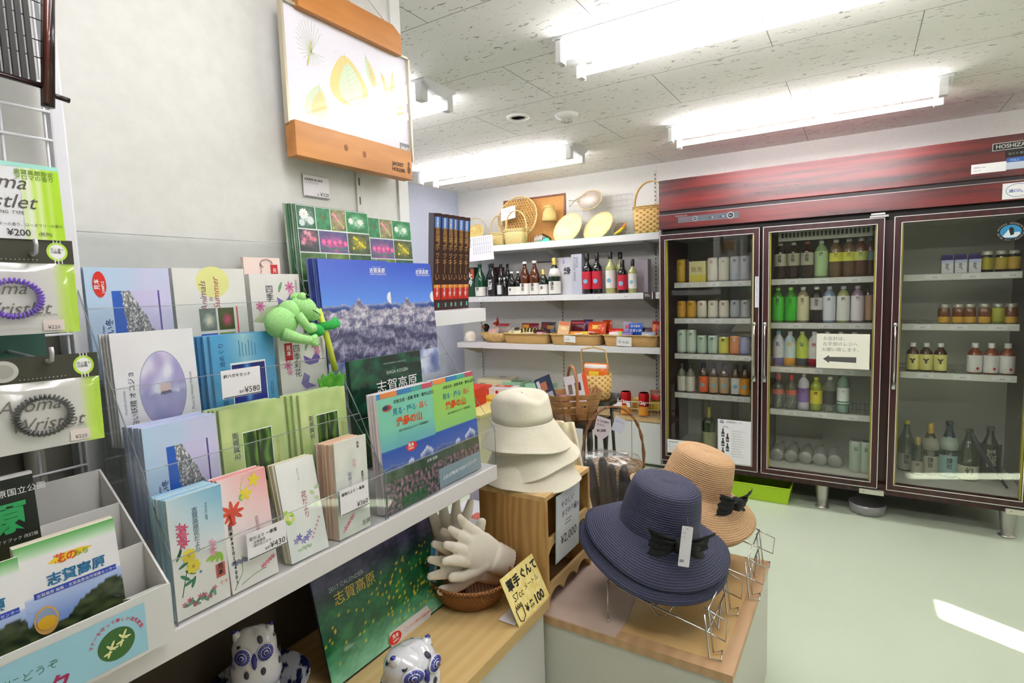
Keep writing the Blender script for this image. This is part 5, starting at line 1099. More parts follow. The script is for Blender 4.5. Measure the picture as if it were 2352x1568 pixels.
pack('white package printed in purple letters beneath the shelf corner', -1.15, -.965, 1.52, 1.78, .4610, .60, '#e6e2f4', ap1)
# ------------------------------------------------------------------ back wall shelves
YS = 3.73
SH = M('#e9e9ea', .4)
SHELVES = {}
def wall_shelf(label, x0, x1, z, th=.045):
    t = thing('wall_shelf', label, 'shelf', ((x0 + x1) / 2, 3.89, z), 0, 'white shelves on the back wall')
    SHELVES[z] = t
    o = MB().box(x0 - t.location[0], x1 - t.location[0], YS - 3.89, YW - 3.89 - .001, -th, 0, SH, bev=.0015).build('board', t)
    for bx in (-1.272, -2.043, -2.85):
        if x0 < bx < x1 + .05:
            mb = MB(); xx = bx - t.location[0]; pts = [(.159, -th), (-.12, -th), (-.12, -th - .012), (.1, -th - .075), (.159, -th - .075)]
            vs = [(xx - .0015, y, z_) for y, z_ in pts] + [(xx + .0015, y, z_) for y, z_ in pts]; k = 5
            mb.add(vs, [tuple(range(k)), tuple(k + i for i in range(k))[::-1]] + [(i, (i + 1) % k, k + (i + 1) % k, k + i) for i in range(k)], M('#d6d4cc', .5)); mb.build('bracket', t)
    return t
wall_shelf('top wall shelf with woven baskets and plates', -2.85, -1.075, 1.629)
wall_shelf('middle wall shelf with wine and sake bottles', -2.85, -1.075, 1.227, .042)
wall_shelf('lower wall shelf with snack baskets', -2.89, -1.075, .847, .042)
GM = noisy('green_shelf_mat', '#7fb79a', '#b9d8c4', 120, .9, .3)
MB().box(-2.80, -1.09, 3.745, 4.0, 1.6295, 1.633, GM).build('shelf_mat', None, 'speckled green liner mat on the top shelf', 'mat')
# low bench cabinets
t = thing('bench_cabinet', 'low white bench cabinet with pale wood top below the wall shelves', 'cabinet', (-2.06, 3.89, 0))
MB().box(-.03, .985, -.16, .158, .322, .345, PINE, bev=.002).build('bench_top', t)
MB().box(-.03, .985, -.145, .158, .02, .322, M('#e4e4e2', .45)).build('carcass', t)
for x0, x1 in ((-.025, .43), (.435, .70), (.705, .98)): MB().box(x0, x1, -.158, -.145, .03, .318, M('#e9e9e8', .4), bev=.001).build('door', t)
LY = M('#e6d98a', .6)
t = thing('low_display_table', 'low table with yellow cloth carrying boxed sweets at far left', 'table', (-2.37, 3.55, 0))
MB().box(-.38, .27, -.62, .49, .44, .458, LY, bev=.002).build('table_top', t); MB().box(-.36, .25, -.60, .47, 0, .44, M('#ded8b0', .7)).build('table_body', t)

# ---- woven goods on the top shelf
BAM = noisy('split_bamboo', '#d9bf7c', '#ecd9a0', 90, .55, .3, .001); BAMD = noisy('bamboo_gold', '#c49a52', '#dfbe7a', 90, .5, .3, .001)
ZT = 1.6335
def hexweave(mb, fx, R_, sp, r, mat):
    # three families of strips clipped to a disc, fx maps (x,y,k)->3d
    for fam in range(3):
        a = fam * PI / 3; c, s = math.cos(a), math.sin(a); k = -int(R_ / sp)
        while k * sp < R_:
            d = k * sp + sp * .25; 
            if abs(d) < R_ * .985:
                L_ = math.sqrt(R_ * R_ - d * d); mb.tube([fx(-s * d + c * q * L_, c * d + s * q * L_, fam) for q in (-1, -.5, 0, .5, 1)], r, mat, 4, caps=False)
            k += 1
# cork board
t = thing('cork_board', 'cork board in a brown wooden frame leaning on the wall', 'board', (-2.285, 4.02, ZT), 0, rot=(R(-5), 0, 0))
CK = noisy('cork', '#c98f4c', '#dca866', 160, .9, .3); FRW = wood('frame_brown', '#6f3d24', '#8d5334', (1, 1, 1), .4, 8)
MB().box(-.285, .285, -.004, .004, .005, .385, CK).build('cork_sheet', t)
MB().box(-.292, .292, -.009, .007, 0, .014, FRW).box(-.292, .292, -.009, .007, .378, .392, FRW).box(-.292, -.278, -.009, .007, .014, .378, FRW).box(.278, .292, -.009, .007, .014, .378, FRW).build('frame', t)
# round tray
t = thing('woven_tray', 'large round open-weave bamboo tray with white card pinned on it', 'tray', (-2.375, 3.925, ZT + .215), 0, rot=(R(76), 0, 0))
mb = MB(); hexweave(mb, lambda x, y, f: (x, y, .0015 * f), .180, .0215, .0028, BAMD); mb.build('weave', t)
mb = MB()
for q in range(3): mb.tube([((.183 + .003 * (q == 1)) * math.cos(a), (.183 + .003 * (q == 1)) * math.sin(a), .004 * q) for a in [2 * PI * k / 48 for k in range(48)]], .0035, BAM, 6, True)
mb.build('rim', t)
T = fr_y(-2.478, 3.845, 1.83, R(14)) @ Matrix.Rotation(R(8), 4, 'Z'); mb = MB(); slab(mb, T, .135, .105, .0008, M('#e8e6f6', .5)); mb.photo(.01, .02, .05, .095, lambda u, v: mix(hx('#e9dfe6'), hx('#b8a8c0'), .4 + ns(u * 4, v * 4, 2)), T, .0003, 6, 8)
mb.rect(.055, .03, .105, .095, M('#cfd2f2', .5), T, .0004); mb.text('竹細工\n戸隠の\n根曲竹', .06, .078, .012, M('#7a86c8', .5), T, .0006); mb.build('note_card', None, 'white printed note card pinned on the large woven tray', 'card')
def small_holes(name): return weave(name, '#7d5c28', '#e0c684', 300, 420, .6, .8, .05, .45, .0025)
HB = small_holes('pierced_bamboo')
def handled_basket(label, x, y, w, d, h, hh, mat, hm, hr=.004, tilt=0.):
    t = thing('handled_basket', label, 'basket', (x, y, ZT), 0, 'bamboo baskets on the top shelf')
    n = 40
    def sec(k): s = w * k, d * k; return s
    def f(a, r, z):
        c, s = math.cos(a), math.sin(a); e = .55; k = r
        return (k * w / 2 * math.copysign(abs(c) ** e, c), k * d / 2 * math.copysign(abs(s) ** e, s), z)
    mb = MB(); mb.lathe([(0, 0), (.88, 0), (.9, .002), (.95, h * .5), (1., h), (.96, h), (.9, .006), (0, .006)], mat, n, f=f); mb.build('body', t)
    mb = MB()
    for z in (h, h - .012): mb.tube([f(2 * PI * k / n, 1.02, z) for k in range(n)], .0035, hm, 6, True)
    mb.build('rim', t)
    mb = MB(); 
    for o_ in (-.006, .006): mb.tube([(-w / 2 * 1.0, o_, h * .2), (-w / 2 * 1.02, o_, h)] + [(-w / 2 * math.cos(PI * q / 12) * 1.0, o_, h + hh * math.sin(PI * q / 12) ** .8) for q in range(1, 12)] + [(w / 2 * 1.02, o_, h), (w / 2, o_, h * .2)], hr, hm, 6)
    mb.build('handle', t); return t
handled_basket('narrow handled bamboo basket behind, left of the square one', -2.525, 3.88, .165, .13, .105, .145, HB, BAM, .003)
handled_basket('square pierced bamboo basket with an arched handle, front', -2.312, 3.80, .19, .13, .112, .150, HB, BAM, .0035)
CHK = weave('checker_bark', '#a8742c', '#e3c078', 130, 190, .55, .8, .1, .5, .004)
handled_basket('tall golden basket with high arched handle beside the refrigerator', -1.245, 3.86, .235, .16, .185, .175, CHK, BAMD, .005)
def bowl(label, x, y, r, dep, rot, mat, z=ZT, name='woven_bowl', cat='bowl', group=None, inner=None):
    t = thing(name, label, cat, (x, y, z), 0, group, rot)
    mb = MB(); mb.lathe([(0, -dep), (r * .55, -dep), (r * .8, -dep * .6), (r, 0), (r * .97, .0), (r * .77, -dep * .55), (r * .52, -dep + .004), (0, -dep + .004)], mat, 48); mb.build('body', t)
    mb = MB(); mb.tube([(r * math.cos(a), r * math.sin(a), .001) for a in [2 * PI * k / 48 for k in range(48)]], .0045, BAM, 8, True); mb.build('rim', t)
    return t
PW1 = noisy('pale_bamboo_ply', '#e9d79a', '#f3e6b6', 14, .5, .2, .002)
bowl('pale shallow bamboo bowl standing on edge, left of the pair', -1.895, 3.865, .125, .035, (R(62), R(-22), 0), PW1, ZT + .094)
bowl('pale shallow bamboo bowl standing on edge, right of the pair', -1.645, 3.865, .125, .035, (R(54), R(-24), 0), PW1, ZT + .086)
t = bowl('flat yellow bamboo winnowing basket leaning at the left end of the top shelf', -2.765, 3.84, .115, .03, (R(58), R(-14), 0), noisy('yellow_bamboo', '#dcc471', '#ead690', 20, .55, .3), ZT + .10, 'winnowing_basket', 'basket')
o = MB().tube([(.10 * math.cos(a) + .02, .0 + .06, .03 + .11 * math.sin(a)) for a in [PI * k / 14 for k in range(15)]], .003, BAMD, 6).build('handle', t); o.rotation_euler = (R(-50), 0, 0)
mb = MB(); slab(mb, fr_y(-2.785, 3.76, 1.765, R(10)), .028, .028, .0008, M('#f2e6e8', .5)); mb.build('price_tag', None, 'tiny pink price tag on the yellow winnowing basket', 'price tag')
# creel, strainer, fan, bird
t = thing('bamboo_creel', 'small lidded bamboo creel hanging on the cork board', 'basket', (-2.08, 3.93, 1.80))
FW = weave('fine_weave', '#b8924a', '#dcc07c', 420, 520, .6, .5, .1, .6); mb = MB(); mb.lathe([(0, 0), (.055, 0), (.060, .02), (.052, .07), (.040, .095), (.042, .10), (.040, .103), (0, .103)], FW, 28); mb.build('body', t)
MB().lathe([(0.043, .103), (.044, .118), (.030, .124), (0, .125)], FW, 28).build('lid', t); MB().tube([(-.035, 0, .12), (0, .01, .16), (.035, 0, .12)], .0015, BAMD, 5).build('cord', t)
mb = MB(); mb.lathe([(0, 0), (.02, .003), (.045, .05), (.047, .052), (.0, .03)], CHROME, 24, Matrix.Translation((-2.10, 3.86, ZT + .002)) @ rx(35, 'Y'))
for k in range(5): mb.tube([(-2.17 + .014 * k, 3.84, ZT + .003), (-2.165 + .014 * k, 3.85, ZT + .055 + .004 * (k % 2))], .0055, M('#dcdad6', .25, .5), 8)
mb.build('metal_strainer', None, 'shiny metal strainer and sticks on the top shelf beside the cork board', 'strainer')
MB().prism([(0, 0), (.07, .0), (.055, .025), (.03, .022)], -.02, 0, M('#4fd0b4', .4), fr_y(-2.075, 3.77, ZT + .001, 0)).build('green_clip', None, 'small turquoise plastic piece in front of the cork board', 'clip')
t = thing('grid_rack', 'white wire grid leaning on the wall behind the pale bowls', 'wire grid', (-1.70, 4.0, ZT), 0, rot=(R(-6), 0, 0)); wm = M('#e4e6ea', .35)
mb = MB()
for k in range(14): mb.tube([(-.26 + .04 * k, 0, 0), (-.26 + .04 * k, 0, .33)], .0013, wm, 5)
mb.build('upright_wires', t); mb = MB()
for k in range(9): mb.tube([(-.26, -.002, .005 + .04 * k), (.26, -.002, .005 + .04 * k)], .0013, wm, 5)
mb.build('cross_wires', t)
t = thing('bamboo_fan', 'small oval bamboo colander hanging high on the white grid', 'colander', (-1.725, 3.90, 1.925), 0, rot=(R(80), R(-8), 0))
mb = MB(); mb.lathe([(.098, 0), (.080, -.012), (.0, -.014)], M('#efe0d4', .6), 36, f=lambda a, r, z: (r * math.cos(a), r * .72 * math.sin(a), z)); mb.build('mesh', t)
mb = MB(); mb.lathe([(.078, -.010), (.10, .002), (.103, 0), (.08, -.014)], BAM, 36, f=lambda a, r, z: (r * math.cos(a), r * .72 * math.sin(a), z)); mb.build('rim', t)
MB().tube([(-.09, .01, .01), (-.165, .035, .01)], .003, M('#a89a80', .6), 6).tube([(-.10, .03, .01), (-.165, -.015, .01)], .003, M('#a89a80', .6), 6).tube([(-.12, .02, .012), (-.02, .045, .012)], .0025, M('#a89a80', .6), 6).build('handle', t)
t = thing('bird_ornament', 'small woven nest basket with a yellow and orange bird', 'ornament', (-1.475, 3.83, ZT))
mb = MB(); hexweave(mb, lambda x, y, f: (x, .04 - .0 * f + .3 * y * .2, .052 + y), .048, .016, .0022, M('#8a6a50', .7)); mb.build('twig_nest', t)
mb = MB(); mb.tube([(-.03, -.01, .012), (-.01, -.012, .022), (.018, -.012, .036), (.048, -.012, .062), (.060, -.012, .085)], .01, M('#e6c828', .5), 12, rs=[.004, .009, .011, .010, .005]); mb.build('bird_body', t)
mb = MB(); mb.tube([(.030, -.013, .045), (.052, -.013, .068), (.0605, -.013, .086)], .01, M('#e8922c', .5), 12, rs=[.008, .0106, .0055]); mb.build('bird_wing', t)
# note sheet hanging from the top shelf
T = fr_y(-2.735, YS - .004, 1.515, R(-1)) @ Matrix.Rotation(R(2), 4, 'Z'); mb = MB(); slab(mb, T, .255, .195, .0008, M('#f2f1f6', .5)); g = M('#6a6a78', .6)
mb.text('お願い', .03, .165, .028, BLACK, T, .0005, vert=True, ax='C', bold=.02)
for k in range(9): mb.text('商品の竹細工は手作り品', .065 + .0205 * k, .175, .0125, g, T, .0005, vert=True, ax='C')
mb.build('notice_sheet', None, 'white handwritten notice sheet hanging from the top shelf edge', 'notice')

# ------------------------------------------------------------------ bottles
def bottle(name, label, cat, x, y, z, r, h, glass, cap, prof='wine', lab=None, labz=(.12, .55), text=None, group=None, capz=None, tcol=None, neck=None, tz=None, tsz=None, seg=20):
    P = {'wine': [(0, 0), (.96, 0), (1, .012), (1, .60), (.95, .655), (.62, .715), (.40, .76), (.36, .80), (.35, .97), (.39, .975), (.39, 1), (0, 1)],
         'sake': [(0, 0), (.96, 0), (1, .012), (1, .50), (.93, .60), (.62, .72), (.38, .82), (.32, .88), (.31, .96), (.36, .965), (.36, 1), (0, 1)],
         'pet': [(0, 0), (.90, 0), (1, .02), (.98, .15), (.94, .33), (.98, .36), (1, .6), (.98, .72), (.85, .80), (.5, .88), (.36, .91), (.36, 1), (0, 1)],
         'small': [(0, 0), (.95, 0), (1, .02), (1, .60), (.8, .74), (.42, .82), (.40, 1), (0, 1)],
         'jar': [(0, 0), (.95, 0), (1, .03), (1, .74), (.86, .82), (.80, .84), (.80, 1), (0, 1)],
         'can': [(0, 0), (.86, 0), (.90, .01), (1, .05), (1, .93), (.90, .975), (.88, 1), (.84, .985), (0, .985)]}[prof]
    mb = MB(); mb.lathe([(a * r, b_ * h) for a, b_ in P], glass, seg)
    o = mb.build(name, None, label, cat, group); o.location = (x, y, z)
    if cap is not None:
        cz = capz or {'wine': .84, 'sake': .94, 'pet': .93, 'small': .86, 'jar': .83}[prof]; cr = {'wine': .40, 'sake': .38, 'pet': .40, 'small': .44, 'jar': .84}[prof]
        MB().lathe([(cr * r, cz * h), (cr * r * 1.03, cz * h + .002), (cr * r * 1.03, h + .0015), (cr * r * .9, h + .003), (0, h + .003)], cap, 14).build('cap', o)
    if neck is not None: MB().lathe([(r * 1.005, .50 * h), (r * .94 * 1.01, .60 * h), (r * .64, .72 * h)], neck, seg).build('shoulder_label', o)
    if lab is not None:
        rr = r * 1.012; mb = MB(); k0 = 15; pts = [(-(.5) * PI - R(100) + R(200) * i / k0) for i in range(k0 + 1)]
        vs = [(rr * math.cos(a), rr * math.sin(a), labz[0] * h) for a in pts] + [(rr * math.cos(a), rr * math.sin(a), labz[1] * h) for a in pts]
        mb.add(vs, [(i, i + 1, k0 + 2 + i, k0 + 1 + i) for i in range(k0)], lab, True)
        if text:
            ts = tsz or r * .7; vs, fs = glyphs(text, True, .02); zc = (tz if tz is not None else labz[1] - .12) * h; xs = [p[0] for p in vs]; mx_ = (min(xs) + max(xs)) / 2
            mb.add([((rr + .0006) * math.sin((a - mx_) * ts / rr * .9), -(rr + .0006) * math.cos((a - mx_) * ts / rr * .9), zc + b_ * ts) for a, b_ in vs], fs, tcol or BLACK)
        mb.build('label', o)
    return o
def carton(name, label, cat, x, y, z, w, d, h, base, art, group=None, rz=0.):
    mb = MB(); mb.box(-w / 2, w / 2, -d / 2, d / 2, 0, h, M(base, .4), bev=.001); T = fr_y(-w / 2, -d / 2, 0, 0)
    if art: art(mb, T, w, h)
    o = mb.build(name, None, label, cat, group); o.location = (x, y, z); o.rotation_euler = (0, 0, rz); return o
ZM = 1.228; GD, DK, BR, WHG, GRN = liquid('#1e5a3c'), liquid('#191512'), liquid('#6a3412'), liquid('#d4d88a'), liquid('#1c3424')
WL, CAPK, CAPW, RL_ = M('#eceae2', .5), M('#1c1c1e', .35), M('#f0eef0', .4), M('#c4223a', .45)
SK = '縁喜'
carton('sake_box', 'green and red sake gift box with bold white strokes at the shelf left end', 'gift box', -2.785, 3.85, ZM, .085, .085, .245, '#1c4a30', lambda mb, T, w, h: (mb.rect(w * .62, h * .62, w, h * .95, M('#d8582c', .5), T, .0004), mb.text('大吟', w * .45, h * .62, .06, WH, T, .0008, vert=True, ax='C', bold=.04)))
carton('sake_box', 'dark red sake box standing behind the green bottles', 'gift box', -2.60, 3.95, ZM, .09, .08, .24, '#4a1c1c', None)
bottle('sake_bottle', 'green sake bottle, left of the green pair', 'bottle', -2.675, 3.80, ZM, .045, .262, GD, GD, 'sake', WL, (.02, .30), '雪', tz=.2)
bottle('sake_bottle', 'green sake bottle, right of the green pair', 'bottle', -2.618, 3.87, ZM, .042, .262, GD, GD, 'sake', WL, (.02, .30))
bottle('sake_bottle', 'black bottle with large white brush strokes', 'bottle', -2.553, 3.80, ZM, .042, .262, DK, CAPK, 'sake', M('#1d1b1c', .4), (.05, .6), '黒部', tcol=WH, tsz=.045, tz=.38)
bottle('sake_bottle', 'dark bottle with small white square label', 'bottle', -2.494, 3.84, ZM, .036, .256, DK, CAPK, 'sake', M('#dcdad8', .5), (.15, .42))
bottle('sake_bottle', 'slim dark bottle beside the small silver-topped bottles', 'bottle', -2.443, 3.86, ZM, .032, .256, DK, CAPK, 'sake')
bottle('small_bottle', 'small dark bottle with silver cap and white side label, left', 'bottle', -2.462, 3.765, ZM, .021, .145, DK, CHROME, 'small', M('#d8d8dc', .5), (.1, .6))
bottle('small_bottle', 'small brown bottle with silver cap, right', 'bottle', -2.418, 3.77, ZM, .024, .145, DK, CHROME, 'small')
bottle('small_bottle', 'small white-capped bottle with brushed label, left', 'bottle', -2.352, 3.775, ZM, .031, .188, DK, CAPW, 'sake', WL, (.04, .38), '縁', tz=.22)
bottle('small_bottle', 'small white-capped bottle, right of its twin', 'bottle', -2.302, 3.79, ZM, .028, .188, DK, CAPW, 'sake', WL, (.04, .38))
bottle('sake_bottle', 'amber sake bottle with white cap, left of the amber pair', 'bottle', -2.243, 3.80, ZM, .042, .262, BR, CAPW, 'sake', WL, (.03, .36), SK, tz=.26)
bottle('sake_bottle', 'amber sake bottle with white cap, right of the amber pair', 'bottle', -2.155, 3.80, ZM, .044, .264, BR, CAPW, 'sake', WL, (.03, .36), SK, tz=.26)
GC = M('#c9b25a', .35, .3)
bottle('small_bottle', 'small gold-topped dark green bottle, left', 'bottle', -2.073, 3.79, ZM, .036, .193, GRN, GC, 'sake', WL, (.04, .42), '縁', tz=.24, capz=.66)
bottle('small_bottle', 'small gold-topped bottle squeezed in behind, right', 'bottle', -2.03, 3.84, ZM, .030, .190, GRN, GC, 'sake', WL, (.04, .42), capz=.66)
bottle('sake_bottle', 'gold-topped dark bottle with slanted white neck band', 'bottle', -1.975, 3.79, ZM, .047, .276, GRN, GC, 'sake', WL, (.03, .37), SK, tz=.26, capz=.76, neck=M('#e4e2dc', .5))
carton('gift_box', 'wide grey gift box with dark lid line behind the amber bottles', 'gift box', -2.085, 3.93, ZM, .19, .09, .262, '#b9b4ac', lambda mb, T, w, h: (mb.rect(0, h * .96, w, h, M('#3a1e1e', .5), T, .0004), mb.text('縁喜', w * .8, h * .55, .045, INK, T, .0006, ax='C')))
carton('gift_box', 'pale grey gift box with brushed emblem and purple mark', 'gift box', -1.905, 3.87, ZM, .125, .09, .28, '#cccbd0', lambda mb, T, w, h: (mb.text('縁', w * .42, h * .55, .06, BLACK, T, .0006, bold=.02), mb.rect(w * .36, h * .82, w * .5, h * .97, M('#b4b2e6', .5), T, .0005), mb.text('雪', w * .37, h * .85, .016, M('#5a58b8', .5), T, .0007)))
carton('wine_box', 'tall grey wine box with vertical lettering', 'gift box', -1.785, 3.82, ZM, .085, .085, .295, '#b9bcc8', lambda mb, T, w, h: (mb.text('SHIGA', w * .45, h * .93, .028, M('#5c6070', .5), T, .0006, -PI / 2), mb.text('KOGEN WINE', w * .2, h * .93, .028, M('#5c6070', .5), T, .0006, -PI / 2)))
BLB = M('#7fb4d0', .4)
def wl(o, zc, r):
    T = Matrix.Translation((0, 0, 0)); mb = MB(); rr = r * 1.022; mb.grid(lambda u, v: (rr * math.sin(.45 * v * math.cos(2 * PI * u)), -rr * math.cos(.45 * v * math.cos(2 * PI * u)), zc + .45 * r * v * math.sin(2 * PI * u)), 18, 3, BLB); mb.build('emblem', o, 'pale blue round emblem')
for x, y, lab_ in ((-1.705, 3.79, 'red-labelled wine bottle, left of the tall pair'), (-1.627, 3.79, 'red-labelled wine bottle, right of the tall pair')):
    o = bottle('wine_bottle', lab_, 'bottle', x, y, ZM, .0375, .292, liquid('#140a0c'), CAPK, 'wine', RL_, (.12, .56), None, 'tall red-label wine bottles', neck=liquid('#17402c')); wl(o, .092, .0375)
o = bottle('wine_bottle', 'tall white wine bottle with cream label, front', 'bottle', -1.523, 3.79, ZM, .0365, .292, WHG, CAPK, 'wine', WL, (.13, .56)); wl(o, .092, .0365)
bottle('wine_bottle', 'tall white wine bottle half hidden behind its twin', 'bottle', -1.475, 3.86, ZM, .0365, .290, WHG, CAPK, 'wine', WL, (.13, .56))
o = bottle('wine_bottle', 'short red-labelled wine bottle', 'bottle', -1.430, 3.78, ZM, .0365, .230, liquid('#140a0c'), CAPK, 'wine', RL_, (.10, .56), capz=.80, neck=liquid('#17402c')); wl(o, .068, .0365)
o = bottle('wine_bottle', 'short slim white wine bottle with cream label', 'bottle', -1.358, 3.79, ZM, .030, .232, WHG, CAPK, 'wine', WL, (.13, .58), capz=.80); wl(o, .075, .03)
carton('wine_box', 'mauve-grey wine box at the right end behind the short bottles', 'gift box', -1.33, 3.89, ZM, .12, .07, .232, '#a9a0a8', lambda mb, T, w, h: mb.text('WINE', w * .75, h * .3, .02, M('#7a6f80', .5), T, .0006, PI / 2))
T = fr_y(-1.262, YS - .002, 1.183, 0); mb = MB(); slab(mb, T, .085, .046, .001, M('#3a2c2c', .5)); mb.text('商品は\nお早めに', .008, .028, .011, WH, T, .0004); mb.rect(.06, .0, .066, .046, WH, T, .0004); mb.build('shelf_tag', None, 'dark brown tag on the middle shelf edge at the right end', 'shelf tag')
for i, x in enumerate((-2.62, -2.50, -2.41, -2.27, -2.16, -2.06, -1.60, -1.40)):
    st = SHELVES[1.227]; T = fr_y(x - .02 - st.location[0], YS - .001 - 3.89, 1.196 - 1.227, 0); mb = MB(); mb.rect(0, 0, .055, .02, M('#f1f1f4', .5), T, .0004); mb.text('¥%d' % (1240 + 160 * i), .02, .004, .010, M('#8a8a92', .5), T, .0007); mb.build('price_strip', st)
# ------------------------------------------------------------------ snack baskets on the lower wall shelf
ZL = .848
RT = weave('rattan_tray', '#9c7138', '#d9b470', 330, 560, .6, .8, .05, .7, .003)
def tray_basket(label, x0, x1, y0, y1, h, group='rectangular snack baskets'):
    t = thing('rattan_basket', label, 'basket', ((x0 + x1) / 2, (y0 + y1) / 2, ZL), 0, group); w, d = (x1 - x0) / 2, (y1 - y0) / 2
    n = 48
    def f(a, r, z):
        c, s = math.cos(a), math.sin(a); e = .28; return (r * w * math.copysign(abs(c) ** e, c), r * d * math.copysign(abs(s) ** e, s), z)
    MB().lathe([(0, .001), (.90, .001), (.92, .004), (.99, h), (.955, h), (.88, .01), (0, .008)], RT, n, f=f).build('body', t)
    MB().tube([f(2 * PI * k / n, 1.0 + .006 * math.sin(k * 3), h + .002 * math.sin(k * 2.1)) for k in range(n)], .0055, BAMD, 6, True).build('rim', t)
    return t
tray_basket('rectangular rattan basket of assorted snacks, left of the three', -2.45, -2.035, 3.755, 3.955, .078)
tray_basket('rectangular rattan basket of chocolate bags, middle of the three', -2.02, -1.60, 3.75, 3.95, .078)
tray_basket('rectangular rattan basket of snack packs, right of the three', -1.585, -1.165, 3.75, 3.95, .078)
t = thing('bamboo_bowl', 'shallow round bamboo bowl with snacks at the left of the lower shelf', 'bowl', (-2.56, 3.85, ZL)); f_ = lambda a, r, z: (r * math.cos(a), r * .66 * math.sin(a), z)
MB().lathe([(0, 0), (.085, 0), (.13, .035), (.155, .080), (.150, .080), (.12, .035), (0, .006)], noisy('bamboo_bowl_mat', '#c9a35c', '#dcbc7c', 40, .5, .3), 40, f=f_).build('body', t)
def bag(name, label, x, y, z, w, h, th, lean, base, art, rz=0., roll=0., cat='snack bag', foil=.3):
    # pillow bag with crimped ends, facing -y
    t_ = Matrix.Translation((x, y, z)) @ Matrix.Rotation(rz, 4, 'Z') @ fr_y(0, 0, 0, lean) @ Matrix.Rotation(roll, 4, 'Z') @ Matrix.Translation((-w / 2, 0, 0)); mb = MB(); m = M(base, foil, coat=.4)
    for sg in (1, -1):
        mb.grid(lambda u, v: (w * u, h * v, sg * th / 2 * (max(0, math.sin(PI * u)) ** .5) * max(0, math.sin(PI * min(1, max(0, (v - .06) / .88)))) ** .5 + .0015 * ns(u * 4, v * 4, x * 5)), 12, 12, m, t_)
    def P(u, v): return Vector((w * u, h * v, th / 2 * (math.sin(PI * u) ** .5) * math.sin(PI * min(1, max(0, (v - .06) / .88))) ** .5 + .0028))
    if art: art(mb, t_, w, h, P)
    return mb.build(name, None, label, cat)
def patch(mb, T, P, u0, v0, u1, v1, mat, nn=5):
    mb.grid(lambda u, v: P(u0 + (u1 - u0) * u, v0 + (v1 - v0) * v), nn, nn, mat, T)
def btext(mb, T, P, s, u, v, size, mat, off=.0012):
    p = P(u, v); mb.text(s, p.x, p.y, size, mat, T, P(min(.95, u + .15), v).z + off, bold=.03)
YEL, ORG, WINE, DKR = M('#f0d23c', .4), M('#e8641c', .35), M('#7a1c2c', .4), M('#5a2418', .4)
bag('snack_bag', 'clear bag with pink label standing in the round bowl', -2.60, 3.83, ZL + .045, .10, .10, .03, R(35), '#cbb6a8', lambda mb, T, w, h, P: (patch(mb, T, P, .2, .2, .8, .6, M('#e8b8a8', .4))))
bag('snack_bag', 'grey snack bag with red folded top in the round bowl', -2.51, 3.87, ZL + .055, .12, .10, .03, R(15), '#a89c94', lambda mb, T, w, h, P: (patch(mb, T, P, .1, .75, .9, .95, M('#c42438', .4))))
bag('snack_bag', 'white-banded snack bag lying at the bowl edge', -2.645, 3.86, ZL + .06, .06, .09, .02, R(25), '#e2dcd4', None, roll=R(-30))
hat1 = MB(); blob(hat1, (0, 0, .03), (.032, .028, .03), M('#17161a', .5)); blob(hat1, (-.012, -.024, .034), (.018, .008, .018), M('#c0764c', .6)); blob(hat1, (.004, 0, .0), (.016, .016, .018), M('#17161a', .5))
o = hat1.build('carved_doll', None, 'small black carved figure with a round brown face behind the bowl', 'figurine'); o.location = (-2.725, 3.93, ZL + .085)
hat2 = MB(); blob(hat2, (0, 0, .04), (.034, .03, .045), M('#b8301c', .4)); hat2.lathe([(.016, .06), (.01, .10), (.0, .135)], M('#c0341c', .4), 12, Matrix.Translation((.018, 0, 0))); blob(hat2, (0, -.022, .04), (.022, .012, .026), M('#d8583c', .4))
o = hat2.build('carved_doll', None, 'red pointed-hood carved figure behind the bowl', 'figurine'); o.location = (-2.635, 3.95, ZL + .075)
for i, (x, lb) in enumerate(((-2.725, 'pedestal of the black figure'), (-2.635, 'pedestal of the red figure'))):
    o = MB().box(-.03, .03, -.02, .02, 0, .078 + (0 if i else .004), M('#8a7a66', .7)).build('wooden_block', None, 'small wooden block, %s' % lb, 'block'); o.location = (x, 3.945, ZL)
mb = MB(); mb.lathe([(0, 0), (.040, .004), (.050, .035), (.046, .065), (.030, .086), (0, .092)], noisy('cream_shell', '#efe6d2', '#fbf6ea', 30, .4, .3), 26, f=lambda a, r, z: (r * math.cos(a) * (1 + .05 * math.sin(5 * a)), r * math.sin(a), z)); o = mb.build('cream_ornament', None, 'cream rounded shell-like ornament at the far left of the lower shelf', 'ornament'); o.location = (-2.80, 3.80, ZL)
# left basket
bag('snack_bag', 'cream snack bag with black curl mark, front left', -2.375, 3.79, ZL + .05, .12, .07, .03, R(45), '#ece6b4', lambda mb, T, w, h, P: btext(mb, T, P, 'し', .35, .4, .03, BLACK), cat='snack bag')
bag('snack_bag', 'pale cream snack bag lying along the front of the left basket', -2.245, 3.80, ZL + .05, .15, .06, .03, R(55), '#efeccc', None)
bag('snack_bag', 'orange and crimson rounded candy bag at the back', -2.27, 3.89, ZL + .07, .16, .085, .04, R(15), '#8a1c34', lambda mb, T, w, h, P: (patch(mb, T, P, .08, .2, .5, .85, M('#e8a02c', .35)), patch(mb, T, P, .45, .1, .6, .3, M('#58a0d8', .4))))
bag('snack_bag', 'white and brown striped snack bag in the left basket', -2.40, 3.86, ZL + .06, .11, .07, .03, R(30), '#d8d0c0', lambda mb, T, w, h, P: (patch(mb, T, P, .5, .1, .9, .9, M('#5a3a28', .4))))
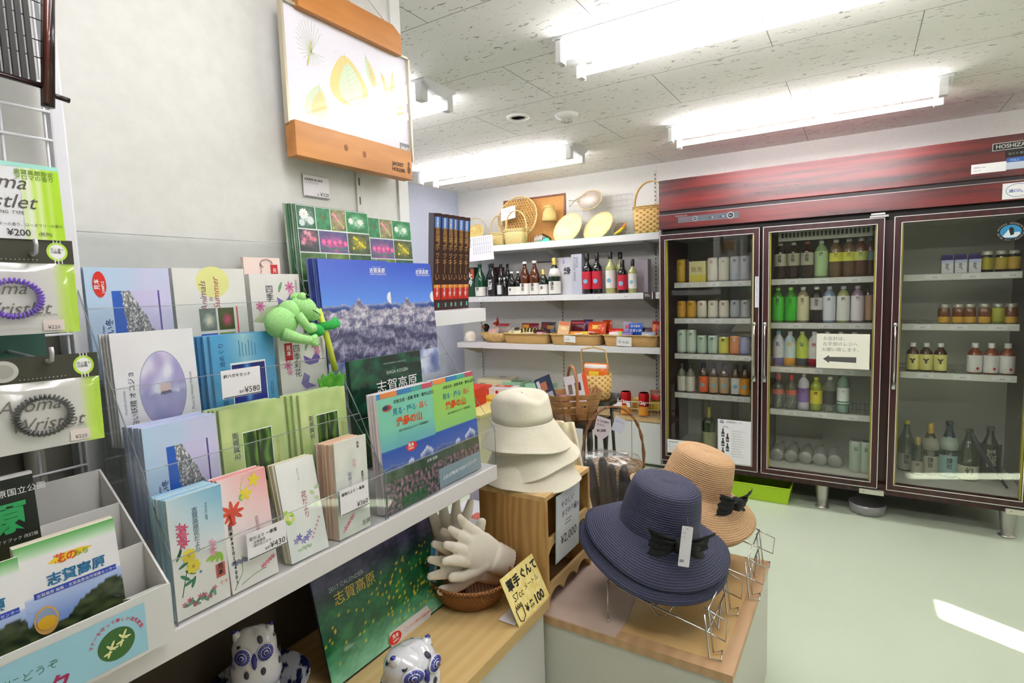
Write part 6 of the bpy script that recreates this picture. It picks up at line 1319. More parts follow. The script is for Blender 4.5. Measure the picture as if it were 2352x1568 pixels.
for i in range(4): bag('snack_bag', 'small gold-striped dark wrapper, %s' % ['left', 'second from left', 'third from left', 'right'][i], -2.30 + .05 * i, 3.84, ZL + .065, .055, .06, .02, R(30), '#4a3a20', lambda mb, T, w, h, P: (patch(mb, T, P, .1, .1, .3, .9, M('#e2d27c', .4)), patch(mb, T, P, .6, .1, .8, .9, M('#e2d27c', .4))), roll=R(20 - 12 * i))
bag('snack_bag', 'dark red snack bag with pink flap at the right of the left basket', -2.13, 3.80, ZL + .05, .13, .075, .03, R(40), '#4a1c28', lambda mb, T, w, h, P: patch(mb, T, P, .3, .15, .7, .5, M('#d898a8', .4)))
bag('snack_bag', 'dark multicoloured snack bag leaning at the back right', -2.10, 3.89, ZL + .065, .13, .10, .04, R(12), '#4c4448', lambda mb, T, w, h, P: (patch(mb, T, P, .1, .5, .5, .9, M('#8a3430', .4)), patch(mb, T, P, .5, .4, .9, .7, M('#b88a3c', .4)), patch(mb, T, P, .7, .1, .95, .4, M('#6a80a8', .4))))
# middle basket
carton('chocolate_pack', 'peach chocolate carton leaning in the middle basket', 'snack box', -1.925, 3.80, ZL + .05, .095, .02, .125, '#f0c894', lambda mb, T, w, h: (mb.rect(w * .05, h * .75, w * .95, h * .98, M('#e8845c', .4), T, .0004), mb.oval(w * .5, h * .58, w * .28, h * .1, M('#f8e0a0', .4), T, .0006), mb.text('CHOCO', w * .15, h * .12, .018, M('#c8945c', .5), T, .0006))).rotation_euler = (R(-14), R(5), 0)
bag('snack_bag', 'dark wine-red chocolate bag behind the peach carton', -1.83, 3.87, ZL + .065, .13, .115, .04, R(12), '#6a1428', lambda mb, T, w, h, P: patch(mb, T, P, .1, .75, .9, .9, M('#d0506c', .4)))
bag('snack_bag', 'purple snack bag at the back of the middle basket', -1.75, 3.89, ZL + .075, .09, .11, .03, R(8), '#3a2a6a', lambda mb, T, w, h, P: patch(mb, T, P, .2, .7, .8, .85, M('#8a7ae0', .4)))
bag('snack_bag', 'bright orange gift bag with yellow emblem', -1.655, 3.82, ZL + .055, .145, .12, .05, R(14), '#e85414', lambda mb, T, w, h, P: (patch(mb, T, P, .32, .5, .62, .75, YEL), patch(mb, T, P, .08, .04, .9, .22, DKR), btext(mb, T, P, 'Bergamo', .1, .26, .02, WH)))
bag('snack_bag', 'orange-red bag with dark green side at the right of the middle basket', -1.60, 3.89, ZL + .06, .10, .12, .04, R(5), '#d8401c', lambda mb, T, w, h, P: patch(mb, T, P, .02, .1, .3, .9, M('#2a3a28', .4)), rz=R(-25))
bag('snack_bag', 'orange and yellow snack bag with black lettering at the front', -1.79, 3.79, ZL + .05, .16, .06, .03, R(35), '#f09c3c', lambda mb, T, w, h, P: (patch(mb, T, P, .6, .5, .95, .95, YEL), patch(mb, T, P, .3, .1, .7, .55, WH), btext(mb, T, P, 'おにぎり', .3, .2, .018, BLACK)))
# right basket
bag('snack_bag', 'red and white biscuit bag at the left of the right basket', -1.495, 3.79, ZL + .055, .11, .075, .03, R(25), '#d8201c', lambda mb, T, w, h, P: (patch(mb, T, P, .05, .08, .8, .55, WH), btext(mb, T, P, 'ビスコ', .15, .18, .026, RED), patch(mb, T, P, .75, .3, .95, .7, M('#a8d83c', .4))))
bag('snack_bag', 'bright blue bag with white lettering in the right basket', -1.352, 3.82, ZL + .075, .105, .09, .02, R(6), '#1f5cc8', lambda mb, T, w, h, P: (btext(mb, T, P, 'おつまみ', .18, .66, .017, WH), btext(mb, T, P, 'さきいか', .08, .3, .023, WH)))
bag('snack_bag', 'lilac snack bag left of the bright blue one', -1.425, 3.85, ZL + .05, .07, .12, .02, R(6), '#c4b8d8', lambda mb, T, w, h, P: patch(mb, T, P, .3, .6, .7, .8, M('#d85a6a', .4)))
bag('snack_bag', 'purple and white bag in front of the lilac one', -1.42, 3.79, ZL + .05, .10, .055, .02, R(20), '#7a68b8', None)
bag('snack_bag', 'silver bag with brown arch window', -1.275, 3.84, ZL + .055, .10, .08, .03, R(12), '#9aa4b0', lambda mb, T, w, h, P: patch(mb, T, P, .1, .5, .9, .92, M('#4a2c38', .4)))
bag('snack_bag', 'pale grey pointed snack bag at the front right', -1.255, 3.79, ZL + .05, .10, .06, .03, R(30), '#b4bcc8', None)
bag('snack_bag', 'red and orange snack bag at the far right of the right basket', -1.215, 3.85, ZL + .055, .08, .12, .04, R(8), '#c83018', lambda mb, T, w, h, P: (patch(mb, T, P, .1, .1, .45, .8, M('#f08c5c', .4)), patch(mb, T, P, .6, .1, .9, .5, M('#8a9098', .4))), roll=R(-6))
for (x, z, w, h, lb, s) in ((-1.885, .873, .095, .050, 'small white price note on the middle rattan basket', '¥120'), (-1.468, .856, .112, .066, 'small white handwritten note on the right rattan basket', '各 ¥150')):
    T = fr_y(x, 3.742, z, R(-4)) @ Matrix.Rotation(R(-3), 4, 'Z'); mb = MB(); slab(mb, T, w, h, .0008, M('#f4f4f2', .5)); mb.text(s, w * .12, h * .3, h * .36, M('#7a7a84', .6), T, .0005); mb.build('price_note', None, lb, 'price card')

# ------------------------------------------------------------------ boxes on the low yellow table and bench
def flatbox(label, x, y, z, w, d, h, base, rz, art, name='sweets_box', side=None):
    mb = MB(); mb.box(-w / 2, w / 2, -d / 2, d / 2, 0, h, M(base, .4), bev=.001)
    if art: art(mb, Matrix.Translation((-w / 2, -d / 2, h + .0003)), w, d)
    if side: side(mb, fr_y(-w / 2, -d / 2 - .0003, 0, 0), w, h)
    o = mb.build(name, None, label, 'sweets box'); o.location = (x, y, z); o.rotation_euler = (0, 0, rz); return o
zt = .4585
flatbox('red sweets box at the bottom of the left stack', -2.42, 3.17, zt, .26, .22, .062, '#d83022', R(8), None, side=lambda mb, T, w, h: (mb.text('信州りんご', w * .1, h * .3, .025, M('#e8a08c', .5), T, .0004)))
flatbox('red sweets box on top of the left stack', -2.42, 3.17, zt + .0625, .26, .22, .062, '#e03424', R(8), lambda mb, T, w, h: (mb.rect(w * .1, h * .55, w * .7, h * .85, M('#f0785c', .4), T), mb.rect(w * .65, h * .1, w * .9, h * .4, M('#a87c2c', .4), T)), side=lambda mb, T, w, h: mb.text('アップル', w * .1, h * .3, .025, M('#f0b0a0', .5), T, .0004))
flatbox('flat orange-red box behind the red stack', -2.58, 3.52, zt, .22, .20, .07, '#f0563a', R(4), None)
flatbox('long cream box with black English lettering near the wall', -2.60, 3.90, zt + .0, .30, .20, .075, '#e6e2c4', R(14), lambda mb, T, w, h: mb.oval(w * .6, h * .7, w * .12, h * .12, M('#8a8aa0', .5), T), side=lambda mb, T, w, h: mb.text('MIEL', w * .08, h * .35, .03, BLACK, T, .0004))
flatbox('white cake box with red lid picture and round red seal', -2.38, 3.66, zt, .20, .17, .052, '#eceaf2', R(10), lambda mb, T, w, h: (mb.rect(w * .05, h * .45, w * .75, h * .98, M('#e05438', .4), T), mb.oval(w * .3, h * .7, w * .14, h * .14, M('#f2e0d0', .5), T, .0003)), side=lambda mb, T, w, h: mb.oval(w * .35, h * .45, .013, .013, M('#c02838', .4), T, .0005))
for i, (x, y, lb) in enumerate(((-2.42, 3.90, 'mint green box with brushed characters, left of the mint pair'), (-2.17, 3.88, 'mint green box with brushed characters, right of the mint pair'))):
    flatbox(lb, x, y, zt, .20, .17, .06, '#a9dcc0', R(-4), lambda mb, T, w, h: (mb.text('野沢菜', w * .12, h * .35, .055, M('#1d4a38', .5), T, .0003, bold=.02), mb.rect(w * .88, h * .05, w * .95, h * .95, M('#e8d88c', .5), T)))
flatbox('cow-print black and white biscuit box', -2.21, 3.66, zt, .16, .14, .03, '#e9e2cc', R(-20), lambda mb, T, w, h: [mb.oval(w * (.2 + .17 * k), h * (.3 + .35 * (k % 2)), w * .08, h * .07, BLACK if k < 3 else M('#c8904c', .5), T, .0002 * k, 12) for k in range(5)])
flatbox('yellow flat box lying by the red stack', -2.27, 3.42, zt, .24, .18, .022, '#e8bc3c', R(0), None)
flatbox('peach and pink leaflet pile at the table front', -2.38, 2.99, zt, .2, .12, .012, '#eac4a0', R(10), lambda mb, T, w, h: (mb.rect(0, 0, w, h * .3, M('#d88aa8', .5), T), mb.oval(w * .6, h * .6, w * .2, h * .2, M('#c87a2c', .5), T)), name='leaflet_pile')
ZB = .3455
WB = M('#e6dfc4', .4)
t = thing('wire_basket', 'cream wire basket of snacks on the bench beside the refrigerator', 'wire basket', (-1.375, 3.86, ZB)); mb = MB()
for z, k in ((.004, .94), (.055, .97), (.105, 1.)): mb.tube([(-.2 * k, -.085 * k, z), (.2 * k, -.085 * k, z), (.2 * k, .085 * k, z), (-.2 * k, .085 * k, z)], .0024 if z < .1 else .0035, WB, 6, True)
for k in range(9): mb.tube([(-.19 + .0475 * k, -.080, .004), (-.2 + .05 * k, -.085, .105)], .0014, WB, 5)
mb.build('wire_frame', t)
def can(label, cat, x, y, z, r, h, base, lab=None, lz=(.1, .9), text=None, tcol=None, group=None, top=None, extra=None, tsz=None, name='drink_can'):
    o = bottle(name, label, cat, x, y, z, r, h, M(base, .3, .3), None, 'can', M(lab, .35) if lab else None, lz, text, group, tcol=M(tcol, .4) if tcol else None, tz=lz[1] - .18, tsz=tsz)
    mb = MB(); mb.lathe([(r * .86, h - .001), (r * .86, h + .0012), (r * .8, h - .001), (0, h - .001)], M(top or '#cfd0d2', .25, .8), 16); mb.build('lid', o)
    return o
for x, lb in ((-1.424, 'red chip tube with white lettering, left one in the wire basket'), (-1.290, 'red chip tube with white lettering, right one in the wire basket')):
    o = can(lb, 'snack tube', x, 3.80, ZB + .008, .0375, .163, '#c81c1c', '#e8a03c', (.03, .42), None, None, 'red chip tubes', '#c01818', name='chip_tube'); rr = .0385
    vs, fs = glyphs('Chip', False, .04); xs = [p[0] for p in vs]; cx = (min(xs) + max(xs)) / 2
    mb = MB(); mb.add([(rr * math.sin((a - cx) * .034 / rr * .9), -rr * math.cos((a - cx) * .034 / rr * .9), .085 + b_ * .034) for a, b_ in vs], fs, WH); mb.build('lettering', o)
bag('snack_bag', 'black and magenta snack bag inside the wire basket', -1.535, 3.86, ZB + .02, .10, .12, .04, R(8), '#1c1a20', lambda mb, T, w, h, P: (patch(mb, T, P, .1, .1, .9, .45, M('#d02878', .4)), btext(mb, T, P, 'アルフォ', .1, .6, .02, WH)))
bag('snack_bag', 'magenta foil snack bag next to the left chip tube', -1.475, 3.90, ZB + .02, .09, .09, .03, R(8), '#c8205c', None)
bag('snack_bag', 'brown and yellow popcorn bag against the refrigerator', -1.225, 3.87, ZB + .02, .09, .16, .05, R(6), '#9c5a30', lambda mb, T, w, h, P: (patch(mb, T, P, .1, .1, .9, .5, YEL), patch(mb, T, P, .15, .6, .85, .8, RED)))
bag('snack_bag', 'yellow snack bag between the chip tubes', -1.355, 3.88, ZB + .02, .10, .10, .04, R(6), '#e8b83c', None)
T = fr_y(-1.51, 3.768, ZB + .065, 0); mb = MB(); slab(mb, T, .13, .034, .001, WH); mb.build('price_strip', None, 'white blank strip on the wire basket front', 'price tag')
MB().box(-1.26, -1.09, 3.95, 4.04, ZB, ZB + .05, M('#c9c4b0', .6)).build('storage_box', None, 'pale small box at the bench end behind the popcorn bag', 'box')

# ------------------------------------------------------------------ dark plant stand with trug basket
DW = wood('dark_stand_wood', '#17110f', '#2e211d', (1, 1, 1), .35, 8, .2)
SX, SY, SZ = -1.335, 2.72, .565
t = thing('plant_stand', 'dark brown square plant stand carrying the slatted trug', 'stand', (SX, SY, 0))
MB().box(-.18, .18, -.13, .13, SZ - .02, SZ, DW, bev=.002).build('top', t); MB().box(-.17, .17, -.12, .12, .24, .258, DW).build('lower_shelf', t)
for sx in (-1, 1):
    for sy in (-1, 1):
        mb = MB(); mb.lathe([(.013, 0), (.016, .05), (.012, .10), (.017, .16), (.013, .24), (.017, .30), (.011, .38), (.017, .46), (.013, SZ - .02)], DW, 14, Matrix.Translation((sx * .155, sy * .105, 0))); mb.build('leg', t)
for sy in (-1, 1): MB().tube([(-.155, sy * .105, .30), (.155, sy * .105, .30)], .007, DW, 8).build('crossbar', t)
TR = wood('trug_slat', '#8a5f34', '#bc8b54', (.4, 2, 2), .45, 5., .15); TH_ = wood('trug_handle', '#9a6334', '#c58a55', (1, 1, .4), .4, 5., .2)
t = thing('trug_basket', 'slatted wooden trug with bent handle holding rice cracker packs', 'basket', (-1.325, 2.72, SZ + .001), R(6))
mb = MB()
def se(q, e=.4): return math.copysign(abs(math.cos(q)) ** e, math.cos(q)), math.copysign(abs(math.sin(q)) ** e, math.sin(q))
for i in range(4):
    z0_ = .006 + .036 * i; rows = []
    for dz, th_ in ((0, 0), (.029, .0), (.029, -.005), (0, -.005)):
        k_ = i + dz / .036; rows.append([((.108 + .013 * k_ + th_) * se(2 * PI * k / 48)[0], (.070 + .010 * k_ + th_) * se(2 * PI * k / 48)[1], z0_ + dz + .010 * abs(math.cos(2 * PI * k / 48)) ** 4) for k in range(48)])
    vs_ = [p for r_ in rows for p in r_]; mb.add(vs_, [(j * 48 + k, j * 48 + (k + 1) % 48, ((j + 1) % 4) * 48 + (k + 1) % 48, ((j + 1) % 4) * 48 + k) for j in range(4) for k in range(48)], TR, False)
for k in range(12):
    c_, s__ = se(2 * PI * (k + .5) / 12); mb.tube([(.106 * c_, .068 * s__, .004), (.150 * c_, .104 * s__, .145)], .0045, TR, 6)
mb.box(-.11, .11, -.07, .07, 0, .006, TR); mb.build('body', t)
MB().tube([(0, -.10, .0), (0, -.118, .05), (0, -.123, .13), (0, -.110, .22), (0, -.06, .275), (0, .0, .285), (0, .06, .275), (0, .110, .22), (0, .123, .13), (0, .1, .0)], .009, TH_, 8).build('handle', t)
t.rotation_euler = (0, 0, R(38))
bag('cracker_pack', 'navy and silver picture pack leaning out of the trug', -1.455, 2.70, SZ + .07, .105, .16, .012, R(10), '#39405a', lambda mb, T, w, h, P: (patch(mb, T, P, .3, .5, .7, .8, M('#c87c5c', .4)), patch(mb, T, P, .1, .55, .3, .9, M('#d8dce6', .3)), patch(mb, T, P, .55, .2, .9, .4, M('#b8c0d0', .3))), roll=R(24), cat='snack bag')
carton('leaflet_card', 'white and orange product card standing in the trug', 'card', -1.30, 2.75, SZ + .10, .13, .006, .135, '#e9e6ea', lambda mb, T, w, h: (mb.rect(w * .80, 0, w, h, M('#f0683c', .4), T, .0004), mb.rect(w * .12, h * .25, w * .3, h * .65, M('#8a7a64', .5), T, .0004), mb.rect(w * .42, h * .35, w * .68, h * .68, M('#4a3a44', .5), T, .0004))).rotation_euler = (R(-12), R(-12), R(15))
bag('snack_bag', 'dark red berry pack in the trug', -1.36, 2.67, SZ + .09, .10, .06, .04, R(55), '#7a2440', lambda mb, T, w, h, P: patch(mb, T, P, .2, .2, .6, .6, M('#c05c8a', .4)))
bag('snack_bag', 'white crumpled pack in the trug', -1.29, 2.67, SZ + .085, .11, .05, .04, R(60), '#e6e4ee', None)
# tall handled basket behind with orange pack
t = thing('handled_basket', 'tall wicker basket with thin arched handle behind the trug', 'basket', (-1.345, 3.10, .60), 0)
MB().lathe([(0, 0), (.075, 0), (.08, .003), (.092, .155), (.088, .155), (.076, .006), (0, .006)], CHK, 30).build('body', t)
MB().tube([(-.085, 0, .12), (-.10, 0, .24), (-.098, 0, .30), (-.02, 0, .315), (.058, 0, .30), (.068, 0, .24), (.08, 0, .12)], .0055, BAMD, 8).build('handle', t)
bag('snack_bag', 'orange pouch with clear top inside the tall wicker basket', -1.345, 3.08, .70, .16, .12, .06, R(6), '#e8781c', lambda mb, T, w, h, P: (patch(mb, T, P, .05, .75, .95, .93, M('#d8d4c8', .3)), patch(mb, T, P, .3, .3, .7, .6, YEL)))
t = thing('stool', 'small dark stool under the tall wicker basket', 'stool', (-1.345, 3.10, 0)); MB().cyl(0, 0, .578, .5985, .12, DW, 24).build('seat', t)
for k in range(3): MB().tube([(.09 * math.cos(k * 2.09), .09 * math.sin(k * 2.09), .58), (.12 * math.cos(k * 2.09), .12 * math.sin(k * 2.09), .0)], .010, DW, 8).build('leg', t)
# round basket on the lower part of the stand with twisted handle and note tags
TW = noisy('twisted_vine', '#6a4428', '#96683e', 60, .6, .5)
t = thing('vine_basket', 'vine basket wrapped in clear film with tall twisted handle', 'basket', (-.925, 2.30, .40), R(35))
MB().lathe([(0, 0), (.10, 0), (.11, .01), (.135, .085), (.130, .085), (.10, .012), (0, .01)], weave('vine_weave', '#5a4026', '#b08a58', 260, 460, .6, .8, .1, .8, .003), 36, f=lambda a, r, z: (r * math.cos(a), r * .75 * math.sin(a), z)).build('body', t)
for s_ in (0, 1): MB().tube([(.14 * math.cos(PI * q / 24) + .004 * math.sin(q * 1.6 + s_ * PI), .004 * math.cos(q * 1.6 + s_ * PI), .06 + .285 * math.sin(PI * q / 24) ** .7) for q in range(25)], .0045, TW, 6).build('handle', t)
MB().lathe([(.137, .07), (.12, .11), (.06, .13), (0, .132)], BAGP, 30, f=lambda a, r, z: (r * math.cos(a), r * .75 * math.sin(a), z + .006 * math.sin(a * 5))).build('wrap_film', t)
t = thing('side_table', 'low dark slatted table under the vine basket', 'table', (-.925, 2.30, 0)); MB().box(-.13, .13, -.12, .12, .375, .398, DW, bev=.002).build('top', t)
for sx in (-1, 1):
    for sy in (-1, 1): MB().box(sx * .11 - .01, sx * .11 + .01, sy * .10 - .01, sy * .10 + .01, 0, .375, DW).build('leg', t)
T = fr_y(-.985, 2.22, .64, 0) @ Matrix.Rotation(R(-8), 4, 'Z'); mb = MB(); mb.prism([(0, 0), (.04, -.028), (.075, .01), (.07, .075), (.01, .08)], -.001, 0, M('#ece0e6', .5), T)
mb.text('カゴ大特価', .010, .055, .012, INK, T, .0004, bold=.02); mb.text('手あみ', .012, .038, .012, INK, T, .0004); mb.text('¥1,500', .018, .008, .015, BLACK, T, .0004, bold=.04, rot=R(14)); mb.build('price_tag', None, 'pinkish handwritten price tag tied to the twisted handle, left', 'price tag')
T = fr_y(-.905, 2.23, .66, 0) @ Matrix.Rotation(R(-20), 4, 'Z'); mb = MB(); mb.prism([(0, 0), (.05, 0), (.055, .065), (.0, .07)], -.001, 0, M('#dfe2f0', .5), T); mb.text('山ぶどう', .006, .045, .010, M('#4a62a8', .5), T, .0004); mb.build('price_tag', None, 'bluish white price tag tied to the twisted handle, right', 'price tag')
# packaged black gloves and the pale wrapped bundle behind the pine box
DG = M('#232327', .7)
t = thing('glove_bundle', 'black gloves in clear wrapping standing behind the pine box', 'gloves', (-.795, 1.905, .3835))
mb = MB()
for k, (x, y, h) in enumerate(((-.05, 0, .24), (-.015, .02, .25), (.02, .0, .235), (.055, .02, .23), (.085, 0, .21), (-.08, .02, .22))): mb.tube([(x, y, 0), (x * 1.05, y, h * .5), (x * 1.2, y - .01, h - .02), (x * 1.25, y - .012, h)], .018, DG, 10, rs=[.022, .020, .017, .010])
mb.build('gloves', t); MB().lathe([(.0, .001), (.10, .002), (.115, .12), (.12, .22), (.09, .27)], BAGP, 24, f=lambda a, r, z: (r * math.cos(a), r * .5 * math.sin(a), z + .008 * math.sin(a * 4))).build('wrap_film', t)
t = thing('wrapped_cloth', 'pale yellow cloth bundle in clear film leaning behind the pine box', 'cloth bundle', (-.835, 1.68, .3835))
mb = MB(); mb.grid(lambda u, v: (-.06 + .16 * u * (1 - .65 * v) + .0, .01 * math.sin(u * 9) + .02 * v, .43 * v), 12, 12, noisy('cream_cloth', '#ded3a4', '#efe8c8', 9, .8, .3, .004)); o = mb.build('cloth', t); o.modifiers.new('thickness', 'SOLIDIFY').thickness = .012
mb = MB(); mb.grid(lambda u, v: (-.07 + .19 * u * (1 - .6 * v), -.015 + .012 * math.sin(u * 7 + v * 3) + .02 * v, .46 * v), 10, 10, BAGP); mb.build('film', t)
# ------------------------------------------------------------------ three-door refrigerator
MAH = noisy('mahogany_laminate', '#300b11', '#84201f', 2.6, .26, 0, .001, (.5, 9, 9), .32, .68); MAHD = wood('mahogany_dark', '#2c1013', '#481a1c', (1, 1, .6), .35, 4., .1)
TRM = M('#dcd8d4', .3, .3); INR = M('#d2d3cb', .45); GSK = M('#a8a23c', .5); DARKG = M('#1a1412', .5)
GLS = clear('door_glass', '#f7f8f5', .10, .01)
_cb = MAH.node_tree.nodes['Principled BSDF']; _cb.inputs['Coat Weight'].default_value = 1.; _cb.inputs['Coat Roughness'].default_value = .27
FX0, FX1, FY, FB, FT = -1.058, .738, 3.43, .135, 1.908
t = thing('glass_refrigerator', 'large mahogany three-door glass refrigerator full of drinks', 'refrigerator', (-.16, 3.74, 0)); fo = Vector((-.16, 3.74, 0))
def F(mb, nm, lab=None, par=None):
    o = mb.build(nm, par or t, lab); 
    if par is None: o.location = -fo
    return o
F(MB().box(FX0, FX1, FY, YW - .01, 1.722, FT, MAH, bev=.003), 'header_panel'); F(MB().box(FX0, FX1, FY + .012, FY + .05, 1.695, 1.722, M('#3a3238', .3)), 'header_groove')  # groove strip coloured dark purple as a painted shadow line below the header
F(MB().box(FX0, FX1, FY - .0, YW - .01, 1.612, 1.700, MAH, bev=.002).box(FX0, FX1, FY - .0015, FY, 1.6985, 1.7015, M('#b9a8a8', .3, .5)), 'control_strip')
F(MB().box(FX0, FX1, FY + .035, YW - .01, 1.57, 1.612, DARKG), 'vent_slot')
for x0, x1 in ((FX0, -1.03), (-.51, -.455), (.075, .165), (.70, FX1)): F(MB().box(x0, x1, FY + .04, YW - .04, FB, 1.57, MAHD if True else MAHD), 'pillar')
F(MB().box(FX0, FX0 + .012, FY, YW - .01, FB, 1.612, M('#8c8c88', .35)), 'side_panel'); F(MB().box(FX1 - .012, FX1, FY, YW - .01, FB, 1.612, M('#8c8c88', .35)), 'side_panel')
F(MB().box(FX0, FX1, FY + .01, YW - .01, FB, .19, MAHD, bev=.003), 'base_panel')
F(MB().box(FX0 + .012, FX1 - .012, YW - .05, YW - .02, .19, 1.612, INR), 'interior_back')
F(MB().box(FX0 + .012, FX1 - .012, FY + .045, YW - .02, .19, .206, INR), 'interior_floor'); F(MB().box(FX0 + .012, FX1 - .012, FY + .045, YW - .02, 1.56, 1.575, INR), 'interior_top')
mb = MB().box(-.40, .05, FY + .10, FY + .13, 1.50, 1.56, M('#b9bbb0', .5))
for k in range(22): mb.box(-.385 + .0195 * k, -.373 + .0195 * k, FY + .098, FY + .1005, 1.518, 1.545, M('#26241c', .6))
F(mb, 'fan_grille')
DOORS = [(-1.05, -.483, 'left'), (-.466, .100, 'middle'), (.139, .704, 'right')]
SHV = [[1.287, 1.062, .838, .586], [1.288, 1.036, .780, .528], [1.288, 1.034, .782]]
for di, (a, b_, nm) in enumerate(DOORS):
    z0, z1 = .17, 1.58; d = thing('door', None, None, (0, 0, 0)); 
    fw = .034; y0, y1 = FY - .012, FY + .03
    mb = MB(); mb.box(a, a + fw, y0, y1, z0, z1, MAHD).box(b_ - fw, b_, y0, y1, z0, z1, MAHD).box(a + fw, b_ - fw, y0, y1, z1 - fw, z1, MAHD).box(a + fw, b_ - fw, y0, y1, z0, z0 + fw, MAHD)
    dr = mb.build('door', t, '%s glass door' % nm); dr.location = -fo; bpy.data.objects.remove(d)
    mb = MB()
    for o_, yy in ((0, .002), (fw - .004, .003)):
        A, B_, C_, D_ = a + o_, b_ - o_, z0 + o_, z1 - o_; w = .0035
        mb.box(A, A + w, y0 - yy, y0 + .004, C_, D_, TRM).box(B_ - w, B_, y0 - yy, y0 + .004, C_, D_, TRM).box(A, B_, y0 - yy, y0 + .004, D_ - w, D_, TRM).box(A, B_, y0 - yy, y0 + .004, C_, C_ + w, TRM)
    mb.build('door_trim', dr)
    q = fw; MB().box(a + q, a + q + .006, FY + .0, FY + .028, z0 + q, z1 - q, GSK).box(b_ - q - .006, b_ - q, FY + .0, FY + .028, z0 + q, z1 - q, GSK).build('gasket', dr)
    MB().box(a + fw, b_ - fw, FY + .004, FY + .008, z0 + fw, z1 - fw, GLS).build('glass_pane', dr)
    hxp = b_ - fw / 2 - .006 if di == 0 else a + fw / 2 + (.0 if di == 1 else .001); hx2 = b_ - fw / 2 - .004
    hp = hx2 if di == 0 else a + fw / 2
    mb = MB(); mb.tube([(hp, y0 - .026, .735), (hp, y0 - .034, .80), (hp, y0 - .034, .97), (hp, y0 - .026, 1.03)], .005, CHROME, 10, rs=[.006, .005, .004, .0055])
    mb.lathe([(0, -.022), (.012, -.02), (.009, .004), (.006, .016), (0, .018)], CHROME, 12, Matrix.Translation((hp, y0 - .02, .730))); mb.lathe([(0, -.012), (.008, -.008), (.010, .006), (.006, .014), (0, .015)], CHROME, 12, Matrix.Translation((hp, y0 - .02, 1.035))); mb.build('handle', dr)
    zs = SHV[di]; xa, xb = [(-.998, -.545), (-.436, .062), (.190, .655)][di]
    for si, z in enumerate(zs):
        mb = MB(); mb.box(xa, xb, 3.545, 3.56, z - .033, z, M('#d8d9d8', .4), bev=.0015)
        for k in range(26): mb.tube([(xa + .005 + (xb - xa - .01) * k / 25, 3.56, z - .004), (xa + .005 + (xb - xa - .01) * k / 25, 3.96, z - .004)], .0018, M('#c8cac6', .4, .4), 4, caps=False)
        for yy in (3.60, 3.75, 3.93): mb.tube([(xa, yy, z - .008), (xb, yy, z - .008)], .003, M('#c8cac6', .4, .4), 5)
        s = F(mb, 'shelf')
        for k in range(3):
            T = fr_y(xa + .05 + .15 * k + .02 * ((si + di) % 3), 3.5445, z - .026, 0); mb = MB(); mb.rect(0, 0, .07, .021, M('#e6e6ee', .45), T, .0003); mb.text('¥%d' % (110 + 40 * ((si * 3 + k + di) % 7)), .030, .004, .0105, M('#4a4a58', .5), T, .0006); mb.build('price_label', s)
F(MB().box(.035, .115, FY - .02, FY + .03, 1.582, 1.592, CHROME).box(.04, .10, FY - .015, FY + .02, 1.595, 1.604, CHROME), 'hinge')
for x in (.02, .615): F(MB().box(x, x + .11, FY - .018, FY + .01, .135, .16, M('#c9c7b6', .35, .3), bev=.002).cyl(x + .02, FY - .015, .148, .151, .004, DARKG), 'hinge')
for x in (-.155, .638, -.97):
    mb = MB(); mb.lathe([(0, 0), (.036, 0), (.036, .004), (.026, .010), (.024, .012), (.032, .09), (.036, .128), (.036, .137)], M('#b4b4ac', .3, .7), 20, Matrix.Translation((x, 3.49, 0))); F(mb, 'foot')
# control panel and stickers
mb = MB(); T = fr_y(-.94, FY - .0012, 1.646, 0); mb.rect(0, 0, .345, .034, M('#5a6068', .4), T, .0002); mb.rect(0, 0, .345, .0015, M('#8a9098', .4), T, .0004)
for u, r in ((.10, .014), (.30, .019)): mb.oval(u, .017, r, r, M('#c9ccd0', .3, .4), T, .0005, 24); mb.oval(u, .017, r * .8, r * .8, M('#23272e', .3), T, .0008, 24); mb.text('OFF', u - r * .5, .014, .008, WH, T, .001)
for u in (.185, .245): mb.oval(u, .014, .006, .006, M('#33383e', .4), T, .0005, 12); mb.oval(u + .014, .015, .003, .003, WH, T, .0005, 10)
mb.rect(.02, .008, .075, .026, M('#6f5a60', .4), T, .0004); F(mb, 'control_panel')
mb = MB(); T = fr_y(-.955, FY - .0015, 1.683, 0); mb.text('REFRIGERATOR', 0, 0, .010, M('#b9a8a8', .4), T, .0003); F(mb, 'nameplate')
mb = MB(); T = fr_y(.505, FY - .0022, 1.842, 0); mb.rect(0, 0, .215, .034, M('#c9c9c4', .3, .6), T, 0); mb.rect(.003, .003, .212, .031, M('#1c1a1a', .4), T, .0003); mb.text('HOSHIZAKI', .012, .009, .024, M('#cfcfca', .3, .5), T, .0006, bold=.02); F(mb, 'maker_badge')
mb = MB(); T = fr_y(.552, FY - .0022, 1.808, 0); mb.rect(0, 0, .16, .03, M('#1c1a1a', .4), T, 0); mb.text('省エネ 業務用', .01, .010, .012, M('#9a9a94', .4), T, .0003); F(mb, 'spec_plate')
mb = MB(); T = fr_y(.432, FY - .0022, 1.748, R(0)); mb.rect(0, 0, .125, .043, WH, T, 0); mb.text('連絡先 024-', .008, .024, .009, M('#8a6a9a', .5), T, .0003); mb.text('FAX 33-', .008, .010, .009, M('#8a6a9a', .5), T, .0003); F(mb, 'service_sticker', 'white service sticker')
mb = MB(); T = fr_y(.557, FY - .0022, 1.752, 0); mb.rect(0, 0, .125, .052, M('#c9d3e0', .5), T, 0); mb.rect(0, .032, .125, .052, M('#3a6ab8', .5), T, .0003); mb.text('フロン', .01, .036, .012, WH, T, .0005); F(mb, 'service_sticker', 'blue and white notice sticker')
